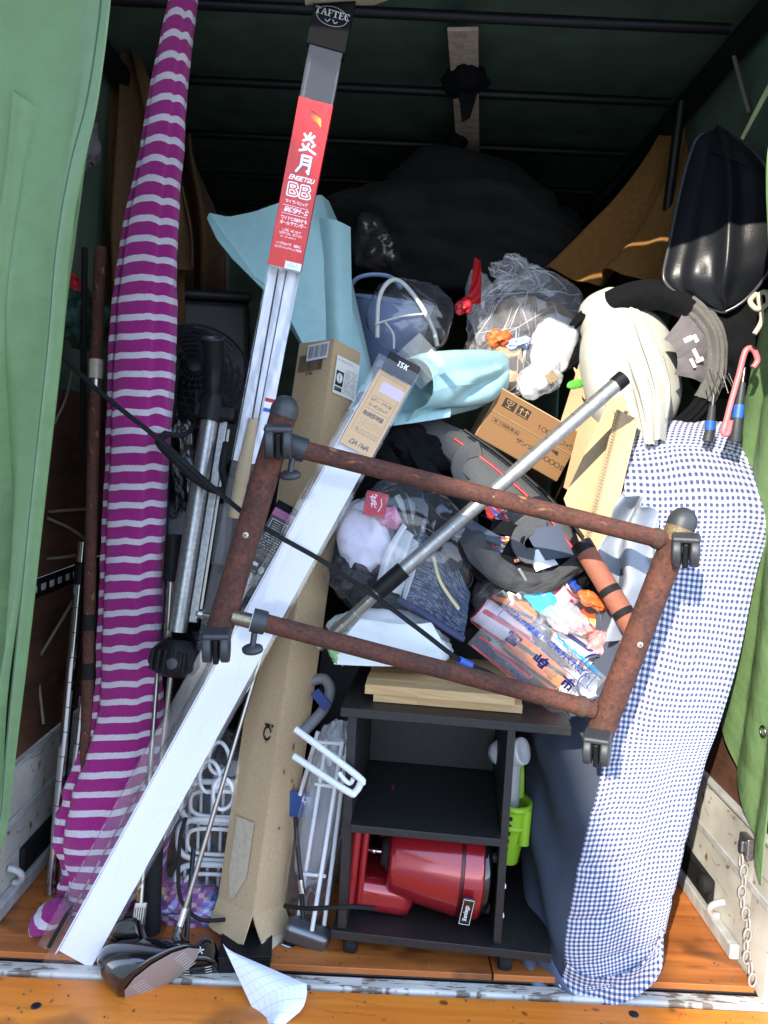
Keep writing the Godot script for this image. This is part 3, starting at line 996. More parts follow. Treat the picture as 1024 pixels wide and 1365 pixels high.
	for j in nz_:
		var z := lerpf(0.10, -1.96, j / (nz_ - 1.0))
		for i in ap.size():
			var q := ap[i]
			var sag := 0.012 * absf(sin((z + 0.30) / 0.334 * PI)) if q.y > 1.78 else 0.0
			var wob := 0.008 * N(q.x * 60.0, q.y * 60.0, z * 60.0)
			p.append(Vector3(q.x * (1.0 + wob), q.y - sag + wob, z))
	m = MB.new()
	m.sheet(p, ap.size(), nz_, 0.004)
	put("canvas_hood", m, M.roof, t)
	m = MB.new()
	m.box(I, Vector3(-0.74, -0.02, -1.985), Vector3(0.74, 1.86, -1.965), 0.003)
	put("front_canvas", m, M.roof, t)
	for z in [-0.30, -0.634, -0.968, -1.302, -1.636]:
		m = MB.new()
		m.tube(PackedVector3Array([Vector3(-0.66, 1.812, z), Vector3(0.66, 1.812, z)]), 0.011, 10)
		put("roof_bow", m, M.steel_dark, t)
	m = MB.new()   # unseen overhang added to the hood, its edge slanted to shade the upper heap
	p = PackedVector3Array()
	for j in 24:
		for i in 50:
			var u := i / 49.0; var w := j / 23.0
			p.append(Vector3(lerpf(-0.70, 0.70, u), lerpf(1.855, 1.86 - 0.10 * smoothstep(0.30, 0.68, u), w) - 0.03 * sin(PI * w) * (0.5 + 0.5 * cos(u * 18.0)) - 0.06 * pow(absf(u - 0.5) * 2.0, 4.0), lerpf(0.105, 0.545, w)))
	m.sheet(p, 50, 24, 0.004)
	put("added_shade_flap", m, M.canvas, t)
	m = MB.new()   # diagonal stay in the corner
	m.bar(Vector3(0.66, 1.78, -0.55), Vector3(0.68, 1.02, -0.75), 0.012)
	put("stay", m, M.steel_dark, t)
	# cab block and wheels below, only to carry the bed
	m = MB.new()
	m.box(I, Vector3(-0.70, -0.45, -3.0), Vector3(0.70, 1.12, -2.02), 0.06)
	put("cab", m, M.white_paint, t)
	for s in [-0.6, 0.6]:
		for z in [-0.55, -2.55]:
			m = MB.new()
			m.lathe(Transform3D(Basis.from_euler(Vector3(0, 0, PI / 2)), Vector3(s, -0.46, z)), [Vector2(0, 0.07), Vector2(0.2, 0.07), Vector2(0.26, 0.05), Vector2(0.26, -0.05), Vector2(0.2, -0.07), Vector2(0, -0.07)], 24)
			put("wheel", m, M.black_rubber, t)

	# wooden plank tied under the roof bows with black cloth
	var pk := thing("roof_plank", "bare wooden plank laid along the roof bows under the green hood", "plank", Vector3(0.15, 1.80, -0.9))
	m = MB.new()
	var A := Vector3(0.1161, 1.8000, -0.3219)
	var B := Vector3(0.2443, 1.8000, -1.3629)
	m.box(frame(A, B, Vector3(0, -1, 0)), Vector3(-0.032, 0, -0.004), Vector3(0.032, A.distance_to(B), 0.004), 0.001)
	for i in m.uv.size():
		m.uv[i] = Vector2(m.v[i].x * 8.0, m.v[i].z * 1.1)
	put("board", m, M.plank, pk)
	m = MB.new()
	m.grid(blob(Vector3(0.1415, 1.7900, -0.5216), Vector3(0.05, 0.028, 0.055), Vector3(0, 0.2, 0), 2.2, 0.35, 40.0, 3.0, 0.0, 32, 20), 32, 20, true)
	put("cloth_tie", m, M.black_cloth, pk)
	m = MB.new()
	var c0 := Vector3(0.1461, 1.7850, -0.5286)
	m.sheet(PackedVector3Array([c0 + Vector3(-0.03, 0, 0.01), c0 + Vector3(0.03, 0, 0.01), c0 + Vector3(-0.015, -0.05, 0.02), c0 + Vector3(0.02, -0.05, 0.015), c0 + Vector3(-0.008, -0.095, 0.02), c0 + Vector3(0.010, -0.085, 0.02)]), 2, 3, 0.003)
	put("cloth_end", m, M.black_cloth, pk)
	m = MB.new()
	m.grid(blob(Vector3(0.1510, 1.7900, -0.8847), Vector3(0.03, 0.025, 0.045), Vector3(), 2.0, 0.3, 40.0, 8.0, 0.0, 24, 16), 24, 16, true)
	put("cloth_tie", m, M.black_cloth, pk)
	m = MB.new()   # pale corner of a wooden block at the top of the opening
	var bt := Vector3(-0.0919, 1.6504, 0.0600)
	m.box(Transform3D(Basis.from_euler(Vector3(0.3, 0.5, 0.28)), bt), Vector3(-0.07, -0.018, -0.03), Vector3(0.055, 0.03, 0.03), 0.003)
	one("wooden_block", "pale wooden block end behind the black top of the fishing rod pack", "block", m, mat(0.55, 0.46, 0.30, 0.7, 0.0, grey(22, 0.04, 0.85, 1.0), 8.0))

func grit() -> void:
	var rg := RandomNumberGenerator.new()
	rg.seed = 77
	var m := MB.new()
	for k in 420:
		var x := rg.randf_range(-0.68, 0.68)
		var z := rg.randf_range(-0.30, 0.049) if k % 3 else rg.randf_range(0.095, 0.34)
		var y := 0.0 if k % 3 else -0.017
		var r := rg.randf_range(0.0008, 0.0028)
		var f := Transform3D(Basis.from_euler(Vector3(rg.randf() * 3.0, rg.randf() * 6.0, 0.3)), Vector3(x, y + r * 0.5, z))
		var a := f * Vector3(-r, 0, -r * 0.6); var b := f * Vector3(r * 1.2, 0, -r * 0.4); var c := f * Vector3(0, r, r)
		var d := f * Vector3(0.2 * r, -r * 0.8, 0.1 * r)
		m.quad(a, b, c, c); m.quad(a, d, b, b); m.quad(b, d, c, c); m.quad(c, d, a, a)
	var o := put("grit", m, mat(0.10, 0.075, 0.05, 0.95))
	tag(o, "loose grit and crumbs of dirt scattered over the bed floor and tailgate", "dirt")
	o.set_meta("kind", "stuff")

func curtains() -> void:
	grit()
	# left flap, drawn aside and hanging out towards the viewer
	var outer := curve([Vector3(-0.3527, 1.4920, 0.4000), Vector3(-0.3546, 1.4109, 0.4100), Vector3(-0.3630, 1.3050, 0.4200), Vector3(-0.3703, 1.2374, 0.4300), Vector3(-0.3828, 1.1391, 0.4300), Vector3(-0.3882, 1.0174, 0.4300), Vector3(-0.4052, 0.8114, 0.4300), Vector3(-0.4248, 0.5977, 0.4300), Vector3(-0.4410, 0.4540, 0.4300), Vector3(-0.4595, 0.3894, 0.4200)], 6)
	var inner := curve([Vector3(-0.735, 1.86, 0.07), Vector3(-0.74, 1.5, 0.10), Vector3(-0.75, 1.0, 0.12), Vector3(-0.76, 0.62, 0.12), Vector3(-0.77, 0.42, 0.13)], 10)
	var m := MB.new()
	m.sheet(patch(inner, outer, 70, 70, func(s, t): return (0.036 * sin(s * 11.0 + 0.9 * sin(t * 3.0) + t * 2.4) + 0.014 * sin(s * 6.0 - t * 6.0) + 0.016 * pow(absf(sin(s * 12.5 + t * 1.7 + 0.6 * sin(t * 5.0))), 3.0) + 0.020 * exp(-pow((s - 0.94 + 0.55 * t - 0.12 * sin(t * 4.0)) * 11.0, 2.0))) * (1.0 - pow(s, 6.0)) + 0.004 * sin(s * 37.0 - t * 5.0) + 0.012 * N(s * 90.0, t * 60.0, 2.0) * (1.0 - 0.4 * s)), 70, 70, 0.0025, 1, 1)
	var lc := put("canvas_curtain", m, M.canvas)
	tag(lc, "pale green canvas flap drawn aside at the left of the opening", "curtain")
	var st := PackedVector3Array()
	for j in range(3, 67):
		st.append(m.v[j * 70 + 66].lerp(m.v[j * 70 + 65], 0.3) + Vector3(0, 0, 0.0006))
	m = MB.new()
	m.tube(st, 0.0009, 5)
	put("hem_stitch", m, mat(0.05, 0.10, 0.04, 0.8), lc)
	# second layer of the same flap, behind
	m = MB.new()
	m.sheet(patch(curve([Vector3(-0.4962, 1.3562, 0.3300), Vector3(-0.4988, 1.0906, 0.3400), Vector3(-0.5163, 0.7974, 0.3400), Vector3(-0.5344, 0.4376, 0.3400)], 8), curve([Vector3(-0.3911, 1.2807, 0.3700), Vector3(-0.3951, 1.1889, 0.3750), Vector3(-0.3974, 1.1059, 0.3800), Vector3(-0.4036, 1.0230, 0.3800), Vector3(-0.4165, 0.8823, 0.3850), Vector3(-0.4354, 0.7096, 0.3850), Vector3(-0.4526, 0.5537, 0.3900), Vector3(-0.4652, 0.4536, 0.3900)], 8), 40, 40, func(s, t): return 0.028 * sin(s * 6.0 + t * 3.0) + 0.008 * N(s * 70.0, t * 80.0, 12.0)), 40, 40, 0.0025)
	one("canvas_curtain", "inner fold of green canvas showing behind the left flap's edge", "curtain", m, M.canvas)
	# right flap, tied back
	outer = curve([Vector3(0.5673, 1.4899, 0.1400), Vector3(0.5445, 1.4083, 0.1500), Vector3(0.5350, 1.3442, 0.1600), Vector3(0.5555, 1.2543, 0.1500), Vector3(0.5899, 1.1583, 0.1300)], 6)
	inner = curve([Vector3(0.76, 1.7, 0.10), Vector3(0.76, 1.5, 0.10), Vector3(0.76, 1.4, 0.1), Vector3(0.76, 1.25, 0.1), Vector3(0.76, 1.1, 0.1)], 6)
	m = MB.new()
	m.sheet(patch(outer, inner, 24, 30, func(s, t): return 0.02 * sin(s * 9.0 + t * 3.0)), 24, 30, 0.0025)
	one("canvas_curtain", "bulging upper edge of the green canvas flap tied back at the right", "curtain", m, M.canvas)
	outer = curve([Vector3(0.6980, 1.2110, -0.1064), Vector3(0.6970, 1.1241, -0.1293), Vector3(0.6970, 0.9973, -0.1519), Vector3(0.6970, 0.7777, -0.1499), Vector3(0.6970, 0.5493, -0.1639), Vector3(0.6970, 0.4633, -0.1684)], 8)
	inner = curve([Vector3(0.70, 1.20, 0.07), Vector3(0.70, 1.05, 0.07), Vector3(0.70, 0.9, 0.07), Vector3(0.70, 0.65, 0.07), Vector3(0.70, 0.42, 0.07), Vector3(0.70, 0.20, 0.07)], 8)
	m = MB.new()
	m.sheet(patch(outer, inner, 60, 50, func(s, t): return 0.010 * absf(sin(s * 9.0 + t * 2.5)) + 0.006 * absf(N(s * 60.0, t * 90.0, 5.0)) + 0.004), 60, 50, 0.0025)
	var rc := put("canvas_curtain", m, M.canvas)
	tag(rc, "sunlit green canvas flap hanging beside the checked mattress", "curtain")
	m = MB.new()
	var er := PackedVector3Array()
	for k in 21:
		er.append(Vector3(0.6860, 0.4577, 0.0258) + Vector3(0, cos(TAU * k / 20.0) * 0.009, sin(TAU * k / 20.0) * 0.009))
	m.tube(er, 0.0022, 6, false)
	put("eyelet", m, M.brush, rc)

func left_side() -> void:
	var m := MB.new()
	# brown work jackets hung from the left rail
	var a := curve([Vector3(-0.6910, 1.9161, -0.6200), Vector3(-0.7279, 1.7110, -0.6000), Vector3(-0.7687, 1.5420, -0.5800), Vector3(-0.7781, 1.4346, -0.5800), Vector3(-0.7537, 1.2915, -0.5800), Vector3(-0.7336, 1.2014, -0.5800)], 6)
	var b := curve([Vector3(-0.6800, 1.9166, -0.6200), Vector3(-0.5942, 1.7475, -0.5500), Vector3(-0.5331, 1.5667, -0.5200), Vector3(-0.5154, 1.4295, -0.5200), Vector3(-0.5181, 1.2546, -0.5200), Vector3(-0.5221, 1.1305, -0.5200)], 6)
	m.sheet(patch(a, b, 48, 40, func(s, t): return (0.05 * sin(s * 15.0 + t * 2.0) + 0.02 * sin(s * 31.0)) * (0.3 + 0.7 * t) + 0.012 * N(s * 80.0, t * 70.0, 3.0)), 48, 40, 0.006)
	one("work_jacket", "dark brown work jacket hanging behind the striped roll at the left", "jacket", m, M.dark_brown_cloth)
	m = MB.new()
	a = curve([Vector3(-0.6316, 1.7448, -0.8600), Vector3(-0.6286, 1.5156, -0.8400), Vector3(-0.6220, 1.3073, -0.8200), Vector3(-0.6189, 1.1843, -0.8200)], 6)
	b = curve([Vector3(-0.5952, 1.7542, -0.8800), Vector3(-0.5004, 1.5477, -0.8600), Vector3(-0.4743, 1.3797, -0.8400), Vector3(-0.4747, 1.2560, -0.8400)], 6)
	m.sheet(patch(a, b, 36, 30, func(s, t): return 0.05 * sin(s * 11.0 + t) + 0.012 * N(s * 80.0, t * 70.0, 9.0)), 36, 30, 0.006)
	one("work_jacket", "brown jacket showing between the striped roll and the pale blue sheet", "jacket", m, M.dark_brown_cloth)
	m = MB.new()   # ragged yellow-brown sleeve edge
	a = curve([Vector3(-0.5198, 1.5346, -0.5000), Vector3(-0.5079, 1.4185, -0.4800), Vector3(-0.5069, 1.3128, -0.4800)], 6)
	b = curve([Vector3(-0.5086, 1.5096, -0.5000), Vector3(-0.4761, 1.4029, -0.4800), Vector3(-0.4660, 1.3192, -0.4700)], 6)
	m.sheet(patch(a, b, 14, 24, func(s, t): return 0.014 * sin(s * 7.0) + 0.010 * N(s * 80.0, t * 120.0, 5.0)), 14, 24, 0.004)
	one("cloth_strip", "frayed brown cloth edge beside the striped roll", "cloth", m, M.dark_brown_cloth)
	lump("cloth_bundle", "crumpled pale grey cloth beside the edge of the left curtain", "cloth", blob(Vector3(-0.6552, 1.5244, -0.3000), Vector3(0.030, 0.05, 0.04), Vector3(), 2.2, 0.5, 40.0, 2.0, 0.3, 34, 22), M.mauve_cloth, 34, 22)
	lump("work_gloves", "dark green rubber gloves bunched beside the left curtain", "gloves", blob(Vector3(-0.6391, 1.1595, -0.2500), Vector3(0.055, 0.055, 0.06), Vector3(0.2, 0, 0.4), 2.0, 0.55, 42.0, 5.0, 0.35, 44, 28), M.glove_green, 44, 28)
	lump("rag", "small red and white rag above the green gloves", "rag", blob(Vector3(-0.6569, 1.2190, -0.2500), Vector3(0.018, 0.026, 0.02), Vector3(), 2.0, 0.5, 50.0, 6.0, 0.3, 24, 16), M.red_plastic, 24, 16)
	# grey lidded bin and a dark crate behind it
	var t := thing("waste_bin", "dark grey plastic bin behind the wire fan guard", "bin", Vector3(-0.40, 0.62, -0.75))
	m = MB.new()
	var f := Transform3D(Basis.from_euler(Vector3(0.1, 0.25, 0.04)), Vector3(-0.4800, 1.1912, -0.7500))
	m.box(f, Vector3(-0.09, -0.35, -0.1), Vector3(0.09, 0.10, 0.1), 0.02)
	put("body", m, M.grey_plastic, t)
	m = MB.new()
	m.box(f, Vector3(-0.096, 0.101, -0.105), Vector3(0.096, 0.125, 0.105), 0.012)
	put("lid", m, M.grey_plastic, t)
	# tall rusty pole, taped
	t = thing("rusty_pole", "thin rusty brown pole with a pale taped joint at the far left", "pole", Vector3(-0.56, 0.0, -0.12))
	var p0 := Vector3(-0.5678, 1.2823, -0.1600)
	var p1 := Vector3(-0.5649, 1.0523, -0.1400)
	var p2 := Vector3(-0.5609, 0.7506, -0.1200)
	var p3 := Vector3(-0.5574, 0.1159, -0.1000)
	m = MB.new()
	m.tube(curve([p0, p1, p2, p3], 8), 0.0115, 12)
	put("tube", m, M.rust[0], t)
	m = MB.new()
	m.bar(p1 + (p1 - p2) * 0.05, p1 + (p2 - p1) * 0.07, 0.0135, 14)
	put("pale_tape", m, M.tape, t)
	m = MB.new()
	m.bar(p1 + (p2 - p1) * 0.075, p1 + (p2 - p1) * 0.14, 0.0128, 14)
	put("metal_collar", m, M.brush, t)
	for k in [0.27, 0.42]:
		m = MB.new()
		m.bar(p2.lerp(p3, k), p2.lerp(p3, k + 0.05), 0.0132, 14)
		put("tape_band", m, M.black_rubber, t)
	m = MB.new()
	m.bar(Vector3(-0.6139, 1.2905, -0.2000), Vector3(-0.6120, 0.8922, -0.2000), 0.006)
	one("hose", "thin black hose hanging along the left plywood wall", "hose", m, M.black_rubber)
	# two bright curtain rods
	for e in [[Vector3(-0.5958, 0.7110, -0.1700), Vector3(-0.6339, 0.0017, -0.1300), 0.0105, "longer chrome curtain rod nearest the left curtain"], [Vector3(-0.5740, 0.4920, -0.1500), Vector3(-0.6036, 0.0200, -0.1150), 0.0085, "slimmer chrome curtain rod between the other rod and the striped roll"]]:
		t = thing("chrome_rod", e[3], "curtain rod", Vector3(e[1].x, 0.0, e[1].z), "chrome rods at the left")
		m = MB.new()
		m.bar(e[0], e[1], e[2], 16)
		put("tube", m, M.chrome, t)
		var axis: Vector3 = (e[1] - e[0]).normalized()
		m = MB.new()
		m.bar(e[0] + axis * 0.04, e[0] + axis * 0.085, e[2] + 0.0012, 16)
		put("black_sleeve", m, M.black_plastic, t)
		for k in 9:
			m = MB.new()
			var c: Vector3 = e[0] + axis * (0.13 + k * 0.05)
			m.bar(c, c + axis * 0.0015, e[2] + 0.0006, 16)
			put("ring_mark", m, M.grey_plastic, t)
	# ropes on the plywood
	for e in [[[Vector3(-0.6990, 1.0689, -0.3547), Vector3(-0.6980, 1.0015, -0.3229), Vector3(-0.6990, 0.9430, -0.2669)], "frayed rope hanging by the top of the left plywood"],
			[[Vector3(-0.7032, 0.7588, -0.2600), Vector3(-0.6570, 0.7657, -0.2400), Vector3(-0.5919, 0.7750, -0.2000)], "thin rope stretched level across the left plywood"],
			[[Vector3(-0.7093, 0.7459, -0.2600), Vector3(-0.6487, 0.7269, -0.2400), Vector3(-0.5938, 0.7045, -0.2000)], "thin rope sagging towards the chrome rod"],
			[[Vector3(-0.7146, 0.6579, -0.2600), Vector3(-0.6557, 0.6683, -0.2400), Vector3(-0.6118, 0.6821, -0.2000)], "short rope tied above the iron strap"],
			[[Vector3(-0.6167, 0.6015, -0.2000), Vector3(-0.6610, 0.5326, -0.2200), Vector3(-0.7159, 0.4450, -0.2400)], "doubled rope slanting over the lower plywood"],
			[[Vector3(-0.7191, 0.4449, -0.2400), Vector3(-0.7060, 0.3839, -0.2300), Vector3(-0.6928, 0.3152, -0.2200)], "rope end dangling above the white gate"]]:
		m = MB.new()
		m.tube(curve(e[0], 8), 0.0032, 7)
		one("rope", e[1], "rope", m, M.rope, "ropes on the left wall")

	fan()
	pole_with_foot()
	striped_roll()
	# assorted dark odds and ends behind the poles
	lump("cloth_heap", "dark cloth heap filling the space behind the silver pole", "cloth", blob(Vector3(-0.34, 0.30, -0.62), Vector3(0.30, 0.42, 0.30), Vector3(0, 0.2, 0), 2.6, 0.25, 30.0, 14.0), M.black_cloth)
	m = MB.new()
	m.box(frame(Vector3(-0.4449, 0.7386, -0.3000), Vector3(-0.4471, 0.9889, -0.3200)), Vector3(-0.02, -0.08, -0.05), Vector3(0.11, 0.05, 0.02), 0.01)
	one("plastic_tub", "pale grey plastic tub seen behind the black grips", "tub", m, mat(0.16, 0.17, 0.18, 0.5))
	# bent black hose loop by the silver pole
	m = MB.new()
	m.tube(curve([Vector3(-0.4094, 0.9322, -0.0800), Vector3(-0.4170, 0.9150, -0.0600), Vector3(-0.3861, 0.8864, -0.0500), Vector3(-0.3441, 0.8502, -0.0500), Vector3(-0.3108, 0.8339, -0.0500), Vector3(-0.2925, 0.8384, -0.0600), Vector3(-0.3046, 0.8718, -0.0800), Vector3(-0.3019, 0.9208, -0.1000)], 8), 0.007, 10)
	one("hose", "bent black hose end lying across the silver pole", "hose", m, M.black_rubber)
	m = MB.new()
	m.tube(curve([Vector3(-0.4094, 0.9322, -0.0800), Vector3(-0.3827, 0.9311, -0.1000), Vector3(-0.3694, 0.9613, -0.1400), Vector3(-0.3760, 1.0199, -0.1600)], 8), 0.005, 10)
	one("cable", "black cable curling up behind the silver pole", "cable", m, M.black_rubber)
	m = MB.new()   # small clear bag with shiny wrinkles in the dark
	m.grid(blob(Vector3(-0.4288, 0.8699, -0.2400), Vector3(0.045, 0.11, 0.04), Vector3(0, 0, 0.1), 2.4, 0.35, 45.0, 21.0, 0.3), 56, 34, true)
	one("plastic_bag", "dark crinkled plastic bag behind the silver pole", "bag", m, clear(0.35, Color(0.05, 0.05, 0.055), null, 0.5, 6.0, 0.15))

func fan() -> void:
	var t := thing("electric_fan", "black electric fan with a round wire guard behind the silver pole", "fan", Vector3(-0.4391, 0.7272, -0.4200))
	var c := Vector3(-0.4434, 1.0690, -0.4000)
	var B := Basis.from_euler(Vector3(-0.35, 0.25, 0))
	var m := MB.new()
	for k in 9:
		var r := 0.018 + k * 0.0135
		var q := PackedVector3Array()
		for i in 41:
			var a := TAU * i / 40.0
			q.append(c + B * Vector3(cos(a) * r, sin(a) * r, 0.05 * (1.0 - pow(r / 0.128, 2.0))))
		m.tube(q, 0.0011 if k < 8 else 0.003, 5, false)
	put("guard_ring", m, M.steel_dark, t)
	m = MB.new()
	for k in 44:
		var q := PackedVector3Array()
		for i in 7:
			var r := lerpf(0.02, 0.127, i / 6.0)
			var a := TAU * k / 44.0 + 0.9 * i / 6.0 * (1.0 if k % 2 == 0 else -1.0)
			q.append(c + B * Vector3(cos(a) * r, sin(a) * r, 0.05 * (1.0 - pow(r / 0.128, 2.0)) + 0.001))
		m.tube(q, 0.0006, 4, false)
	put("guard_wire", m, M.steel_dark, t).set_meta("kind", "stuff")
	for k in 4:
		m = MB.new()
		var p := PackedVector3Array()
		for j in 8:
			for i in 8:
				var r := lerpf(0.022, 0.112, j / 7.0)
				var a := TAU * k / 4.0 + lerpf(-0.55, 0.55, i / 7.0) * (0.7 + 0.4 * j / 7.0)
				p.append(c + B * Vector3(cos(a) * r, sin(a) * r, 0.012 + 0.016 * sin((i / 7.0 - 0.5) * 2.4)))
		m.sheet(p, 8, 8, 0.002)
		put("blade", m, M.black_plastic, t)
	m = MB.new()
	m.lathe(Transform3D(B * Basis.from_euler(Vector3(PI / 2, 0, 0)), c), [Vector2(0, 0.055), Vector2(0.014, 0.055), Vector2(0.018, 0.05), Vector2(0.02, 0.0), Vector2(0.05, -0.02), Vector2(0.05, -0.10), Vector2(0.0, -0.11)], 20)
	put("motor", m, M.black_plastic, t)
	m = MB.new()
	m.bar(c + Vector3(0, -0.03, -0.06), c + Vector3(0, -0.42, -0.10), 0.014, 12)
	put("stand", m, M.black_plastic, t)

func pole_with_foot() -> void:
	# silver pole with a hooked black handle on top and a ribbed black foot below
	var t := thing("floor_wiper", "silver aluminium pole with black handle, clamp and ribbed black foot", "pole", Vector3(-0.3651, 0.4961, -0.0400))
	var top := Vector3(-0.3364, 0.9791, -0.1200)
	var bot := Vector3(-0.3711, 0.5693, -0.0450)
	var ax := (bot - top).normalized()
	var m := MB.new()
	m.bar(top, bot, 0.0175, 20)
	put("silver_tube", m, M.alu, t)
	m = MB.new()
	var f := frame(bot, top)
	m.box(f, Vector3(0.0185, 0.02, -0.014), Vector3(0.034, top.distance_to(bot) - 0.01, 0.004), 0.002)
	put("side_rail", m, M.alu, t)
	m = MB.new()
	m.box(f, Vector3(0.0345, 0.03, -0.012), Vector3(0.040, top.distance_to(bot) - 0.03, 0.0), 0.001)
	put("rail_lip", m, M.brush, t)
	m = MB.new()   # clamp
	m.tube(PackedVector3Array([top + ax * 0.02, top - ax * 0.012, top - ax * 0.03]), PackedFloat32Array([0.027, 0.026, 0.018]), 16)
	m.box(Transform3D(f.basis, top), Vector3(-0.032, -0.018, -0.02), Vector3(0.048, 0.012, 0.018), 0.007)
	put("clamp", m, M.black_plastic, t)
	m = MB.new()
	m.tube(curve([top - ax * 0.025, Vector3(-0.3372, 1.0265, -0.1300), Vector3(-0.3368, 1.0619, -0.1300), Vector3(-0.3364, 1.1133, -0.1150)], 6), PackedFloat32Array([0.014, 0.014, 0.0145, 0.015, 0.0155, 0.016, 0.016, 0.0165, 0.017, 0.017, 0.0175, 0.018, 0.0185, 0.019, 0.019, 0.0195, 0.02, 0.0205, 0.021]), 14, false)
	put("handle", m, M.black_plastic, t)
	m = MB.new()
	var hd := (Vector3(-0.3364, 1.1133, -0.1150) - Vector3(-0.3368, 1.0619, -0.1300)).normalized()
	var hx := Vector3(-0.3364, 1.1133, -0.1150)
	m.lathe(Transform3D(frame(hx, hx + hd).basis, hx), [Vector2(0.021, 0), Vector2(0.022, 0.003), Vector2(0.017, 0.003), Vector2(0.015, -0.02), Vector2(0.0, -0.025)], 14)
	put("handle_rim", m, M.grey_plastic, t)
	m = MB.new()   # foot
	var fp := Vector3(-0.3654, 0.5579, -0.0350)
	var rings := [[0.0, 0.022, 0.02], [-0.008, 0.030, 0.026], [-0.022, 0.044, 0.032], [-0.045, 0.047, 0.034], [-0.06, 0.038, 0.03], [-0.068, 0.02, 0.018], [-0.069, 0.001, 0.001]]
	var p := PackedVector3Array()
	var fb := frame(fp, fp - ax).basis
	for r in rings:
		for i in 25:
			var a := -TAU * i / 24.0
			var oct := 1.0 / maxf(absf(cos(a)), maxf(absf(sin(a)), absf(cos(a) + sin(a)) * 0.70711 / 0.92))
			oct = 1.0 / maxf(maxf(absf(cos(a)), absf(sin(a))), maxf(absf(cos(a) + sin(a)), absf(cos(a) - sin(a))) * 0.74)
			p.append(fp + fb * Vector3(cos(a) * r[1] * oct, r[0], sin(a) * r[2] * oct))
	m.grid(p, 25, rings.size(), true)
	put("foot", m, M.black_plastic, t)
	for k in 7:
		m = MB.new()
		m.box(Transform3D(fb, fp), Vector3(-0.036 + k * 0.0115, -0.055, 0.030), Vector3(-0.031 + k * 0.0115, -0.018, 0.0375), 0.0015)
		put("rib", m, M.black_rubber, t)
	m = MB.new()
	m.lathe(Transform3D(fb * Basis.from_euler(Vector3(PI / 2, 0, 0)), fp + fb * Vector3(0.004, -0.04, 0.032)), [Vector2(0, 0.010), Vector2(0.009, 0.010), Vector2(0.011, 0.007), Vector2(0.011, 0)], 16)
	put("foot_screw", m, M.grey_plastic, t)
	m = MB.new()
	var sp := []
	for k in 60:
		var a := k * 1.1
		var c := Vector3(-0.3350, 0.5698, -0.0500).lerp(Vector3(-0.3237, 0.5165, -0.0500), k / 59.0)
		sp.append(c + Vector3(cos(a) * 0.009, 0, sin(a) * 0.009))
	m.tube(PackedVector3Array(sp), 0.0022, 6)
	put("coil_spring", m, M.black_rubber, t)

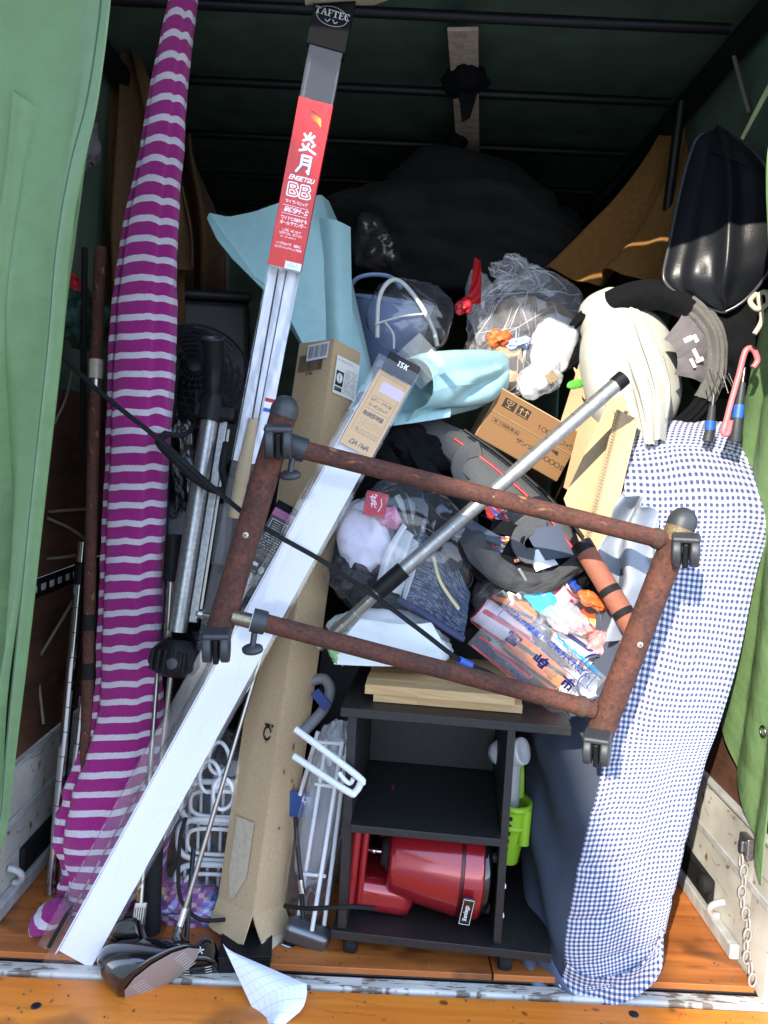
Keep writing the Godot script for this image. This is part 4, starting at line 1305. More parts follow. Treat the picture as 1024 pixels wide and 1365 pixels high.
func striped_roll() -> void:
	var nv := 220; var nu := 64
	var p := PackedVector3Array()
	var lens := PackedFloat32Array()
	var run := 0.0
	var last := Vector3()
	for j in nv:
		var f := j / (nv - 1.0) * (ROLL.size() - 1)
		var k := mini(int(f), ROLL.size() - 2)
		var a: Array = ROLL[k]; var b: Array = ROLL[k + 1]
		var u := f - k
		var le: Vector3 = a[0].lerp(b[0], u); var ri: Vector3 = a[1].lerp(b[1], u)
		var c := (le + ri) / 2.0
		if j > 0: run += c.distance_to(last)
		last = c
		lens.append(run)
		var wv := (ri - le) / 2.0
		var back := 0.62 + 0.1 * sin(f)
		for i in nu:
			var th := TAU * i / (nu - 1.0)
			# a rolled and folded quilt: flattened, with a lengthwise crease on each side
			var cr := 1.0 - 0.20 * exp(-pow((fposmod(th, TAU) - (PI + 0.95)) * 5.0, 2.0)) - 0.26 * exp(-pow((fposmod(th, TAU) - (TAU - 0.62)) * 7.0, 2.0))
			var w := 1.0 + (0.06 + 0.10 * smoothstep(0.62, 0.9, j / (nv - 1.0))) * N(cos(th) * 26.0, run * 420.0, sin(th) * 26.0) + 0.022 * N(cos(th) * 60.0 + 90.0, run * 1500.0, sin(th) * 40.0)
			var sq := pow(pow(absf(cos(th)), 2.6) + pow(absf(sin(th)), 2.6), -1.0 / 2.6)
			p.append(c + wv * (-cos(th)) * sq * w * cr + Vector3(0, 0.04 * sin(th), -sin(th)) * wv.length() * back * sq * w * cr * -1.0 * -1.0)
	var m := MB.new()
	m.grid(p, nu, nv, true)
	for j in nv:
		for i in nu:
			var th := TAU * i / (nu - 1.0)
			var tilt := -0.016 * pow(cos(th), 2.0) * (1.15 - j / (nv - 1.0)) + 0.007 * (smoothstep(TAU - 0.75, TAU - 0.5, th) - smoothstep(PI + 0.75, PI + 1.1, th)) - 0.006 * smoothstep(0.45, 1.0, j / (nv - 1.0)) * cos(th) + 0.004 * N(i * 5.0, lens[j] * 160.0, 1.0) + 0.006 * smoothstep(0.8, 1.0, j / (nv - 1.0)) * cos(th)
			m.uv[j * nu + i] = Vector2(i * 6.0 / (nu - 1.0), (lens[j] + tilt) / 0.0345)
	var t := thing("striped_quilt", "magenta and white striped towelling quilt, rolled and stood on end", "quilt", Vector3(p[(nv - 1) * nu].x, 0, -0.12))
	put("roll", m, M.stripes, t)
	# the foot of the quilt spills out over the floor
	m = MB.new()
	var q := blob(Vector3(-0.5091, -0.0097, -0.1200), Vector3(0.115, 0.040, 0.07), Vector3(0, 0.15, 0.10), 2.3, 0.30, 30.0, 4.0)
	m.grid(q, 56, 34, true)
	for i in m.uv.size():
		m.uv[i] = Vector2(m.v[i].x * 14.0, (m.v[i].y * 1.5 - m.v[i].x * 0.25 - m.v[i].z * 0.9) / 0.0345)
	put("hem", m, M.stripes, t)
	m = MB.new()
	m.grid(blob(Vector3(-0.5933, 0.0164, -0.0300), Vector3(0.036, 0.022, 0.04), Vector3(0, 0.2, 0.5), 2.2, 0.2, 30.0, 9.0, 0.0, 30, 20), 30, 20, true)
	for i in m.uv.size():
		m.uv[i] = Vector2(m.v[i].x * 14.0, (m.v[i].y + m.v[i].x * 0.4) / 0.0345)
	put("corner", m, M.stripes, t)

const ROLL := [
	[Vector3(-0.3970, 1.7499, -0.0200), Vector3(-0.3488, 1.7520, -0.0200)], [Vector3(-0.4110, 1.6758, -0.0400), Vector3(-0.3631, 1.6779, -0.0400)], [Vector3(-0.4428, 1.5595, -0.0600), Vector3(-0.3807, 1.5623, -0.0600)], [Vector3(-0.4675, 1.4361, -0.0750), Vector3(-0.3908, 1.4396, -0.0750)], [Vector3(-0.4996, 1.3076, -0.0900), Vector3(-0.4010, 1.3122, -0.0900)],
	[Vector3(-0.5213, 1.1739, -0.1000), Vector3(-0.4031, 1.1794, -0.1000)], [Vector3(-0.5293, 1.0368, -0.1100), Vector3(-0.4052, 1.0426, -0.1100)], [Vector3(-0.5328, 0.8959, -0.1150), Vector3(-0.4158, 0.9014, -0.1150)], [Vector3(-0.5363, 0.7518, -0.1200), Vector3(-0.4209, 0.7572, -0.1200)], [Vector3(-0.5410, 0.6053, -0.1200), Vector3(-0.4247, 0.6109, -0.1200)],
	[Vector3(-0.5457, 0.4565, -0.1200), Vector3(-0.4211, 0.4625, -0.1200)], [Vector3(-0.5546, 0.3734, -0.1200), Vector3(-0.4118, 0.3803, -0.1200)], [Vector3(-0.5770, 0.2965, -0.1200), Vector3(-0.4055, 0.3048, -0.1200)], [Vector3(-0.6025, 0.2188, -0.1200), Vector3(-0.4007, 0.2286, -0.1200)], [Vector3(-0.6113, 0.1438, -0.1150), Vector3(-0.3974, 0.1543, -0.1150)],
	[Vector3(-0.6021, 0.0619, -0.1100), Vector3(-0.3970, 0.0720, -0.1100)], [Vector3(-0.6132, -0.0009, -0.1100), Vector3(-0.3949, -0.0135, -0.1100)]]

func rods_and_boxes() -> void:
	# long cardboard box, one edge towards the viewer, flaps open at its foot
	var t := thing("cardboard_box", "long brown cardboard box standing on end with its bottom flaps open", "box", Vector3(-0.1971, 0.0104, 0.0200))
	var bot := Vector3(-0.2063, 0.0589, 0.0000)
	var top := Vector3(-0.1144, 1.1343, -0.2000)
	var f := frame(bot, top, Vector3(0.04, 0, 1))
	var L := bot.distance_to(top)
	var ang := 0.70
	# ridge lies on the axis; the left face runs to -x and back, the right face to +x and back
	var dl := f.basis * Vector3(-cos(ang), 0, -sin(ang)); var dr := f.basis * Vector3(sin(ang), 0, -cos(ang))
	var wl := 0.094; var wr := 0.083
	var up := f.basis.y
	var m := MB.new()
	var q0 := bot; var q1 := top
	for e in [[dl * wl, Vector3.ZERO, "left"], [Vector3.ZERO, dr * wr, "right"], [dr * wr, dr * wr + dl * wl, "back"], [dr * wr + dl * wl, dl * wl, "side"]]:
		m = MB.new()
		var pp := PackedVector3Array()
		var out: Vector3 = up.cross(e[1] - e[0]).normalized() * -1.0
		for j in 30:
			for i in 5:
				var c: Vector3 = q1.lerp(q0, j / 29.0) + e[0].lerp(e[1], i / 4.0)
				var edge := sin(PI * i / 4.0)
				pp.append(c + out * -0.0012 * edge * N(j * 5.0, i * 3.0, 2.0) * 3.0)
		m.sheet(pp, 5, 30, 0.003)
		put("panel", m, M.cardboard, t)
	m = MB.new()
	m.sheet(PackedVector3Array([q1 + dl * wl, q1 + dl * wl + dr * wr, q1, q1 + dr * wr]), 2, 2, 0.003)
	put("end_panel", m, M.cardboard, t)
	# flaps
	var lf := PackedVector3Array(); var rf := PackedVector3Array()
	for j in 8:
		for i in 8:
			var u := i / 7.0; var v_ := j / 7.0
			var rnd := 0.004 * (pow(absf(u - 0.5) * 2.0, 6.0)) * v_
			lf.append(q0 + dl * wl * (1.0 - u) - up * (v_ * 0.050 - rnd) + (f.basis.z * 0.6 - f.basis.x * 0.3) * 0.030 * v_)
			rf.append(q0 + dr * wr * u - up * (v_ * 0.062 - rnd) + (f.basis.x * 0.75 + f.basis.z * 0.35) * 0.034 * v_ + f.basis.x * 0.008 * v_ * v_)
	m = MB.new(); m.sheet(lf, 8, 8, 0.003)
	put("flap", m, M.cardboard, t)
	m = MB.new(); m.sheet(rf, 8, 8, 0.003)
	var rfl := put("flap", m, M.cardboard, t)
	m = MB.new()
	m.sheet(PackedVector3Array([rf[6 * 8 - 8] + f.basis.z * 0.003, rf[6 * 8 - 1] + f.basis.z * 0.003, rf[56] + f.basis.z * 0.003, rf[63] + f.basis.z * 0.003]), 2, 2, 0.0006)
	put("bare_strip", m, M.tape, rfl)
	# torn-off tape mark, barcodes, shipping label, lettering
	var nl := up.cross(dl).normalized()
	if nl.z < 0: nl = -nl
	var nr := up.cross(dr).normalized()
	if nr.z < 0: nr = -nr
	m = MB.new()
	var tp := PackedVector3Array()
	for j in 14:
		for i in 6:
			var u := 0.15 + 0.50 * i / 5.0
			var hgt := 0.012 + 0.145 * j / 13.0
			if j > 9: u = lerpf(u, 0.30, (j - 9) / 5.0)
			tp.append(q0 + dl * wl * (0.9 - u) + up * (0.17 - hgt) + nl * 0.0060)
	m.sheet(tp, 6, 14, 0.0004)
	put("tape_mark", m, M.tape, t)
	var lab := func(mm: MB, d: Vector3, w: float, u0: float, u1: float, h0: float, h1: float, nn: Vector3, lean: float) -> void:
		var o := q1 + nn * 0.0060
		var A := o + d * w * u0 - up * h0; var Bq := o + d * w * u1 - up * (h0 + lean)
		var Cq := o + d * w * u1 - up * (h1 + lean); var Dq := o + d * w * u0 - up * h1
		mm.quad(A, Bq, Cq, Dq)
	var im := canvas(220, 130, Color(0.86, 0.86, 0.88))
	barcode(im, 14, 16, 190, 96, 3)
	m = MB.new(); lab.call(m, dl, wl, 0.66, 0.06, 0.008, 0.042, nl + nl * 0.2, -0.004)
	put("barcode_label", m, shown(im, 0.5), t)
	im = canvas(256, 140, Color(0, 0, 0, 0))
	barcode(im, 4, 8, 240, 104, 5); line(im, "0186", 90, 118, 16, 3, Color(0.06, 0.05, 0.05))
	m = MB.new(); lab.call(m, dl, wl, 0.90, 0.16, 0.026, 0.074, nl, -0.004)
	put("printed_barcode", m, shown(im, 0.8, true), t)
	m = MB.new(); lab.call(m, dr, wr, 0.10, 0.97, 0.028, 0.105, nr, 0.0)
	put("shipping_label", m, shown(shipping_label(), 0.5), t)
	im = canvas(160, 160, Color(0, 0, 0, 0))
	var k := Color(0.03, 0.025, 0.02)
	for a in 34:
		var th := 0.5 + a * 0.16
		stroke(im, Vector2(70 + 38 * cos(th), 100 + 38 * sin(th)), Vector2(70 + 38 * cos(th + 0.16), 100 + 38 * sin(th + 0.16)), 15, k)
	stroke(im, Vector2(36, 52), Vector2(84, 52), 15, k); stroke(im, Vector2(112, 52), Vector2(118, 52), 17, k); stroke(im, Vector2(66, 154), Vector2(72, 154), 8, k)
	m = MB.new()
	var o2 := q0 + up * 0.355 + nl * 0.0060
	m.quad(o2 + dl * 0.040, o2 + dl * 0.002, o2 + dl * 0.002 - up * 0.05, o2 + dl * 0.040 - up * 0.05)
	put("printed_letters", m, shown(im, 0.8, true), t)
	for e in [[0.30, 0.5, 0.010], [0.255, 0.3, 0.006], [0.22, 0.7, 0.012], [0.235, 0.62, 0.005], [0.15, 0.4, 0.004], [0.175, 0.82, 0.006]]:   # stains
		m = MB.new()
		var c: Vector3 = q0 + up * e[0] + dr * wr * e[1] + nr * 0.0055
		m.quad(c + up * e[2], c + dr * 0.003, c - up * e[2] * 0.8, c - dr * 0.003)
		put("stain", m, M.ply_edge, t)

	# tall clear pack with a white card and a manual inside
	t = thing("rod_pack", "long clear plastic rod pack with white card and brown manual, leaning left to right", "rod pack", Vector3(-0.5255, -0.0391, 0.0300))
	bot = Vector3(-0.5148, -0.0120, 0.0734); top = Vector3(0.0165, 1.0779, -0.1000)
	f = frame(bot, top, Vector3(0, 0.1, 1))
	L = bot.distance_to(top)
	m = MB.new()
	m.box(f, Vector3(-0.0325, 0.01, -0.019), Vector3(0.0325, L - 0.05, -0.0175), 0.0006)
	m.box(f, Vector3(-0.0345, 0.01, -0.0195), Vector3(-0.0330, L - 0.05, -0.004), 0.0006)
	put("white_card", m, M.paper, t)
	m = MB.new()
	m.box(f, Vector3(-0.044, 0.0, -0.024), Vector3(0.041, L, 0.016), 0.0015)
	put("clear_case", m, M.film_smooth, t)
	var wp := PackedVector3Array()
	for j in 30:
		for i in 10:
			wp.append(f * Vector3(lerpf(-0.043, 0.040, i / 9.0), L * (1.0 - j / 29.0), 0.0163))
	put("film_glint", glint_lines(wp, 10, 30, 16, 19, 0.0005, 0.9, 0.9), M.crease, t).set_meta("kind", "stuff")
	m = MB.new()   # soft clear sleeve round the case
	m.box(f, Vector3(-0.068, 0.015, -0.012), Vector3(-0.045, L * 0.62, 0.006), 0.001)
	put("clear_flap", m, M.film_smooth, t)
	m = MB.new()
	m.box(f, Vector3(-0.052, 0.022, -0.022), Vector3(-0.0445, 0.088, 0.010), 0.0015)
	put("black_end", m, M.black_plastic, t)
	m = MB.new()
	m.quad(f * Vector3(-0.031, L - 0.022, -0.004), f * Vector3(0.036, L - 0.022, -0.004), f * Vector3(0.036, L - 0.178, -0.004), f * Vector3(-0.031, L - 0.178, -0.004))
	put("manual", m, shown(booklet(), 0.7), t)
	m = MB.new()
	m.box(f, Vector3(-0.028, L - 0.018, -0.018), Vector3(0.036, L + 0.014, 0.012), 0.001)
	put("black_top", m, M.black_plastic, t)
	var g2 := f; g2.origin = f * Vector3(0.006, L + 0.0, 0.0128)
	words("ISK", "Droid Sans", true, 0.010, g2, M.print_white, t)
	m = MB.new()   # hinged clear lid, open towards the right
	var ld := Transform3D(f.basis * Basis.from_euler(Vector3(-0.5, 0.3, -0.35)), f * Vector3(0.012, L + 0.012, -0.01))
	m.box(ld, Vector3(-0.03, 0.0, -0.02), Vector3(0.05, 0.062, 0.02), 0.0015)
	put("clear_lid", m, clear(0.10, Color(0.85, 0.9, 0.92)), t)
	m = MB.new()
	m.box(ld, Vector3(0.008, 0.036, 0.0205), Vector3(0.044, 0.054, 0.021), 0.0003)
	put("price_sticker", m, mat(0.55, 0.45, 0.58, 0.5), t)
	m = MB.new()
	m.quad(f * Vector3(-0.080, 0.885, -0.034), f * Vector3(-0.036, 0.885, -0.034), f * Vector3(-0.036, 0.715, -0.034), f * Vector3(-0.080, 0.715, -0.034))
	var bl := put("specification_label", m, shown(black_label(), 0.35), t)
	m = MB.new()
	m.box(f, Vector3(-0.082, 0.62, -0.040), Vector3(-0.034, 0.90, -0.0345), 0.001)
	put("black_sleeve", m, M.black_card, bl)

	# narrow upright rod pack with the red label
	t = thing("rod_pack", "narrow upright clear rod pack with a red printed label and black top", "rod pack", Vector3(-0.3688, 0.1562, -0.0700))
	bot = Vector3(-0.3717, 0.1633, -0.0850); top = Vector3(-0.1096, 1.6701, 0.0600)
	f = frame(bot, top, Vector3(0.12, 0, 1))
	L = bot.distance_to(top)
	var W := 0.0275
	m = MB.new()
	m.box(f, Vector3(-W, 0, -0.022), Vector3(W, L - 0.05, 0.017), 0.0015)
	put("clear_case", m, clear(0.02, Color(0.93, 0.95, 1.0), bumps(30, 0.012, 3.0), 0.25, 3.0, 0.05), t)
	t.get_node("clear_case").mesh.surface_get_material(0).metallic_specular = 0.42
	var s0 := Vector3(-0.1443, 1.4808, 0.0300); var s1 := Vector3(-0.1896, 1.2208, 0.0000)
	var y1 := f.basis.y.dot(s0 - bot); var y0 := f.basis.y.dot(s1 - bot)
	m = MB.new()
	m.quad(f * Vector3(-W, y1, 0.0176), f * Vector3(W, y1, 0.0176), f * Vector3(W, y0, 0.0176), f * Vector3(-W, y0, 0.0176))
	put("red_label", m, shown(red_label(), 0.3), t)
	m = MB.new()
	m.box(f, Vector3(-W - 0.0006, y0, -0.0225), Vector3(-W - 0.0001, y1, 0.0174), 0.0002)
	m.box(f, Vector3(W + 0.0001, y0, -0.0225), Vector3(W + 0.0006, y1, 0.0174), 0.0002)
	put("label_side", m, mat(0.5, 0.01, 0.015, 0.35), t)
	m = MB.new()
	m.box(f, Vector3(-0.022, y1 - 0.02, -0.018), Vector3(0.022, L - 0.06, -0.016), 0.0008)
	put("black_card", m, M.black_card, t)
	m = MB.new()
	m.box(f, Vector3(-W - 0.004, L - 0.115, -0.024), Vector3(W + 0.004, L + 0.02, 0.0195), 0.002)
	put("black_top", m, M.black_card, t)
	g2 = f; g2.origin = f * Vector3(0.0, L - 0.064, 0.0196)
	words("TAFTEC", "Droid Serif", true, 0.010, g2, mat(0.4, 0.4, 0.38, 0.5), t)
	m = MB.new()
	var el := PackedVector3Array()
	for i in 33:
		var a := TAU * i / 32.0
		el.append(f * Vector3(cos(a) * 0.025, L - 0.068 + sin(a) * 0.014, 0.0200))
	m.tube(el, 0.0005, 5, false)
	put("oval_emblem", m, mat(0.35, 0.36, 0.36, 0.5), t)
	m = MB.new()
	for s in [-1.0, 1.0]:
		m.tube(curve([f * Vector3(s * 0.002, L - 0.072, 0.0199), f * Vector3(s * 0.006, L - 0.077, 0.0199), f * Vector3(s * 0.010, L - 0.074, 0.0199)], 4), 0.0009, 5)
	put("wing_mark", m, mat(0.35, 0.36, 0.36, 0.5), t)
	# rods inside, and a pale sheet for the sky reflected in the case
	for e in [[-0.010, 0.004, M.steel_dark, 0.0016], [0.004, 0.002, M.grey_plastic, 0.0012]]:
		m = MB.new()
		m.bar(f * Vector3(e[0] * 0.2 + 0.006, 0.05, e[1] - 0.006), f * Vector3(e[0], y0 - 0.002, e[1] - 0.004), e[3], 10)
		put("rod_section", m, e[2], t)
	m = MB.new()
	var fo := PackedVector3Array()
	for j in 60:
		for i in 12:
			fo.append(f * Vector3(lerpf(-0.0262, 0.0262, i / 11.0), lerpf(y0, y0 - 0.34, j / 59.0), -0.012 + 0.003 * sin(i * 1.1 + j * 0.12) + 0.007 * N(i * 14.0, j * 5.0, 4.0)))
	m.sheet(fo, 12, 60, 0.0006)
	put("sky_reflection", m, mat(0.70, 0.72, 0.79, 0.32), t)
	m = MB.new()
	m.box(f, Vector3(0.010, y0 - 0.235, 0.0172), Vector3(0.026, y0 - 0.225, 0.0178), 0.0002)
	var fl := put("flag_sticker", m, M.print_white, t)
	m = MB.new()
	m.box(f, Vector3(0.010, y0 - 0.2245, 0.0172), Vector3(0.026, y0 - 0.218, 0.0178), 0.0002)
	put("red_band", m, M.red_plastic, fl)
	m = MB.new()
	m.box(f, Vector3(0.010, y0 - 0.242, 0.0172), Vector3(0.026, y0 - 0.2355, 0.0178), 0.0002)
	put("blue_band", m, M.blue_plastic, fl)

	m = MB.new()
	m.tube(PackedVector3Array([f * Vector3(-0.004, y0 - 0.26, -0.001), f * Vector3(-0.005, y0 - 0.36, -0.001), f * Vector3(-0.006, y0 - 0.44, -0.001)]), PackedFloat32Array([0.009, 0.0125, 0.010]), 14)
	put("cork_grip", m, mat(0.50, 0.37, 0.20, 0.8, 0.0, grey(63, 0.06, 0.75, 1.0), 16.0), t)

	# pale blue plastic sheet, rolled into a cone
	t = thing("plastic_sheet", "pale blue vinyl sheet rolled into an upright cone behind the red label", "vinyl sheet", Vector3(-0.0791, 1.0447, -0.3000))
	m = MB.new()
	var nu := 60; var nv := 40
	var cone := PackedVector3Array()
	var tip := Vector3(-0.0613, 0.9797, -0.2400)
	for j in nv:
		var v_ := j / (nv - 1.0)
		for i in nu:
			var u := i / (nu - 1.0)
			# rim of the roll, from the outer right edge round the front to the flared left tongue
			var r := along(PackedVector3Array(CONE), u)
			var lo := along(PackedVector3Array(CONE_FOOT), u)
			var q := r.lerp(lo, v_)
			q += Vector3(0, 0, 0.012) * N(u * 80.0, v_ * 30.0, 3.0)
			cone.append(q)
	m.sheet(cone, nu, nv, 0.002)
	put("rolled_sheet", m, M.blue_sheet, t)
	m = MB.new()
	var bk := PackedVector3Array()
	for j in 20:
		var v_ := j / 19.0
		for i in 12:
			var u := i / 11.0
			var x0 := Vector3(-0.1855, 1.4293, -0.4200); var x1 := Vector3(-0.1045, 1.4093, -0.4000)
			var y0_ := Vector3(-0.1494, 1.0788, -0.3600); var y1_ := Vector3(-0.0846, 1.1282, -0.3400)
			bk.append(x0.lerp(x1, u).lerp(y0_.lerp(y1_, u), v_) + Vector3(0, 0, 0.03 * sin(u * PI)))
	m.sheet(bk, 12, 20, 0.002)
	put("inner_turn", m, M.blue_sheet, t)

const CONE := [Vector3(-0.1378, 1.4440, -0.5100), Vector3(-0.1613, 1.4854, -0.4700), Vector3(-0.1752, 1.4870, -0.4300), Vector3(-0.2090, 1.4677, -0.3900), Vector3(-0.2565, 1.4495, -0.3800), Vector3(-0.3150, 1.4291, -0.3900), Vector3(-0.3746, 1.4180, -0.4000), Vector3(-0.4188, 1.4271, -0.4100), Vector3(-0.4163, 1.4070, -0.3800), Vector3(-0.3868, 1.3554, -0.3500), Vector3(-0.3490, 1.3126, -0.3300), Vector3(-0.2979, 1.2766, -0.3200), Vector3(-0.2603, 1.2497, -0.3100)]
const CONE_FOOT := [Vector3(-0.0401, 1.0887, -0.4100), Vector3(-0.0390, 1.0776, -0.3800), Vector3(-0.0397, 1.0643, -0.3600), Vector3(-0.0453, 1.0497, -0.3450), Vector3(-0.0804, 1.0392, -0.3350), Vector3(-0.1292, 1.0447, -0.3300), Vector3(-0.1549, 1.0756, -0.3300), Vector3(-0.1811, 1.1225, -0.3300), Vector3(-0.2065, 1.1684, -0.3250), Vector3(-0.2231, 1.1984, -0.3200), Vector3(-0.2390, 1.2125, -0.3150), Vector3(-0.2499, 1.2267, -0.3100), Vector3(-0.2594, 1.2440, -0.3050)]

func wood_head(t: Node3D, heel: Vector3, toe: Vector3, back: Vector3, h: float, face: Material) -> void:
	# a driver head: rounded crown, flat milled face between heel and toe
	var c := (heel + toe) / 2.0
	var xx := (toe - heel) / 2.0
	var up := xx.cross(back).normalized()
	if up.y < 0: up = -up
	var m := MB.new()
	var p := PackedVector3Array()
	for j in 22:
		var ph := PI * j / 21.0
		for i in 40:
			var th := TAU * i / 39.0
			var d := Vector3(sin(ph) * cos(th), cos(ph), sin(ph) * sin(th))
			var bz := d.z if d.z > 0 else d.z * 0.12
			var tp := 1.0 - 0.25 * maxf(d.z, 0.0)
			p.append(c + xx * d.x * tp * 1.04 + up * d.y * h * (1.0 if d.y > 0 else 0.8) * tp + back * bz)
	m.grid(p, 40, 22, true)
	put("crown", m, M.black_gloss, t)
	m = MB.new()
	p = PackedVector3Array()
	var fwd := -back.normalized()
	for j in 9:
		for i in 13:
			var a := PI * 2.0 * i / 12.0
			var r := j / 8.0
			p.append(c + xx * cos(a) * r * 0.99 + up * sin(a) * r * h * 0.86 + fwd * (back.length() * 0.122 * sqrt(maxf(0.0, 1.0 - r * r * 0.55))  + 0.0012))
	m.grid(p, 13, 9, true)
	put("face", m, face, t)
	m = MB.new()
	for k in 7:
		for s in [-1.0, 1.0]:
			var y := -0.55 + k * 0.17
			var A: Vector3 = c + xx * s * 0.42 + up * y * h + fwd * (back.length() * 0.12 + 0.0022)
			m.ribbon(A, A + xx * s * 0.28 - fwd * back.length() * 0.014, up, 0.0012)
	put("score_lines", m, M.print_white, t)

func golf() -> void:
	# silver-faced driver at the front
	var face := mat(0.40, 0.37, 0.35, 0.42, 0.35, grey(40, 0.05, 0.8, 1.0), 20.0)
	var t := thing("golf_club", "golf driver with silver face and steel shaft at the front of the floor", "golf club", Vector3(-0.3756, -0.0365, 0.1000))
	wood_head(t, Vector3(-0.2939, 0.0496, 0.0850), Vector3(-0.4060, -0.0166, 0.1250), Vector3(-0.105, 0.004, -0.050), 0.050, face)
	var hz := Vector3(-0.3267, 0.0572, 0.0700)
	var m := MB.new()
	m.tube(PackedVector3Array([Vector3(-0.3120, 0.0487, 0.0850), hz, hz.lerp(Vector3(-0.2617, 0.3310, -0.0200), 0.06)]), PackedFloat32Array([0.013, 0.0085, 0.0075]), 14)
	put("hosel", m, M.black_gloss, t)
	m = MB.new()
	m.bar(hz.lerp(Vector3(-0.2617, 0.3310, -0.0200), 0.05), hz.lerp(Vector3(-0.2617, 0.3310, -0.0200), 0.16), 0.0068, 14)
	put("ferrule", m, M.chrome, t)
	m = MB.new()
	m.bar(hz, Vector3(-0.2143, 0.5437, -0.0750), 0.0046, 12)
	put("shaft", m, M.brush, t)
	# black wood with brass-coloured hosel, left
	t = thing("golf_club", "black golf wood with yellow shaft tip lying behind the clear sleeve", "golf club", Vector3(-0.4326, 0.0055, 0.0300))
	wood_head(t, Vector3(-0.4203, 0.0541, -0.0000), Vector3(-0.3982, 0.0264, 0.0500), Vector3(-0.085, -0.01, 0.0), 0.03, mat(0.10, 0.09, 0.08, 0.3, 0.8))
	m = MB.new()
	m.bar(Vector3(-0.4172, 0.0383, 0.0000), Vector3(-0.4197, 0.1132, -0.0200), 0.0055, 12)
	put("tip", m, mat(0.50, 0.24, 0.04, 0.35), t)
	m = MB.new()
	m.bar(Vector3(-0.4200, 0.1126, -0.0210), Vector3(-0.4264, 0.5631, -0.1350), 0.0042, 10)
	put("shaft", m, M.steel_dark, t)
	# grooved iron beside it
	t = thing("golf_club", "narrow grooved iron head on edge between the two black woods", "golf club", Vector3(-0.4099, 0.0237, 0.0300))
	m = MB.new()
	var f := frame(Vector3(-0.4076, 0.0169, 0.0450), Vector3(-0.4040, 0.1030, 0.0200), Vector3(0.4, 0, 1))
	m.box(f, Vector3(-0.012, 0, -0.004), Vector3(0.012, 0.075, 0.004), 0.004)
	put("head", m, M.brush, t)
	m = MB.new()
	for k in 5:
		m.box(f, Vector3(-0.009 + k * 0.004, 0.006, 0.0042), Vector3(-0.0075 + k * 0.004, 0.066, 0.0048), 0.0003)
	put("groove", m, M.black_plastic, t)
	m = MB.new()
	m.bar(f * Vector3(0, 0.07, 0), Vector3(-0.4258, 0.5356, -0.1250), 0.0045, 10)
	put("shaft", m, M.brush, t)
	# club head with a star by the black box
	t = thing("golf_club", "dark glossy club head with a small star mark beside the black box", "golf club", Vector3(-0.2929, -0.0203, 0.0600))
	wood_head(t, Vector3(-0.3223, -0.0162, 0.0600), Vector3(-0.2545, -0.0079, 0.0550), Vector3(0.0, 0.02, -0.06), 0.036, M.black_gloss)
	m = MB.new()
	var sc := Vector3(-0.2858, 0.0316, 0.0680)
	for k in 5:
		var a := TAU * k / 5.0 + 0.3
		m.ribbon(sc, sc + Vector3(cos(a) * 0.006, sin(a) * 0.006, 0), Vector3(-sin(a), cos(a), 0), 0.002)
	put("star_mark", m, M.print_white, t)
	m = MB.new()
	m.bar(Vector3(-0.3171, -0.0075, 0.0500), Vector3(-0.3306, 0.1538, -0.0500), 0.0045, 10)
	put("shaft", m, M.steel_dark, t)
	# grip end standing on the floor
	t = thing("golf_club", "golf club standing on its black rubber grip beside the clear bag of baskets", "golf club", Vector3(-0.4003, -0.0031, -0.0200))
	m = MB.new()
	m.tube(PackedVector3Array([Vector3(-0.4004, 0.0014, -0.0200), Vector3(-0.4020, 0.0584, -0.0300), Vector3(-0.4030, 0.1529, -0.0450), Vector3(-0.4005, 0.2781, -0.0600)]), PackedFloat32Array([0.019, 0.018, 0.0165, 0.015]), 14)
	put("grip", m, M.black_rubber, t)
	m = MB.new()
	m.bar(Vector3(-0.4005, 0.2781, -0.0600), Vector3(-0.3892, 0.5169, -0.0900), 0.006, 10)
	put("shaft", m, M.brush, t)
	# iron with a chunky silver head by the cardboard flap
	t = thing("golf_club", "grey metal putter head lying by the open cardboard flap", "golf club", Vector3(-0.1005, 0.0017, 0.0000))
	m = MB.new()
	f = Transform3D(Basis.from_euler(Vector3(0.2, -0.15, -0.24)), Vector3(-0.1037, 0.0226, -0.0100))
	m.box(f, Vector3(-0.045, -0.024, -0.02), Vector3(0.042, 0.016, 0.02), 0.012)
	put("head", m, mat(0.16, 0.165, 0.17, 0.4, 0.8), t)
	m = MB.new()
	m.box(f, Vector3(-0.043, -0.031, -0.018), Vector3(0.040, -0.0245, 0.022), 0.003)
	put("sole", m, M.brush, t)
	m = MB.new()
	m.tube(curve([Vector3(-0.1145, 0.0484, -0.0100), Vector3(-0.1200, 0.0901, -0.0200), Vector3(-0.1190, 0.1003, -0.0200), Vector3(-0.1323, 0.1689, -0.0400), Vector3(-0.1397, 0.2221, -0.0500)], 4), 0.0045, 10)
	put("shaft", m, M.steel_dark, t)
	m = MB.new()
	m.bar(Vector3(-0.1186, 0.0933, -0.0195), Vector3(-0.1229, 0.1165, -0.0245), 0.006, 12)
	put("ferrule", m, M.chrome, t)
	# two black grips behind the striped quilt
	for e in [[Vector3(-0.4435, 1.0838, -0.2400), Vector3(-0.4422, 0.8700, -0.2000), Vector3(-0.4283, 0.4562, -0.1400), 0.011, "club grip with pale lettering band right of the striped quilt"], [Vector3(-0.4045, 0.7395, -0.1300), Vector3(-0.4052, 0.6486, -0.1200), Vector3(-0.4053, 0.4692, -0.1000), 0.015, "ribbed black grip above the ribbed black foot"]]:
		t = thing("golf_club", e[4], "golf club", e[2])
		m = MB.new()
		m.tube(PackedVector3Array([e[0], e[1]]), e[3], 14)
		put("grip", m, M.black_rubber, t)
		m = MB.new()
		for k in 8:
			var c: Vector3 = e[0].lerp(e[1], 0.1 + k * 0.11)
			m.bar(c, c + (e[1] - e[0]) * 0.045, e[3] + 0.0012, 12)
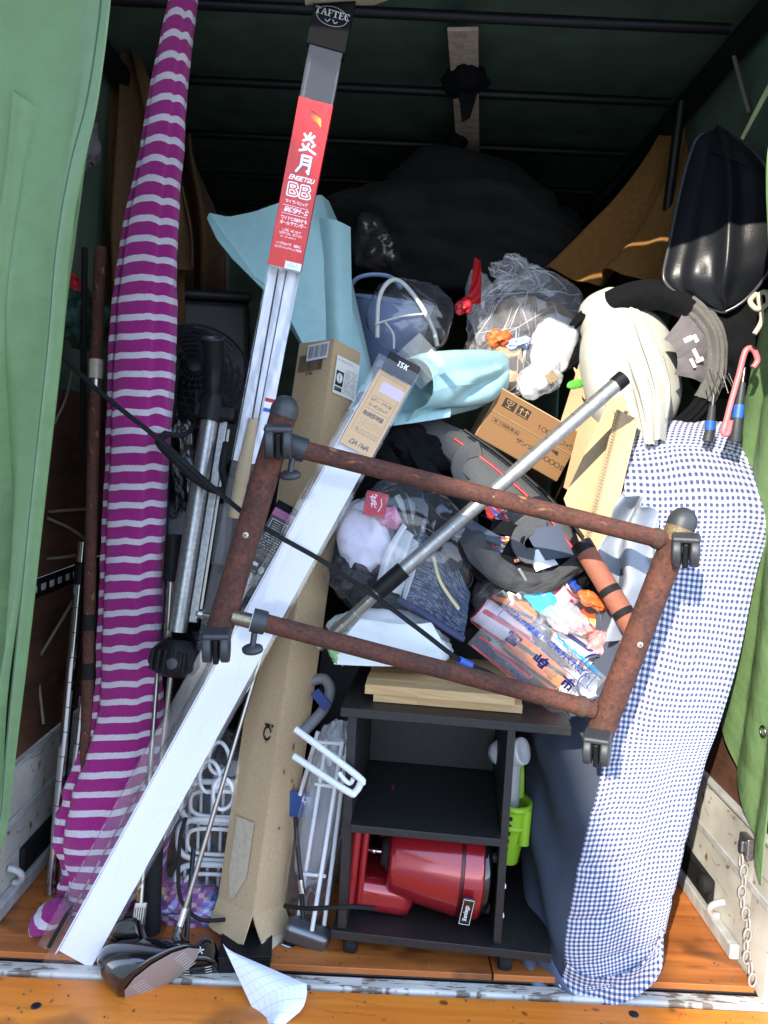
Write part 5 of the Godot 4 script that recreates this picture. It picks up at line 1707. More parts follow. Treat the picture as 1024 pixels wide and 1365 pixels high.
		put("grip_rib", m, M.black_plastic, t)
		m = MB.new()
		m.bar(e[1], e[2], e[3] * 0.62, 10)
		put("shaft", m, M.brush if e[3] > 0.012 else mat(0.03, 0.03, 0.12, 0.3, 0.5), t)
	t = thing("golf_club", "thin yellow club shaft showing beside the lower part of the striped quilt", "golf club", Vector3(-0.4297, 0.4532, -0.1500))
	m = MB.new()
	m.bar(Vector3(-0.4374, 0.8412, -0.1700), Vector3(-0.4311, 0.4470, -0.1450), 0.004, 10)
	put("shaft", m, mat(0.45, 0.22, 0.03, 0.35), t)
	# squared paper and little black box
	t = thing("black_box", "small black cardboard box under the open flaps of the long cardboard box", "box", Vector3(-0.2147, -0.0307, 0.0500))
	m = MB.new()
	f = Transform3D(Basis.from_euler(Vector3(0, 0.12, 0)), Vector3(-0.2031, -0.0307, 0.0550))
	m.box(f, Vector3(-0.052, -0.004, -0.085), Vector3(0.040, 0.040, 0.0), 0.002)
	put("body", m, M.black_plastic, t)
	m = MB.new()
	m.box(f, Vector3(-0.053, 0.0405, -0.086), Vector3(0.041, 0.046, 0.001), 0.002)
	put("lid", m, M.black_plastic, t)
	var p := PackedVector3Array()
	var A := Vector3(-0.2463, 0.0474, 0.0700)
	for j in 26:
		var v_ := j / 25.0
		for i in 26:
			var u := i / 25.0
			var a := A.lerp(Vector3(-0.1566, -0.0432, 0.1600), v_)
			var b := Vector3(-0.2381, 0.0367, 0.0700).lerp(Vector3(-0.0626, 0.0122, 0.1300), minf(1.0, v_ * 1.15)).lerp(Vector3(-0.1305, -0.0221, 0.1750), maxf(0.0, v_ - 0.72) / 0.28 * 0.96)
			var q := a.lerp(b, u)
			q += Vector3(0, 0.020, 0.012) * sin(u * PI) * v_ * 1.1
			p.append(q)
	m = MB.new()
	m.sheet(p, 26, 26, 0.0006, 0.9, 1.0)
	one("squared_paper", "curled sheet of squared white paper hanging over the tailgate", "paper", m, shown(squared_paper(), 0.7))

	# clear bag of white baskets between the roll and the cardboard box
	t = thing("plastic_bag", "clear bag holding white plastic baskets behind the driver shaft", "bag", Vector3(-0.3123, -0.0499, -0.1000))
	m = MB.new()
	crinkle(m, blob(Vector3(-0.3140, 0.1327, -0.1500), Vector3(0.125, 0.21, 0.075), Vector3(0, 0, -0.08), 2.8, 0.16, 34.0, 31.0, 0.16, 34, 21), 34, 21, 0.0026, 401)
	put("film", m, M.film, t)
	put("film_glint", glint_lines(blob(Vector3(-0.3140, 0.1327, -0.1500), Vector3(0.125, 0.21, 0.075), Vector3(0, 0, -0.08), 2.8, 0.16, 34.0, 31.0, 0.16), 56, 34, 21, 1, 0.00035, 0.3, 0.0), M.crease, t).set_meta("kind", "stuff")
	var b := thing("plastic_basket", "translucent white basket with oval openings inside the clear bag", "basket", Vector3(-0.3057, 0.0021, -0.1300), "white baskets in the clear bag")
	for k in 3:
		m = MB.new()
		var c: Vector3 = [Vector3(-0.3004, 0.0516, -0.1000), Vector3(-0.3008, 0.1385, -0.1100), Vector3(-0.2992, 0.2105, -0.1200)][k]
		for s in [0.0, 1.0]:
			var q := PackedVector3Array()
			for i in 33:
				var a := TAU * i / 32.0
				q.append(c + Vector3(signf(cos(a)) * pow(absf(cos(a)), 0.6) * (0.075 - 0.02 * s), signf(sin(a)) * pow(absf(sin(a)), 0.6) * (0.042 - 0.016 * s), 0.006 * s))
			m.tube(q, 0.006 - 0.002 * s, 8, false)
		put("rim", m, mat(0.55, 0.56, 0.55, 0.4), b)
		m = MB.new()
		for i in 6:
			m.box(Transform3D(Basis(), c), Vector3(-0.062 + i * 0.022, -0.034, -0.01), Vector3(-0.056 + i * 0.022, 0.034, -0.004), 0.002)
		put("slat", m, mat(0.42, 0.43, 0.43, 0.45), b)
	b = thing("hanger_clips", "white loop handle and clips above the baskets in the clear bag", "handle", Vector3(-0.3067, 0.2163, -0.1400))
	for k in 3:
		m = MB.new()
		var c: Vector3 = [Vector3(-0.3019, 0.3022, -0.1200), Vector3(-0.3164, 0.2677, -0.1100), Vector3(-0.2869, 0.2388, -0.1000)][k]
		var q := PackedVector3Array()
		for i in 25:
			var a := TAU * i / 24.0
			q.append(c + Vector3(cos(a) * 0.020, sin(a) * 0.032, 0.004 * sin(a * 2.0)))
		m.tube(q, 0.004, 8, false)
		put("loop", m, M.white_plastic, b)
	m = MB.new()
	m.grid(blob(Vector3(-0.3487, 0.0167, -0.0900), Vector3(0.075, 0.042, 0.05), Vector3(0, 0, -0.1), 2.6, 0.3, 40.0, 36.0, 0.25), 56, 34, true)
	var im := cover_image(77)
	var mm := shown(im, 0.5)
	for i in m.uv.size(): m.uv[i] = Vector2(m.v[i].x * 9.0, m.v[i].y * 9.0)
	for y in im.get_height():
		for x in im.get_width():
			im.set_pixel(x, y, im.get_pixel(x, y).lerp(Color(0.45, 0.42, 0.75) if (x / 20 + y / 14) % 3 else Color(0.8, 0.8, 0.85), 0.6))
	mm.albedo_texture = ImageTexture.create_from_image(im)
	one("printed_packet", "violet and blue printed soft packet at the foot of the clear bag", "packet", m, mm)
	m = MB.new()   # thin black cable across
	m.tube(curve([Vector3(-0.3414, 0.2221, -0.0300), Vector3(-0.3489, 0.1834, -0.0200), Vector3(-0.3469, 0.1023, -0.0100), Vector3(-0.3323, 0.0686, -0.0000), Vector3(-0.3012, 0.0441, 0.0000), Vector3(-0.2609, 0.0333, -0.0200)], 6), 0.0038, 8)
	one("cable", "black cable looping down in front of the clear bag of baskets", "cable", m, M.black_rubber)
	m = MB.new()
	m.tube(curve([Vector3(-0.1509, 0.0589, -0.0300), Vector3(-0.1034, 0.0973, 0.0350), Vector3(-0.0625, 0.1100, 0.0500), Vector3(-0.0228, 0.1103, 0.0450), Vector3(0.0175, 0.0939, 0.0200)], 6), 0.0042, 8)
	one("cable", "black mains cable running from the juicer across the shelf edge", "cable", m, M.black_rubber)

	# wire rack inside a clear bag, right of the cardboard box
	t = thing("wire_rack", "white wire rack standing in a clear bag beside the black cabinet", "wire rack", Vector3(-0.0844, 0.0067, -0.0200))
	for e in [[Vector3(-0.0561, 0.3825, -0.0300), Vector3(-0.0962, 0.0339, 0.0000)], [Vector3(-0.0872, 0.3737, -0.0600), Vector3(-0.1269, 0.0202, -0.0300)], [Vector3(-0.0481, 0.3650, -0.0500), Vector3(-0.0755, 0.0292, -0.0200)], [Vector3(-0.1069, 0.3760, -0.0900), Vector3(-0.1357, 0.2524, -0.0800)]]:
		m = MB.new()
		m.bar(e[0], e[1], 0.0042, 8)
		put("upright", m, M.white_plastic, t)
	for e in [[Vector3(-0.1229, 0.3715, -0.0500), Vector3(-0.0559, 0.3768, -0.0300)], [Vector3(-0.1270, 0.0246, -0.0300), Vector3(-0.0935, 0.0340, 0.0000)], [Vector3(-0.1181, 0.1238, -0.0300), Vector3(-0.0762, 0.1330, -0.0100)], [Vector3(-0.1055, 0.2896, -0.0500), Vector3(-0.0597, 0.2890, -0.0400)]]:
		m = MB.new()
		m.bar(e[0], e[1], 0.0034, 8)
		put("crossbar", m, M.white_plastic, t)
	m = MB.new()
	crinkle(m, blob(Vector3(-0.0926, 0.1971, -0.0750), Vector3(0.052, 0.20, 0.055), Vector3(0, 0, -0.14), 3.0, 0.14, 36.0, 41.0, 0.14, 34, 21), 34, 21, 0.0026, 402)
	put("clear_bag", m, M.film, t)
	put("film_glint", glint_lines(blob(Vector3(-0.0926, 0.1971, -0.0750), Vector3(0.052, 0.20, 0.055), Vector3(0, 0, -0.14), 3.0, 0.14, 36.0, 41.0, 0.14), 56, 34, 28, 2, 0.00035, 0.75, 0.05), M.crease, t).set_meta("kind", "stuff")
	m = MB.new()
	m.grid(blob(Vector3(-0.0951, 0.2271, -0.0900), Vector3(0.038, 0.17, 0.03), Vector3(0, 0, -0.14), 3.0, 0.2, 36.0, 45.0, 0.2), 56, 34, true)
	put("inner_wrap", m, M.film_milky, t)
	m = MB.new()
	m.box(frame(Vector3(-0.1194, 0.2093, -0.0780), Vector3(-0.1176, 0.2682, -0.0800), Vector3(0, 0, 1)), Vector3(-0.040, 0.0, -0.001), Vector3(0.026, 0.050, 0.001), 0.0005)
	put("blue_label", m, mat(0.012, 0.045, 0.17, 0.6), t)
	var im2 := canvas(96, 64, Color(0, 0, 0, 0))
	line(im2, "袋)", 14, 12, 36, 5, Color(0.75, 0.8, 0.9))
	m = MB.new()
	var q0 := Vector3(-0.1146, 0.2403, -0.0760)
	m.quad(q0 + Vector3(-0.022, 0.018, 0), q0 + Vector3(0.02, 0.018, 0), q0 + Vector3(0.02, -0.014, 0), q0 + Vector3(-0.022, -0.014, 0))
	put("blue_label_print", m, shown(im2, 0.6, true), t)
	m = MB.new()   # white long-handled peg
	var lp := []
	for e in [Vector3(-0.1410, 0.4122, -0.0000), Vector3(-0.0255, 0.3508, 0.0450), Vector3(-0.0195, 0.3371, 0.0470), Vector3(-0.0281, 0.3213, 0.0460), Vector3(-0.0427, 0.3228, 0.0450), Vector3(-0.1418, 0.3620, 0.0000)]:
		lp.append(e)
	m.tube(curve(lp, 6), 0.0062, 10)
	t = thing("clip_handle", "white plastic loop handle with a hooked tip sticking out before the cabinet", "handle", Vector3(-0.0320, 0.3206, 0.0450))
	put("loop", m, M.white_plastic, t)
	m = MB.new()
	m.tube(curve([Vector3(-0.0576, 0.3504, 0.0350), Vector3(-0.0463, 0.3395, 0.0400), Vector3(-0.0368, 0.3354, 0.0420), Vector3(-0.0318, 0.3447, 0.0440)], 5), 0.0042, 8)
	put("hook", m, M.white_plastic, t)
	# pale odds and ends in the shade above the rack
	t = thing("white_bracket", "pale plastic bracket with a blue label in the shade left of the cabinet top", "bracket", Vector3(-0.1086, 0.3874, -0.1200))
	m = MB.new()
	m.tube(curve([Vector3(-0.1353, 0.3709, -0.1000), Vector3(-0.0992, 0.4105, -0.1200), Vector3(-0.0897, 0.4454, -0.1300), Vector3(-0.1031, 0.4643, -0.1400), Vector3(-0.1281, 0.4586, -0.1400)], 5), 0.011, 10)
	put("arm", m, mat(0.16, 0.165, 0.17, 0.6), t)
	m = MB.new()
	m.box(frame(Vector3(-0.0907, 0.4192, -0.1000), Vector3(-0.1196, 0.4534, -0.1000)), Vector3(-0.010, 0, -0.003), Vector3(0.010, 0.042, 0.001), 0.001)
	put("label_plate", m, mat(0.01, 0.03, 0.15, 0.5), t)

func cabinet() -> void:
	var t := thing("black_cabinet", "low black wood cabinet with open shelves standing on castors", "cabinet", Vector3(0.14, 0.0, -0.1))
	var f := Transform3D(Basis.from_euler(Vector3(0, -0.09, -0.006)), Vector3(-0.056, 0.0, 0.032))
	# local: x to the right from the left front edge, y up, z back is negative
	var parts := [["bottom_panel", Vector3(-0.004, 0.040, -0.30), Vector3(0.388, 0.056, 0.0)], ["top_panel", Vector3(-0.006, 0.452, -0.31), Vector3(0.392, 0.468, 0.004)],
		["side_panel", Vector3(0.006, 0.0565, -0.29), Vector3(0.022, 0.4515, -0.008)], ["divider", Vector3(0.286, 0.0565, -0.29), Vector3(0.300, 0.4515, -0.012)],
		["shelf", Vector3(0.0225, 0.246, -0.285), Vector3(0.2855, 0.260, 0.008)], ["back_panel", Vector3(0.0225, 0.2605, -0.288), Vector3(0.2855, 0.4515, -0.280)], ["back_panel", Vector3(0.0225, 0.0565, -0.288), Vector3(0.2855, 0.2455, -0.280)]]
	var m: MB
	for e in parts:
		m = MB.new()
		m.box(f, e[1], e[2], 0.0012)
		put(e[0], m, M.wood_cabinet, t)
	for x in [0.03, 0.31]:
		for z in [-0.03, -0.26]:
			m = MB.new()
			m.lathe(Transform3D(f.basis * Basis.from_euler(Vector3(0, 0, PI / 2)), f * Vector3(x, 0.0195, z)), [Vector2(0, 0.012), Vector2(0.016, 0.012), Vector2(0.019, 0.008), Vector2(0.019, -0.008), Vector2(0.016, -0.012), Vector2(0, -0.012)], 20)
			var w := put("castor", m, M.black_rubber, t)
			m = MB.new()
			m.box(f, Vector3(x - 0.016, 0.022, z - 0.016), Vector3(x + 0.016, 0.0395, z + 0.012), 0.004)
			put("fork", m, M.black_plastic, w)
	for e in [[0.3005, 0.155], [0.3005, 0.10]]:
		m = MB.new()
		m.lathe(Transform3D(Basis.from_euler(Vector3(0, 0, -PI / 2)), f * Vector3(e[0], e[1], -0.03)), [Vector2(0, 0.003), Vector2(0.004, 0.0025), Vector2(0.005, 0.0)], 12)
		put("screw_cap", m, M.white_plastic, t)

	# red slow juicer lying on the bottom shelf
	t = thing("juicer", "glossy red juicer lying on its side on the bottom shelf", "juicer", f * Vector3(0.15, 0.057, -0.1))
	var jb := Transform3D(f.basis * Basis.from_euler(Vector3(0, 0.06, -PI / 2 - 0.055)), f * Vector3(0.088, 0.158, -0.10)).scaled_local(Vector3(1.13, 1.13, 1.13))
	# lathe axis y points to the right (+x)
	m = MB.new()
	m.lathe(jb, [Vector2(0.030, -0.002), Vector2(0.058, -0.002), Vector2(0.064, 0.004), Vector2(0.066, 0.012), Vector2(0.078, 0.06), Vector2(0.085, 0.098), Vector2(0.088, 0.112), Vector2(0.088, 0.112)], 40, 0.94, 1.0)
	put("body", m, M.juicer_red, t)
	m = MB.new()
	m.lathe(jb, [Vector2(0.0875, 0.1125), Vector2(0.0875, 0.118)], 40, 0.94, 1.0)
	put("dark_band", m, M.juicer_dark, t)
	m = MB.new()
	m.lathe(jb, [Vector2(0.088, 0.1185), Vector2(0.0895, 0.1185), Vector2(0.0905, 0.145), Vector2(0.088, 0.150), Vector2(0.08, 0.150)], 40, 0.94, 1.0)
	put("base_ring", m, M.juicer_red, t)
	m = MB.new()
	m.lathe(jb, [Vector2(0.082, 0.1505), Vector2(0.084, 0.158), Vector2(0.078, 0.163), Vector2(0.0, 0.163)], 36, 0.94, 1.0)
	put("base_plate", m, M.black_gloss, t)
	for a in [0.9, 0.15, -0.6, 2.4]:
		m = MB.new()
		m.lathe(Transform3D(jb.basis, jb * Vector3(-cos(a) * 0.066, 0.1635, sin(a) * 0.066)), [Vector2(0.009, 0), Vector2(0.009, 0.005), Vector2(0.006, 0.007), Vector2(0, 0.007)], 14)
		put("rubber_foot", m, M.grey_plastic, t)
	m = MB.new()
	m.lathe(jb, [Vector2(0.0, -0.014), Vector2(0.020, -0.014), Vector2(0.024, -0.006), Vector2(0.031, -0.0025)], 26)
	put("neck", m, M.grey_plastic, t)
	m = MB.new()
	m.lathe(jb, [Vector2(0, -0.038), Vector2(0.004, -0.038), Vector2(0.0045, -0.030), Vector2(0.0065, -0.029), Vector2(0.0065, -0.024), Vector2(0.0045, -0.023), Vector2(0.0045, -0.014)], 6)
	put("drive_shaft", m, M.chrome, t)
	# arm that carries the bowl: back rib, upright plate on the left, underside
	m = MB.new()
	var jl := Transform3D(f.basis * Basis.from_euler(Vector3(0, 0, -0.055)), f * Vector3(0.088, 0.158, -0.10)).scaled_local(Vector3(1.13, 1.13, 1.13))
	m.box(jl, Vector3(-0.064, -0.075, -0.05), Vector3(-0.046, 0.086, 0.055), 0.014)
	m.box(jl, Vector3(-0.046, -0.072, -0.055), Vector3(-0.034, 0.088, 0.050), 0.006)
	put("bowl_rest", m, M.juicer_red, t)
	m = MB.new()
	m.box(jl, Vector3(-0.060, -0.088, -0.06), Vector3(0.05, -0.030, 0.048), 0.022)
	put("arm", m, M.juicer_red, t)
	m = MB.new()
	m.box(jl, Vector3(-0.03, 0.0, -0.085), Vector3(0.13, 0.090, -0.02), 0.02)
	put("rear_cover", m, M.juicer_red, t)
	m = MB.new()   # name badge
	var bd := jb * Transform3D(Basis.from_euler(Vector3(0.0, 0.0, 0.0)), Vector3(0, 0.132, 0))
	var bo := jl * Vector3(0.132, -0.030, 0.086)
	var bx := Transform3D(jl.basis * Basis.from_euler(Vector3(0.36, 0, 0)) * Basis.from_euler(Vector3(0, 0.0, PI / 2 - 0.04)), bo)
	m.box(bx, Vector3(-0.030, -0.0095, -0.003), Vector3(0.030, 0.0095, 0.0012), 0.0014)
	var bg := put("badge", m, M.black_gloss, t)
	m = MB.new()
	for e in [[-0.028, -0.0085, 0.028, -0.0077], [-0.028, 0.0077, 0.028, 0.0085], [-0.028, -0.0085, -0.0272, 0.0085], [0.0272, -0.0085, 0.028, 0.0085]]:
		m.box(bx, Vector3(e[0], e[1], 0.0012), Vector3(e[2], e[3], 0.0017), 0.0002)
	put("badge_border", m, M.print_white, bg)
	var bw := bx; bw.origin = bx * Vector3(-0.002, 0.001, 0.0013)
	words("Kuvings", "Droid Serif", true, 0.0062, bw, M.print_white, t)

	# lime basket and white tube behind the divider
	t = thing("lime_basket", "lime green plastic basket wedged behind the cabinet divider", "basket", Vector3(0.2932, 0.1047, -0.1400))
	var c := Vector3(0.2813, 0.2013, -0.1400)
	m = MB.new()
	m.lathe(Transform3D(Basis.from_euler(Vector3(0.05, 0.2, -0.05)), c), [Vector2(0.034, -0.085), Vector2(0.040, -0.04), Vector2(0.044, 0.0), Vector2(0.0445, 0.028)], 24, 0.75, 1.0)
	put("wall", m, M.lime, t)
	for y in [-0.004, 0.034]:
		m = MB.new()
		m.lathe(Transform3D(Basis.from_euler(Vector3(0.05, 0.2, -0.05)), c), [Vector2(0.043, y - 0.006), Vector2(0.050, y - 0.004), Vector2(0.050, y + 0.004), Vector2(0.043, y + 0.006)], 24, 0.78, 1.0)
		put("rim", m, M.lime, t)
	m = MB.new()
	m.bar(c + Vector3(0.024, 0.032, 0.034), c + Vector3(0.022, -0.038, 0.036), 0.0115, 14)
	put("handle_post", m, M.lime, t)
	for k in 6:
		m = MB.new()
		m.box(Transform3D(Basis(), c + Vector3(-0.006 - k * 0.0012, 0.015 - k * 0.0155, 0.0425 - k * 0.001)), Vector3(-0.003, -0.0035, -0.002), Vector3(0.003, 0.0035, 0.0025), 0.0006)
		put("hole", m, M.black_plastic, t)
	m = MB.new()
	m.tube(curve([c + Vector3(0.018, 0.03, -0.02), c + Vector3(0.016, 0.09, -0.03), c + Vector3(-0.002, 0.125, -0.03)], 5), 0.012, 10, true, 0.4)
	put("bail", m, M.lime, t)
	t = thing("hair_dryer", "white plastic nozzle on a pale handle standing in the lime basket", "hand tool", Vector3(0.2891, 0.2518, -0.1600))
	m = MB.new()
	m.lathe(Transform3D(Basis.from_euler(Vector3(1.2, 0.5, -0.4)), Vector3(0.2860, 0.3268, -0.1600)), [Vector2(0.0, 0.015), Vector2(0.020, 0.018), Vector2(0.026, 0.022), Vector2(0.028, 0.015), Vector2(0.027, -0.035), Vector2(0.02, -0.05), Vector2(0, -0.05)], 22)
	put("nozzle", m, M.white_plastic, t)
	m = MB.new()
	m.tube(PackedVector3Array([Vector3(0.2879, 0.3093, -0.1650), Vector3(0.2820, 0.2169, -0.1500)]), PackedFloat32Array([0.015, 0.018]), 14)
	put("handle", m, mat(0.42, 0.42, 0.38, 0.5), t)

func heap() -> void:
	var m: MB
	var t: Node3D
	# support deep inside the heap
	m = MB.new()
	m.box(Transform3D(Basis.from_euler(Vector3(0, 0.1, 0)), Vector3(0.12, 0.0, -0.75)), Vector3(-0.36, 0.0, -0.55), Vector3(0.36, 0.52, 0.32), 0.02)
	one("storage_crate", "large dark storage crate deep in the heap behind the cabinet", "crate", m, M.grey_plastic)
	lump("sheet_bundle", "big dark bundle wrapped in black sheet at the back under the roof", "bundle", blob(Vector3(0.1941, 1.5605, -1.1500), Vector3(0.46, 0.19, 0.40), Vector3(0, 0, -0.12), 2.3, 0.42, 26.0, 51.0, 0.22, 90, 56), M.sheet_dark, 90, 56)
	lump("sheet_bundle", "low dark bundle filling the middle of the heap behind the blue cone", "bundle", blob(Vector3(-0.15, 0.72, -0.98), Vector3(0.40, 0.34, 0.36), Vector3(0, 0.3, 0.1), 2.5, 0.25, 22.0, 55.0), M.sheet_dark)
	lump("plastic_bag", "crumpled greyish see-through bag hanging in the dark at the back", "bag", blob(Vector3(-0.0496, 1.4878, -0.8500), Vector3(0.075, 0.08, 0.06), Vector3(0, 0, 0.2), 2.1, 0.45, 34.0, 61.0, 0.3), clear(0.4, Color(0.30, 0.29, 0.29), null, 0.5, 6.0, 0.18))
	# laminated boards on the cabinet top
	t = thing("pine_board", "laminated pale pine board lying on the black cabinet top", "board", Vector3(0.1185, 0.4594, -0.0500))
	var g := Transform3D(Basis.from_euler(Vector3(0, -0.09, -0.006)), Vector3(-0.056, 0.0, 0.032))
	for e in [["lower_board", Vector3(0.045, 0.469, -0.27), Vector3(0.315, 0.484, -0.040)], ["upper_board", Vector3(0.030, 0.4845, -0.26), Vector3(0.300, 0.502, -0.032)]]:
		for k in 6:
			m = MB.new()
			var lo: Vector3 = e[1]; var hi: Vector3 = e[2]
			var w := (hi.z - lo.z) / 6.0
			m.box(g, Vector3(lo.x + 0.001 * (k % 2), lo.y, lo.z + w * k), Vector3(hi.x - 0.0015 * (k % 3), hi.y, lo.z + w * (k + 1) - 0.0004), 0.0008)
			for i in m.uv.size():
				m.uv[i] = Vector2(m.v[i].x * 2.0 + k * 0.37, m.v[i].z * 3.0 + m.v[i].y * 4.0 + k * 0.61)
			put(e[0], m, M.bare_wood, t)
	# white bag with green print on the boards
	t = thing("shopping_bag", "white and green plastic bag lying on the pine board", "bag", Vector3(0.0244, 0.5261, -0.0500))
	m = MB.new()
	m.grid(blob(Vector3(0.0228, 0.5645, -0.0950), Vector3(0.118, 0.048, 0.075), Vector3(0, 0, -0.16), 2.4, 0.26, 34.0, 65.0, 0.16), 56, 34, true)
	put("bag", m, M.white_bag, t)
	for e in [[Vector3(-0.0765, 0.5467, -0.0450), Vector3(0.014, 0.028, 0.02), 0.5], [Vector3(0.1034, 0.5669, -0.0550), Vector3(0.012, 0.032, 0.02), 0.3], [Vector3(-0.0693, 0.5858, -0.0600), Vector3(0.022, 0.014, 0.02), 0.2]]:
		m = MB.new()
		m.grid(blob(e[0], e[1], Vector3(0, 0, e[2]), 2.2, 0.4, 40.0, 66.0, 0.2, 30, 20), 30, 20, true)
		put("green_print", m, M.green_print, t)
	m = MB.new()
	m.sheet(patch(curve([Vector3(-0.0345, 0.6126, -0.0300), Vector3(-0.0603, 0.5766, -0.0300), Vector3(-0.0788, 0.5268, -0.0300)], 6), curve([Vector3(0.0968, 0.6074, -0.0500), Vector3(0.1190, 0.5687, -0.0400), Vector3(0.1139, 0.5333, -0.0400)], 6), 20, 16, func(s, u): return 0.006 * N(s * 70.0, u * 70.0, 4.0) + 0.014 * sin(s * PI)), 20, 16, 0.001)
	put("smooth_side", m, mat(0.66, 0.69, 0.67, 0.5), t)
	# clear bag with washing, red tag and woven mat
	t = thing("plastic_bag", "large clear bag stuffed with white cloths, black parts and a red tag", "bag", Vector3(0.0494, 0.5983, -0.0800))
	m = MB.new()
	crinkle(m, blob(Vector3(0.0424, 0.7140, -0.1500), Vector3(0.140, 0.150, 0.10), Vector3(0.1, 0, -0.5), 2.6, 0.16, 34.0, 71.0, 0.14, 34, 21), 34, 21, 0.0026, 403)
	put("film", m, M.film, t)
	put("film_glint", glint_lines(blob(Vector3(0.0424, 0.7140, -0.1500), Vector3(0.140, 0.150, 0.10), Vector3(0.1, 0, -0.5), 2.6, 0.16, 34.0, 71.0, 0.14), 56, 34, 28, 3, 0.00035, 0.75, 0.05), M.crease, t).set_meta("kind", "stuff")
	lump("white_cloth", "bundled lilac-white cloth in the upper left of the clear bag", "cloth", blob(Vector3(-0.0302, 0.7501, -0.1550), Vector3(0.048, 0.062, 0.035), Vector3(0, 0, 0.3), 2.8, 0.45, 22.0, 72.0, 0.10), mat(0.58, 0.56, 0.66, 0.9, 0.0, null, 5.0, bumps(33, 0.02, 5.0), 0.4))
	m = MB.new()
	m.sheet(patch(curve([Vector3(0.0382, 0.7828, -0.1100), Vector3(0.0078, 0.7293, -0.1000), Vector3(-0.0066, 0.6710, -0.1000)], 6), curve([Vector3(0.0647, 0.7483, -0.1200), Vector3(0.0625, 0.6952, -0.1050), Vector3(0.0480, 0.6393, -0.1050)], 6), 20, 20, func(s, u): return 0.010 * sin(s * 14.0) + 0.005 * N(s * 60.0, u * 80.0, 7.0)), 20, 20, 0.003)
	one("folded_napkin", "folded white paper napkin in the middle of the clear bag", "napkin", m, mat(0.62, 0.64, 0.66, 0.8))
	lump("black_parts", "crumpled black plastic parts low in the clear bag", "plastic parts", blob(Vector3(-0.0556, 0.6692, -0.1400), Vector3(0.04, 0.045, 0.035), Vector3(0, 0, 0.3), 2.0, 0.5, 40.0, 74.0, 0.35), M.black_plastic)
	m = MB.new()
	m.tube(curve([Vector3(0.0025, 0.8420, -0.1250), Vector3(0.0236, 0.8505, -0.1200), Vector3(0.0406, 0.8253, -0.1200), Vector3(0.0495, 0.7911, -0.1200), Vector3(0.0567, 0.7625, -0.1200)], 6), 0.009, 10, true, 0.5)
	one("bag_handle", "black curved plastic handle showing through the clear bag", "handle", m, M.black_plastic)
	m = MB.new()
	m.box(frame(Vector3(0.0757, 0.7650, -0.1600), Vector3(0.0318, 0.8484, -0.1700), Vector3(0.2, 0.1, 1)), Vector3(-0.020, -0.004, -0.006), Vector3(0.030, 0.085, 0.001), 0.002)
	one("paper_card", "cream card edge standing behind the black handle", "card", m, M.cream_cloth)
	m = MB.new()
	var rb := frame(Vector3(-0.0209, 0.7954, -0.0980), Vector3(-0.0110, 0.8569, -0.1000), Vector3(0, 0, 1))
	m.box(rb, Vector3(-0.020, 0.0, -0.001), Vector3(0.022, 0.046, 0.0), 0.0004)
	t = thing("red_tag", "red paper tag with white characters in the clear bag", "tag", Vector3(-0.0165, 0.7928, -0.0980))
	put("card", m, mat(0.42, 0.01, 0.03, 0.5), t)
	var im := canvas(160, 160, Color(0, 0, 0, 0))
	line(im, "ゼ", 30, 18, 46, 9, Color(0.9, 0.75, 0.8)); line(im, "代", 46, 62, 40, 8, Color(0.9, 0.75, 0.8)); stroke(im, Vector2(112, 40), Vector2(124, 80), 8, Color(0.9, 0.75, 0.8)); stroke(im, Vector2(124, 80), Vector2(108, 122), 8, Color(0.9, 0.75, 0.8))
	m = MB.new()
	m.quad(rb * Vector3(-0.020, 0.046, 0.0006), rb * Vector3(0.022, 0.046, 0.0006), rb * Vector3(0.022, 0, 0.0006), rb * Vector3(-0.020, 0, 0.0006))
	put("print", m, shown(im, 0.6, true), t)
	lump("pink_packet", "crumpled pink and clear wrapper beside the red tag", "wrapper", blob(Vector3(0.0121, 0.7914, -0.1300), Vector3(0.022, 0.02, 0.02), Vector3(), 2.0, 0.5, 44.0, 76.0, 0.3, 30, 20), mat(0.62, 0.22, 0.36, 0.4), 30, 20)
	m = MB.new()   # woven mat rolled
	var wm := patch(curve([Vector3(0.0781, 0.7954, -0.1200), Vector3(0.1051, 0.7770, -0.1000), Vector3(0.1456, 0.7229, -0.0900), Vector3(0.1718, 0.6597, -0.0900)], 6), curve([Vector3(0.0365, 0.6368, -0.1000), Vector3(0.0766, 0.6212, -0.0800), Vector3(0.1225, 0.5969, -0.0700), Vector3(0.1601, 0.5773, -0.0700)], 6), 24, 24, func(s, u): return 0.03 * sin(u * PI) + 0.006 * N(s * 50.0, u * 50.0, 2.0))
	m.sheet(wm, 24, 24, 0.004, 1.4, 1.4)
	t = thing("woven_mat", "blue and straw woven mat folded inside the clear bag", "mat", Vector3(0.1242, 0.5657, -0.1100))
	put("mat", m, M.woven, t)
	m = MB.new()
	m.tube(curve([Vector3(0.0365, 0.6374, -0.0970), Vector3(0.0763, 0.6222, -0.0750), Vector3(0.1222, 0.5964, -0.0660), Vector3(0.1600, 0.5752, -0.0670)], 6), 0.010, 10, true, 0.6)
	put("hem", m, mat(0.045, 0.05, 0.11, 0.8), t)
	m = MB.new()
	m.tube(curve([Vector3(0.0964, 0.7267, -0.0770), Vector3(0.1070, 0.6903, -0.0600), Vector3(0.1234, 0.6637, -0.0560), Vector3(0.1477, 0.6330, -0.0600)], 6), 0.004, 6, true, 0.4)
	put("straw_thread", m, mat(0.52, 0.45, 0.25, 0.8), t)

	backpack()
	cartons()
	rubbish_bag()
	upper_heap()

	# telescopic pole lying across the heap
	t = thing("telescopic_pole", "ringed grey telescopic pole slanting across the heap", "pole", Vector3(-0.0999, 0.5572, -0.0550))
	var a := Vector3(0.4103, 1.0597, -0.0600)
	var b := Vector3(0.0270, 0.6959, -0.0200)
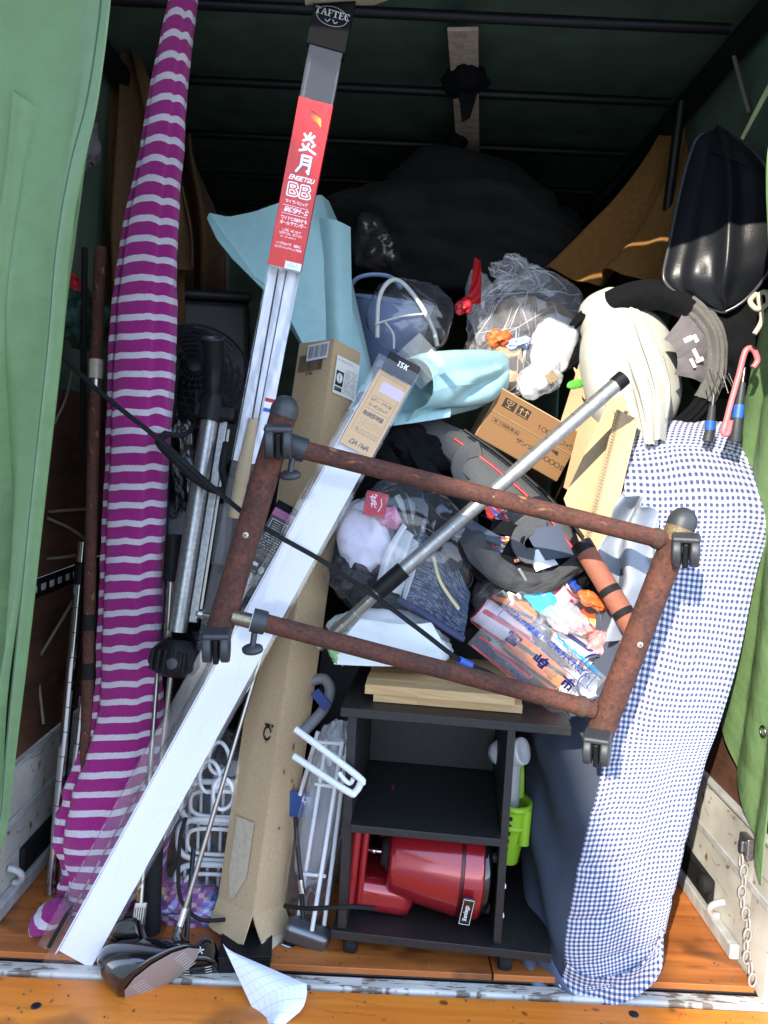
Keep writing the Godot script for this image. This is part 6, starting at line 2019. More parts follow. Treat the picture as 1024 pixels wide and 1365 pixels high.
	var c := Vector3(-0.1079, 0.5563, -0.0350)
	m = MB.new()
	m.bar(a, b, 0.0135, 20)
	put("outer_tube", m, mat(0.40, 0.395, 0.38, 0.38, 0.7, grey(45, 0.02, 0.8, 1.0), 6.0), t)
	m = MB.new()
	m.bar(b, c, 0.0105, 18)
	put("inner_tube", m, mat(0.34, 0.32, 0.28, 0.28, 0.85), t)
	m = MB.new()
	var d := (b - a).normalized()
	m.bar(b - d * 0.018, b + d * 0.045, 0.0165, 18)
	put("black_collar", m, M.black_plastic, t)
	m = MB.new()
	m.bar(a - d * 0.018, a + d * 0.003, 0.0150, 18)
	put("black_cap", m, M.black_plastic, t)
	for k in 15:
		m = MB.new()
		var q := a.lerp(b, 0.06 + k * 0.062)
		m.bar(q, q + d * 0.0009, 0.01375, 20)
		put("ring_mark", m, M.can_end, t)
	for k in 4:
		m = MB.new()
		var q := b.lerp(c, 0.35 + k * 0.17)
		m.bar(q, q + d * 0.0009, 0.01075, 18)
		put("ring_mark", m, M.can_end, t)
	# flat black strap
	t = thing("strap", "flat black rubber strap running down across the whole opening", "strap", Vector3(0.2541, 0.5060, 0.0000))
	m = MB.new()
	var sp := curve([Vector3(-0.5774, 1.0626, 0.0000), Vector3(-0.4897, 0.9983, 0.0500), Vector3(-0.3720, 0.9181, 0.0800), Vector3(-0.2747, 0.8403, 0.0900), Vector3(-0.1996, 0.7851, 0.0850), Vector3(-0.1008, 0.7272, 0.0500), Vector3(-0.0086, 0.6697, 0.0450), Vector3(0.0713, 0.6157, 0.0500), Vector3(0.1389, 0.5677, 0.0450), Vector3(0.1808, 0.5468, 0.0300)], 6)
	m.tube(sp, 0.0068, 10, true, 0.45)
	put("band", m, M.black_rubber, t)
	m = MB.new()
	m.bar(Vector3(0.1415, 0.5655, 0.0460), Vector3(0.1635, 0.5542, 0.0400), 0.0075, 10)
	put("blue_clip", m, M.blue_plastic, t)
	m = MB.new()
	m.tube(curve([Vector3(0.1635, 0.5542, 0.0400), Vector3(0.2011, 0.5371, 0.0300), Vector3(0.2395, 0.5157, 0.0200), Vector3(0.2509, 0.5027, 0.0200)], 5), 0.006, 8)
	put("end_cord", m, M.black_rubber, t)

func backpack() -> void:
	var t := thing("backpack", "open grey and black backpack with red zip piping and padded straps", "backpack", Vector3(0.2706, 0.6532, -0.1500))
	var m := MB.new()
	# top flap face: a slanted padded slab between the carton and the opening
	var A := Vector3(0.0168, 0.9761, -0.3000); var B := Vector3(0.1308, 0.9714, -0.2800); var Cc := Vector3(0.4053, 0.7310, -0.1200); var D := Vector3(0.1861, 0.8562, -0.1600)
	var top := patch(curve([Vector3(0.0047, 0.9612, -0.3000), Vector3(0.0828, 0.9403, -0.2400), Vector3(0.1878, 0.8484, -0.1700), Vector3(0.2747, 0.7673, -0.1300), Vector3(0.3496, 0.7080, -0.1100)], 6), curve([Vector3(0.0925, 0.9900, -0.3200), Vector3(0.1955, 0.9460, -0.2800), Vector3(0.2860, 0.8761, -0.2300), Vector3(0.3571, 0.8042, -0.1700), Vector3(0.4082, 0.7312, -0.1200)], 6), 26, 40, func(s, u): return 0.016 * sin(s * PI) + 0.005 * N(s * 60.0, u * 90.0, 3.0))
	for i in top.size(): top[i] += Vector3(0, 0, 0.012) * N(top[i].x * 300.0, top[i].y * 300.0, 3.0)
	m.sheet(top, 26, 40, 0.012)
	put("flap", m, M.grey_cloth, t)
	for e in [[-0.02, M.red_plastic, 0.0030], [0.012, M.black_plastic, 0.004]]:
		m = MB.new()
		var off: float = e[0]
		var zo := Vector3(off * 0.6, off * 0.6, 0.036)
		m.tube(curve([Vector3(0.1491, 0.9625, -0.2680) + zo, Vector3(0.2228, 0.9130, -0.2350) + zo, Vector3(0.2953, 0.8524, -0.1900) + zo, Vector3(0.3434, 0.8019, -0.1550) + zo, Vector3(0.3726, 0.7623, -0.1250) + zo], 6), e[2], 8)
		put("zip_piping", m, e[1], t)
	# body underneath, sagging open
	m = MB.new()
	m.grid(blob(Vector3(0.2282, 0.7676, -0.3300), Vector3(0.150, 0.085, 0.09), Vector3(0.1, 0.1, -0.68), 2.6, 0.16, 30.0, 81.0, 0.08), 56, 34, true)
	put("body", m, M.black_cloth, t)
	# collapsed black cloth round the opening
	for e in [[Vector3(0.0685, 0.9242, -0.2500), Vector3(0.075, 0.042, 0.05), -0.5, 82.0], [Vector3(0.1173, 0.7779, -0.1700), Vector3(0.040, 0.095, 0.04), 0.45, 85.0], [Vector3(0.1896, 0.7106, -0.1200), Vector3(0.095, 0.028, 0.035), -0.55, 87.0], [Vector3(0.3837, 0.7300, -0.1200), Vector3(0.045, 0.040, 0.04), -0.5, 88.0]]:
		m = MB.new()
		m.grid(blob(e[0], e[1], Vector3(0, 0, e[2]), 2.5, 0.5, 30.0, e[3], 0.35, 64, 40), 64, 40, true)
		put("slumped_side", m, M.black_cloth, t)
	m = MB.new()
	m.sheet(patch(curve([Vector3(0.1253, 0.7993, -0.1000), Vector3(0.1567, 0.7312, -0.0650), Vector3(0.2288, 0.6764, -0.0600), Vector3(0.3097, 0.6746, -0.0600), Vector3(0.3788, 0.7185, -0.0700)], 8), curve([Vector3(0.1845, 0.7797, -0.1100), Vector3(0.2134, 0.7382, -0.0750), Vector3(0.2669, 0.7082, -0.0660), Vector3(0.3156, 0.7105, -0.0660), Vector3(0.3617, 0.7424, -0.0750)], 8), 22, 60, func(s, u): return 0.012 * sin(s * PI) + 0.010 * N(s * 60.0, u * 190.0, 6.0) + 0.004 * sin(u * 40.0 + s * 4.0)), 22, 60, 0.004)
	put("front_pocket", m, mat(0.045, 0.046, 0.048, 0.95, 0.0, null, 5.0, bumps(81, 0.03, 6.0, 4), 0.6), t)
	# grab handles and straps of webbing
	for e in [[Vector3(0.1884, 0.9329, -0.2150), Vector3(0.1535, 0.9222, -0.1950), Vector3(0.1418, 0.8920, -0.1800), Vector3(0.1547, 0.8601, -0.1720), Vector3(0.1755, 0.8552, -0.1700)], [Vector3(0.3097, 0.7928, -0.1100), Vector3(0.2701, 0.7867, -0.0950), Vector3(0.2529, 0.7614, -0.0850), Vector3(0.2629, 0.7401, -0.0780), Vector3(0.2838, 0.7357, -0.0760)]]:
		m = MB.new()
		band(m, curve(e, 6), 0.030, Vector3(0.5, 0.3, 0.8), 0.004, 0.002)
		put("carry_handle", m, M.grey_cloth, t)
	for e in [[Vector3(-0.0173, 0.9354, -0.2200), Vector3(0.0382, 0.8640, -0.1600), Vector3(0.1062, 0.7822, -0.1200), Vector3(0.1449, 0.6999, -0.1000)], [Vector3(0.0348, 0.9769, -0.2500), Vector3(0.0669, 0.9062, -0.1900), Vector3(0.1235, 0.8537, -0.1500), Vector3(0.1842, 0.8257, -0.1300)], [Vector3(0.0891, 0.8668, -0.1500), Vector3(0.1251, 0.8475, -0.1300), Vector3(0.1655, 0.8008, -0.1050), Vector3(0.1537, 0.7304, -0.0900)], [Vector3(0.2041, 0.7888, -0.1000), Vector3(0.2530, 0.7750, -0.0900), Vector3(0.2344, 0.7286, -0.0800), Vector3(0.2459, 0.6981, -0.0700)]]:
		m = MB.new()
		band(m, curve(e, 10), 0.026, Vector3(0.2, 0.25, 0.95), 0.003, 0.006)
		put("strap", m, M.black_cloth, t)
	m = MB.new()
	m.sheet(patch(curve([Vector3(0.1529, 0.8039, -0.0950), Vector3(0.1813, 0.7889, -0.0880), Vector3(0.2207, 0.7690, -0.0800)], 5), curve([Vector3(0.1505, 0.7872, -0.0900), Vector3(0.1815, 0.7671, -0.0800), Vector3(0.2208, 0.7527, -0.0740)], 5), 8, 14, func(s, u): return 0.004 * sin(s * PI)), 8, 14, 0.003)
	put("webbing", m, M.navy_cloth, t)
	m = MB.new()
	m.box(frame(Vector3(0.2678, 0.6926, -0.0500), Vector3(0.2469, 0.7234, -0.0520)), Vector3(-0.003, 0, 0), Vector3(0.003, 0.028, 0.003), 0.001)
	put("zip_pull", m, M.brush, t)
	# magazines and papers inside
	for e in [[[Vector3(0.1826, 0.8563, -0.1550), Vector3(0.2262, 0.8270, -0.1400)], [Vector3(0.1995, 0.8007, -0.1250), Vector3(0.2570, 0.7644, -0.1100)], 5, "colourful magazine page tucked in the open backpack"], [[Vector3(0.1951, 0.7671, -0.0980), Vector3(0.2428, 0.7697, -0.0950)], [Vector3(0.2245, 0.7174, -0.0850), Vector3(0.2689, 0.7255, -0.0830)], 8, "red comic cover showing in the backpack opening"]]:
		m = MB.new()
		m.sheet(PackedVector3Array([e[0][0], e[0][1], e[1][0], e[1][1]]), 2, 2, 0.004)
		one("magazine", e[3], "magazine", m, shown(cover_image(e[2]), 0.45))
	m = MB.new()
	m.sheet(patch(PackedVector3Array([Vector3(0.2732, 0.7393, -0.0880), Vector3(0.2902, 0.7074, -0.0780)]), PackedVector3Array([Vector3(0.3080, 0.7549, -0.0900), Vector3(0.3318, 0.7233, -0.0800)]), 8, 8, func(s, u): return 0.006 * sin(s * 5.0)), 8, 8, 0.001)
	one("crumpled_paper", "crumpled grey-white paper in the backpack pocket", "paper", m, M.paper)
	t = thing("printed_pouch", "navy pouch with white lettering lying in the backpack opening", "pouch", Vector3(0.3198, 0.7241, -0.0900))
	m = MB.new()
	m.sheet(patch(PackedVector3Array([Vector3(0.2686, 0.7804, -0.1000), Vector3(0.3000, 0.7268, -0.0840)]), PackedVector3Array([Vector3(0.3339, 0.7940, -0.1100), Vector3(0.3610, 0.7377, -0.0880)]), 8, 8, func(s, u): return 0.006 * sin(s * 3.0)), 8, 8, 0.004)
	put("cloth", m, M.navy_cloth, t)
	m = MB.new()
	m.grid(blob(Vector3(0.2133, 0.6410, -0.1600), Vector3(0.035, 0.035, 0.03), Vector3(), 2.0, 0.1, 20.0, 84.0, 0.0, 30, 20), 30, 20, true)
	one("grey_cup", "rounded dark grey cup half hidden under the backpack", "cup", m, M.grey_plastic)

func cartons() -> void:
	# printed brown carton
	var t := thing("carton", "brown printed carton with fragile and this-way-up marks, tilted on the heap", "carton", Vector3(0.2988, 0.8709, -0.3000))
	var tl := Vector3(0.2402, 1.0667, -0.3300); var tr := Vector3(0.4319, 0.9707, -0.3300)
	var bl := Vector3(0.1864, 0.9524, -0.3150)
	var xx := (tr - tl).normalized()
	var dn := (bl - tl); dn = (dn - xx * dn.dot(xx))
	var W := 0.205; var H := 0.118; var D := 0.16
	var f := Transform3D(Basis(xx, -dn.normalized(), xx.cross(-dn.normalized())), tl)
	var m := MB.new()
	m.box(f, Vector3(0, -H, -D), Vector3(W, 0, -0.001), 0.002)
	put("body", m, M.cardboard, t)
	m = MB.new()
	m.quad(f * Vector3(0.001, -0.001, 0.0002), f * Vector3(W - 0.001, -0.001, 0.0002), f * Vector3(W - 0.001, -H + 0.001, 0.0002), f * Vector3(0.001, -H + 0.001, 0.0002))
	put("printed_face", m, shown(carton_print(), 0.8), t)
	m = MB.new()
	m.box(f, Vector3(0.0, -0.0525, 0.0004), Vector3(W, 0.0012, 0.0018), 0.0007)
	var fl := put("upper_flap", m, M.cardboard, t)
	m = MB.new()
	m.quad(f * Vector3(0.001, -0.001, 0.0020), f * Vector3(W - 0.001, -0.001, 0.0020), f * Vector3(W - 0.001, -0.0515, 0.0020), f * Vector3(0.001, -0.0515, 0.0020), Vector2(0, 0), Vector2(1, 0), Vector2(1, 0.43), Vector2(0, 0.43))
	var fm: StandardMaterial3D = t.get_node("printed_face").mesh.surface_get_material(0)
	put("flap_print", m, fm, fl)

	# opened-out cardboard box at the right
	t = thing("open_carton", "open cardboard box on edge with torn flaps, right of the printed carton", "carton", Vector3(0.3832, 0.7406, -0.1500))
	var cards := [
		["side_wall", [Vector3(0.4547, 1.2271, -0.4200), Vector3(0.4846, 1.2037, -0.4000), Vector3(0.3350, 0.8537, -0.2000), Vector3(0.3611, 0.9540, -0.3000)]],
	]
	var quad_sheet := func(a: Vector3, b: Vector3, c: Vector3, d: Vector3, bend: float) -> PackedVector3Array:
		var p := PackedVector3Array()
		var nn := (b - a).cross(c - a).normalized()
		for j in 16:
			for i in 10:
				var u := i / 9.0; var v_ := j / 15.0
				p.append(a.lerp(b, u).lerp(d.lerp(c, u), v_) + nn * (bend * sin(u * PI) + 0.002 * N(u * 60.0, v_ * 80.0, 2.0)))
		return p
	for e in [
			["back_wall", Vector3(0.4484, 1.2201, -0.4200), Vector3(0.4819, 1.1781, -0.4200), Vector3(0.4179, 0.8750, -0.3400), Vector3(0.3854, 1.0061, -0.3800), 0.004],
			["inner_wall", Vector3(0.4550, 1.1802, -0.3600), Vector3(0.5019, 1.1348, -0.3000), Vector3(0.4171, 0.8227, -0.1600), Vector3(0.3741, 0.8603, -0.2600), -0.008],
			["front_wall", Vector3(0.4647, 1.0939, -0.2200), Vector3(0.4708, 1.0019, -0.1700), Vector3(0.3786, 0.7404, -0.0750), Vector3(0.3546, 0.8414, -0.1700), 0.004],
			["long_flap", Vector3(0.4413, 1.0216, -0.1550), Vector3(0.4847, 1.0046, -0.1500), Vector3(0.4119, 0.7447, -0.0550), Vector3(0.3671, 0.7517, -0.0600), 0.006],
			["torn_flap", Vector3(0.3873, 1.1137, -0.3000), Vector3(0.4695, 1.0193, -0.1700), Vector3(0.4577, 0.9981, -0.1650), Vector3(0.3907, 1.0972, -0.2900), 0.006]]:
		m = MB.new()
		m.sheet(quad_sheet.call(e[1], e[2], e[3], e[4], e[5]), 10, 16, 0.0035)
		put(e[0], m, M.cardboard, t)
	m = MB.new()   # corrugated torn edge
	var zz := PackedVector3Array()
	for k in 90:
		var q := Vector3(0.4460, 1.0172, -0.1500).lerp(Vector3(0.3694, 0.7487, -0.0520), k / 89.0)
		zz.append(q + Vector3(0.0028 * (1 if k % 2 else -1), 0, 0.002 * (1 if k % 2 else -1)))
	m.tube(zz, 0.0011, 4)
	put("corrugated_edge", m, M.cardboard_inside, t)
	for e in [[Vector3(0.4605, 1.1360, -0.3000), Vector3(0.024, 0.036, 0.002), 0.5], [Vector3(0.3872, 1.0765, -0.2700), Vector3(0.020, 0.009, 0.004), 0.3]]:
		m = MB.new()
		m.grid(blob(e[0], e[1], Vector3(0, 0.3, e[2]), 2.8, 0.25, 40.0, 90.0, 0.1, 28, 18), 28, 18, true)
		one("green_wrapper", "bright green wrapper %s" % ("stuck inside the open cardboard box" if e[2] > 0.4 else "scrap on the torn cardboard flap"), "wrapper", m, M.green_plastic)

func rubbish_bag() -> void:
	var ur := (Vector3(0.3518, 0.5277, -0.0500) - Vector3(0.2132, 0.6340, -0.0500)).normalized()
	var vd := Vector3(-ur.y, ur.x, 0) * -1.0
	if vd.y > 0: vd = -vd
	var c := Vector3(0.2921, 0.5516, -0.0300)
	var cb := Vector3(0.3059, 0.6096, -0.0350)
	var t := thing("rubbish_bag", "clear municipal rubbish bag with blue print, full of cans and wrappers", "rubbish bag", Vector3(0.3220, 0.4698, -0.0700))
	var m := MB.new()
	crinkle(m, blob(cb + Vector3(0.01, -0.005, -0.085), Vector3(0.135, 0.105, 0.085), Vector3(0, 0, -0.55), 2.4, 0.18, 32.0, 95.0, 0.16, 34, 21), 34, 21, 0.0026, 404)
	put("film", m, M.film, t)
	put("film_glint", glint_lines(blob(cb + Vector3(0.01, -0.005, -0.085), Vector3(0.135, 0.105, 0.085), Vector3(0, 0, -0.55), 2.4, 0.18, 32.0, 95.0, 0.16), 56, 34, 25, 4, 0.00035, 0.7, 0.0), M.crease, t).set_meta("kind", "stuff")
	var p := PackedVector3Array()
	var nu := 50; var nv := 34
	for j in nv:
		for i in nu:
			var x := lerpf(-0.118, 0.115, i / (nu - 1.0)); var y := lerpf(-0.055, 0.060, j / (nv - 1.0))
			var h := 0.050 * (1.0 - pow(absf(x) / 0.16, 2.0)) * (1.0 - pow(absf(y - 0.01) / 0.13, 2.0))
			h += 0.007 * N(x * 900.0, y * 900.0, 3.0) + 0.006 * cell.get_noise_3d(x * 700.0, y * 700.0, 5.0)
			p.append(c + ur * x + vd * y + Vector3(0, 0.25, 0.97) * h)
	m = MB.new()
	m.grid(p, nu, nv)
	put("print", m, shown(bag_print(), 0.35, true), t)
	# cans
	var can := func(label: String, at: Vector3, axis: Vector3, r: float, h: float, mt: Material) -> void:
		var g := frame(at, at + axis)
		var o := thing("drinks_can", label, "can", at, "cans in the rubbish bag")
		var k := MB.new()
		k.lathe(g, [Vector2(r * 0.8, -h / 2), Vector2(r, -h / 2 + 0.008), Vector2(r, h / 2 - 0.01), Vector2(r * 0.84, h / 2)], 26)
		put("wall", k, mt, o)
		k = MB.new()
		k.lathe(g, [Vector2(r * 0.84, h / 2), Vector2(r * 0.86, h / 2 + 0.003), Vector2(r * 0.78, h / 2 + 0.002), Vector2(r * 0.76, h / 2 - 0.004), Vector2(0, h / 2 - 0.004)], 26)
		put("can_end", k, M.can_end, o)
		k = MB.new()
		k.lathe(g, [Vector2(0, -h / 2 + 0.008), Vector2(r * 0.6, -h / 2 + 0.002), Vector2(r * 0.7, -h / 2 - 0.002), Vector2(r * 0.82, -h / 2)], 26)
		put("can_end", k, M.can_end, o)
		k = MB.new()
		k.box(g, Vector3(-0.009, h / 2 - 0.0035, -0.004), Vector3(0.011, h / 2 - 0.0022, 0.004), 0.0006)
		put("pull_tab", k, M.can_end, o)
	var yel := shown(can_wrap(Color(0.82, 0.42, 0.03), Color(0.08, 0.06, 0.08), 3), 0.3)
	var wht := shown(can_wrap(Color(0.78, 0.74, 0.78), Color(0.66, 0.06, 0.1), 4), 0.3)
	var sil := shown(can_wrap(Color(0.70, 0.70, 0.72), Color(0.10, 0.15, 0.4), 6), 0.25)
	var org_ := shown(can_wrap(Color(0.80, 0.30, 0.06), Color(0.8, 0.75, 0.3), 7), 0.3)
	can.call("long orange-yellow can lying under the printed characters", Vector3(0.2980, 0.5367, -0.0850), ur + Vector3(0, 0, 0.1), 0.024, 0.135, yel)
	can.call("white and red can at the left end of the rubbish bag", Vector3(0.2357, 0.5916, -0.1100), ur, 0.030, 0.12, wht)
	can.call("silver can with its open top facing out at the bag's lower right", Vector3(0.3804, 0.5541, -0.1000), Vector3(0.35, -0.35, 0.85), 0.031, 0.10, sil)
	can.call("orange can near the right edge of the rubbish bag", Vector3(0.4144, 0.5993, -0.1200), Vector3(0.8, -0.2, 0.3), 0.031, 0.11, org_)
	can.call("silver can lid at the lowest corner of the rubbish bag", Vector3(0.3819, 0.5014, -0.0800), Vector3(0.2, 0.1, 0.95), 0.028, 0.10, sil)
	can.call("dented white can at the top of the rubbish bag", Vector3(0.3289, 0.6488, -0.1100), Vector3(0.5, 0.5, 0.4), 0.030, 0.11, wht)
	can.call("small gold can tucked in the upper left of the rubbish bag", Vector3(0.2678, 0.6420, -0.1300), ur + Vector3(0, 0.2, 0.2), 0.028, 0.10, yel)
	can.call("red and white can lying under the right rim of the rubbish bag", Vector3(0.3994, 0.5715, -0.1400), ur, 0.030, 0.12, org_)
	can.call("plain silver can at the left bottom of the rubbish bag", Vector3(0.2721, 0.5436, -0.1200), ur + Vector3(0, 0, 0.2), 0.030, 0.11, sil)
	for e in [[Vector3(0.3496, 0.6735, -0.1000), Vector3(0.042, 0.026, 0.02), mat(0.02, 0.08, 0.50, 0.3), "crumpled blue printed wrapper at the top of the rubbish bag"], [Vector3(0.3018, 0.6554, -0.0700), Vector3(0.036, 0.020, 0.012), mat(0.02, 0.42, 0.70, 0.3), "turquoise wrapper in the middle of the rubbish bag"], [Vector3(0.3982, 0.6590, -0.0750), Vector3(0.030, 0.014, 0.015), M.orange, "orange plastic ring at the right of the rubbish bag"], [Vector3(0.4238, 0.5756, -0.0700), Vector3(0.03, 0.03, 0.02), mat(0.75, 0.25, 0.25, 0.4), "pink and white wrapper next to the right post"], [Vector3(0.3500, 0.6264, -0.0700), Vector3(0.055, 0.026, 0.014), M.film_milky, "white plastic wrapper in the bright middle of the rubbish bag"], [Vector3(0.3690, 0.4786, -0.0500), Vector3(0.03, 0.016, 0.02), mat(0.5, 0.52, 0.52, 0.35), "grey crushed wrapper under the lowest cans"]]:
		lump("wrapper", e[3], "wrapper", blob(e[0], e[1], Vector3(0, 0, -0.5), 2.2, 0.45, 40.0, e[0].x * 300.0, 0.3, 40, 26), e[2], 40, 26)
	# brown tube with black bands
	t = thing("banded_tube", "short rust-brown tube with two black tape bands in front of the grey cloth", "tube", Vector3(0.4438, 0.6262, -0.0100))
	var A := Vector3(0.3642, 0.7617, -0.0350); var B := Vector3(0.4390, 0.6307, 0.0500)
	m = MB.new()
	m.bar(A, B, 0.0185, 20)
	put("tube", m, mat(0.32, 0.105, 0.06, 0.75, 0.0, grey(48, 0.03, 0.85, 1.0), 8.0), t)
	for k in [0.50, 0.76]:
		m = MB.new()
		m.bar(A.lerp(B, k), A.lerp(B, k + 0.075), 0.0189, 20)
		put("tape_band", m, M.black_rubber, t)
	m = MB.new()
	m.bar(A.lerp(B, -0.05), A.lerp(B, 0.06), 0.0195, 20)
	put("end_collar", m, M.black_plastic, t)

func upper_heap() -> void:
	var m := MB.new()
	# folded pale blue sheet, mouth towards the viewer
	var t := thing("plastic_sheet", "pale blue vinyl sheet folded over, open end towards the clear lid", "vinyl sheet", Vector3(0.1144, 0.9816, -0.2800))
	var cs := curve([Vector3(0.0425, 1.0396, -0.2000), Vector3(0.0798, 1.0531, -0.2350), Vector3(0.1336, 1.0655, -0.2800), Vector3(0.1939, 1.0807, -0.3300), Vector3(0.2364, 1.0935, -0.3600), Vector3(0.2599, 1.0993, -0.3750)], 8)
	var vr := [0.066, 0.069, 0.070, 0.065, 0.054, 0.034]
	var dr := [0.056, 0.062, 0.060, 0.046, 0.022, 0.003]
	var tp := PackedVector3Array()
	for j in 44:
		var w := j / 43.0
		var c := along(cs, w)
		var k := mini(int(w * 5.0), 4)
		var a := lerpf(vr[k], vr[k + 1], w * 5.0 - k); var b := lerpf(dr[k], dr[k + 1], w * 5.0 - k)
		for i in 57:
			var th := TAU * i / 56.0
			var skew := (1.0 - w) * (1.0 - w) * (0.045 * (0.5 - 0.5 * sin(th)) - 0.030 * maxf(0.0, cos(th)))
			var pinch := 1.0 - 0.30 * exp(-pow((th - 0.45 - w * 0.5) * 2.6, 2.0)) * sin(w * PI) - 0.22 * exp(-pow((th - 5.4 + w * 0.6) * 3.0, 2.0))
			var fold := fposmod(th + PI, TAU) - PI
			pinch -= 0.42 * exp(-pow((fold - 1.1 * (w - 0.62)) / 0.26, 2.0)) * smoothstep(0.2, 0.5, w) * (1.0 - smoothstep(0.85, 1.0, w)) + 0.22 * exp(-pow((fold - 1.2 + 0.8 * w) / 0.2, 2.0)) * sin(w * PI)
			pinch += 0.06 * N(cos(th) * 30.0, w * 60.0, sin(th) * 30.0)
			tp.append(c + Vector3(cos(th) * b * pinch * 0.68 - skew * 0.4, sin(th) * a * pinch, cos(th) * b * pinch * 0.74))
	m.sheet(tp, 57, 44, 0.002)
	put("outer_fold", m, M.blue_sheet, t)
	m = MB.new()
	m.sheet(patch(curve([Vector3(-0.0722, 0.9995, -0.1900), Vector3(-0.0260, 0.9703, -0.1850), Vector3(0.0336, 0.9732, -0.1900), Vector3(0.1246, 0.9937, -0.2200)], 8), curve([Vector3(-0.0308, 1.0446, -0.2700), Vector3(0.0020, 1.0138, -0.2500), Vector3(0.0485, 1.0029, -0.2350), Vector3(0.1253, 1.0114, -0.2400)], 8), 18, 26, func(s, u): return 0.010 * sin(s * PI) + 0.003 * N(s * 40.0, u * 60.0, 8.0)), 18, 26, 0.002)
	put("lower_lip", m, M.blue_sheet, t)

	# pale blue tub with handle, in a clear bag
	t = thing("blue_tub", "periwinkle blue plastic tub with a loop handle behind the vinyl cone", "tub", Vector3(-0.0038, 1.1671, -0.6200))
	m = MB.new()
	m.lathe(Transform3D(Basis.from_euler(Vector3(0.25, 0, -0.1)), Vector3(-0.0073, 1.2444, -0.6600)), [Vector2(0.0, -0.10), Vector2(0.08, -0.10), Vector2(0.105, 0.06), Vector2(0.108, 0.06), Vector2(0.100, 0.055), Vector2(0.078, -0.09), Vector2(0, -0.09)], 32)
	put("bowl", m, M.pale_blue, t)
	m = MB.new()
	m.tube(curve([Vector3(-0.1110, 1.3176, -0.5800), Vector3(-0.0889, 1.3359, -0.5600), Vector3(-0.0491, 1.3449, -0.5600), Vector3(-0.0087, 1.3418, -0.5700), Vector3(0.0165, 1.3181, -0.5800)], 6), 0.007, 10, true, 0.6)
	put("loop_handle", m, M.pale_blue, t)
	t = thing("clear_pouch", "clear vinyl pouch with white piped edges in front of the blue tub", "pouch", Vector3(0.0400, 1.1717, -0.5000))
	m = MB.new()
	crinkle(m, blob(Vector3(0.0427, 1.2435, -0.5300), Vector3(0.105, 0.088, 0.05), Vector3(0, 0, -0.15), 2.6, 0.12, 30.0, 101.0, 0.08, 34, 21), 34, 21, 0.0026, 405)
	put("film", m, M.film, t)
	put("film_glint", glint_lines(blob(Vector3(0.0427, 1.2435, -0.5300), Vector3(0.105, 0.088, 0.05), Vector3(0, 0, -0.15), 2.6, 0.12, 30.0, 101.0, 0.08), 56, 34, 21, 5, 0.00035, 0.2, 0.3), M.crease, t).set_meta("kind", "stuff")
	for e in [[Vector3(-0.0349, 1.1814, -0.4700), Vector3(-0.0354, 1.2674, -0.4700), Vector3(-0.0148, 1.3115, -0.4800), Vector3(0.0149, 1.3129, -0.4800), Vector3(0.0608, 1.2632, -0.4700), Vector3(0.0947, 1.2031, -0.4600), Vector3(0.1048, 1.1645, -0.4500)], [Vector3(-0.0413, 1.2105, -0.4600), Vector3(0.0186, 1.2304, -0.4600), Vector3(0.0794, 1.2418, -0.4700)], [Vector3(-0.0209, 1.2191, -0.4650), Vector3(0.0014, 1.1902, -0.4600), Vector3(0.0048, 1.1554, -0.4550)]]:
		m = MB.new()
		m.tube(curve(e, 6), 0.0055 if e.size() > 4 else 0.0028, 8)
		put("piping", m, mat(0.62, 0.65, 0.63, 0.4), t)
	# big clear bag at the top of the heap
	t = thing("plastic_bag", "big clear bag at the top of the heap with brown box and white foam inside", "bag", Vector3(0.3306, 1.0833, -0.5500))
	m = MB.new()
	crinkle(m, blob(Vector3(0.3357, 1.2359, -0.6000), Vector3(0.155, 0.150, 0.12), Vector3(0.1, 0, 0.25), 2.3, 0.20, 30.0, 111.0, 0.18, 44, 27), 44, 27, 0.0040, 406, true)
	put("film", m, M.bag_film, t)
	put("film_glint", glint_lines(blob(Vector3(0.3357, 1.2359, -0.6000), Vector3(0.155, 0.150, 0.12), Vector3(0.1, 0, 0.25), 2.3, 0.20, 30.0, 111.0, 0.18, 72, 44), 72, 44, 150, 6, 0.001, 0.8, 0.1), M.glint_bright, t).set_meta("kind", "stuff")
	m = MB.new()
	crinkle(m, blob(Vector3(0.2088, 1.2851, -0.5500), Vector3(0.035, 0.085, 0.035), Vector3(0, 0, 0.15), 2.0, 0.3, 40.0, 113.0, 0.25, 24, 17), 24, 17, 0.0040, 407, true)
	put("gathered_top", m, M.bag_film, t)
	m = MB.new()
	crinkle(m, blob(Vector3(0.3000, 1.3673, -0.5800), Vector3(0.07, 0.04, 0.045), Vector3(0, 0, -0.2), 2.0, 0.5, 40.0, 117.0, 0.4, 29, 18), 29, 18, 0.0040, 408, true)
	put("loose_top", m, M.bag_film, t)
	put("film_glint", glint_lines(blob(Vector3(0.3000, 1.3673, -0.5800), Vector3(0.07, 0.04, 0.045), Vector3(0, 0, -0.2), 2.0, 0.5, 40.0, 117.0, 0.4, 48, 30), 48, 30, 70, 8, 0.001, 0.7, 0.3), M.glint_bright, t).set_meta("kind", "stuff")
	m = MB.new()
	m.box(frame(Vector3(0.2484, 1.0985, -0.5600), Vector3(0.2297, 1.2340, -0.6200), Vector3(0.1, 0, 1)), Vector3(-0.05, 0, -0.12), Vector3(0.09, 0.12, 0.0), 0.003)
	one("brown_box", "small brown box inside the big clear bag", "box", m, M.cardboard)
	lump("foam_pad", "white foam sheet folded inside the big clear bag", "foam", blob(Vector3(0.3870, 1.1905, -0.5200), Vector3(0.052, 0.075, 0.03), Vector3(0, 0.2, -0.25), 3.2, 0.18, 30.0, 121.0, 0.1), mat(0.62, 0.63, 0.66, 0.6))
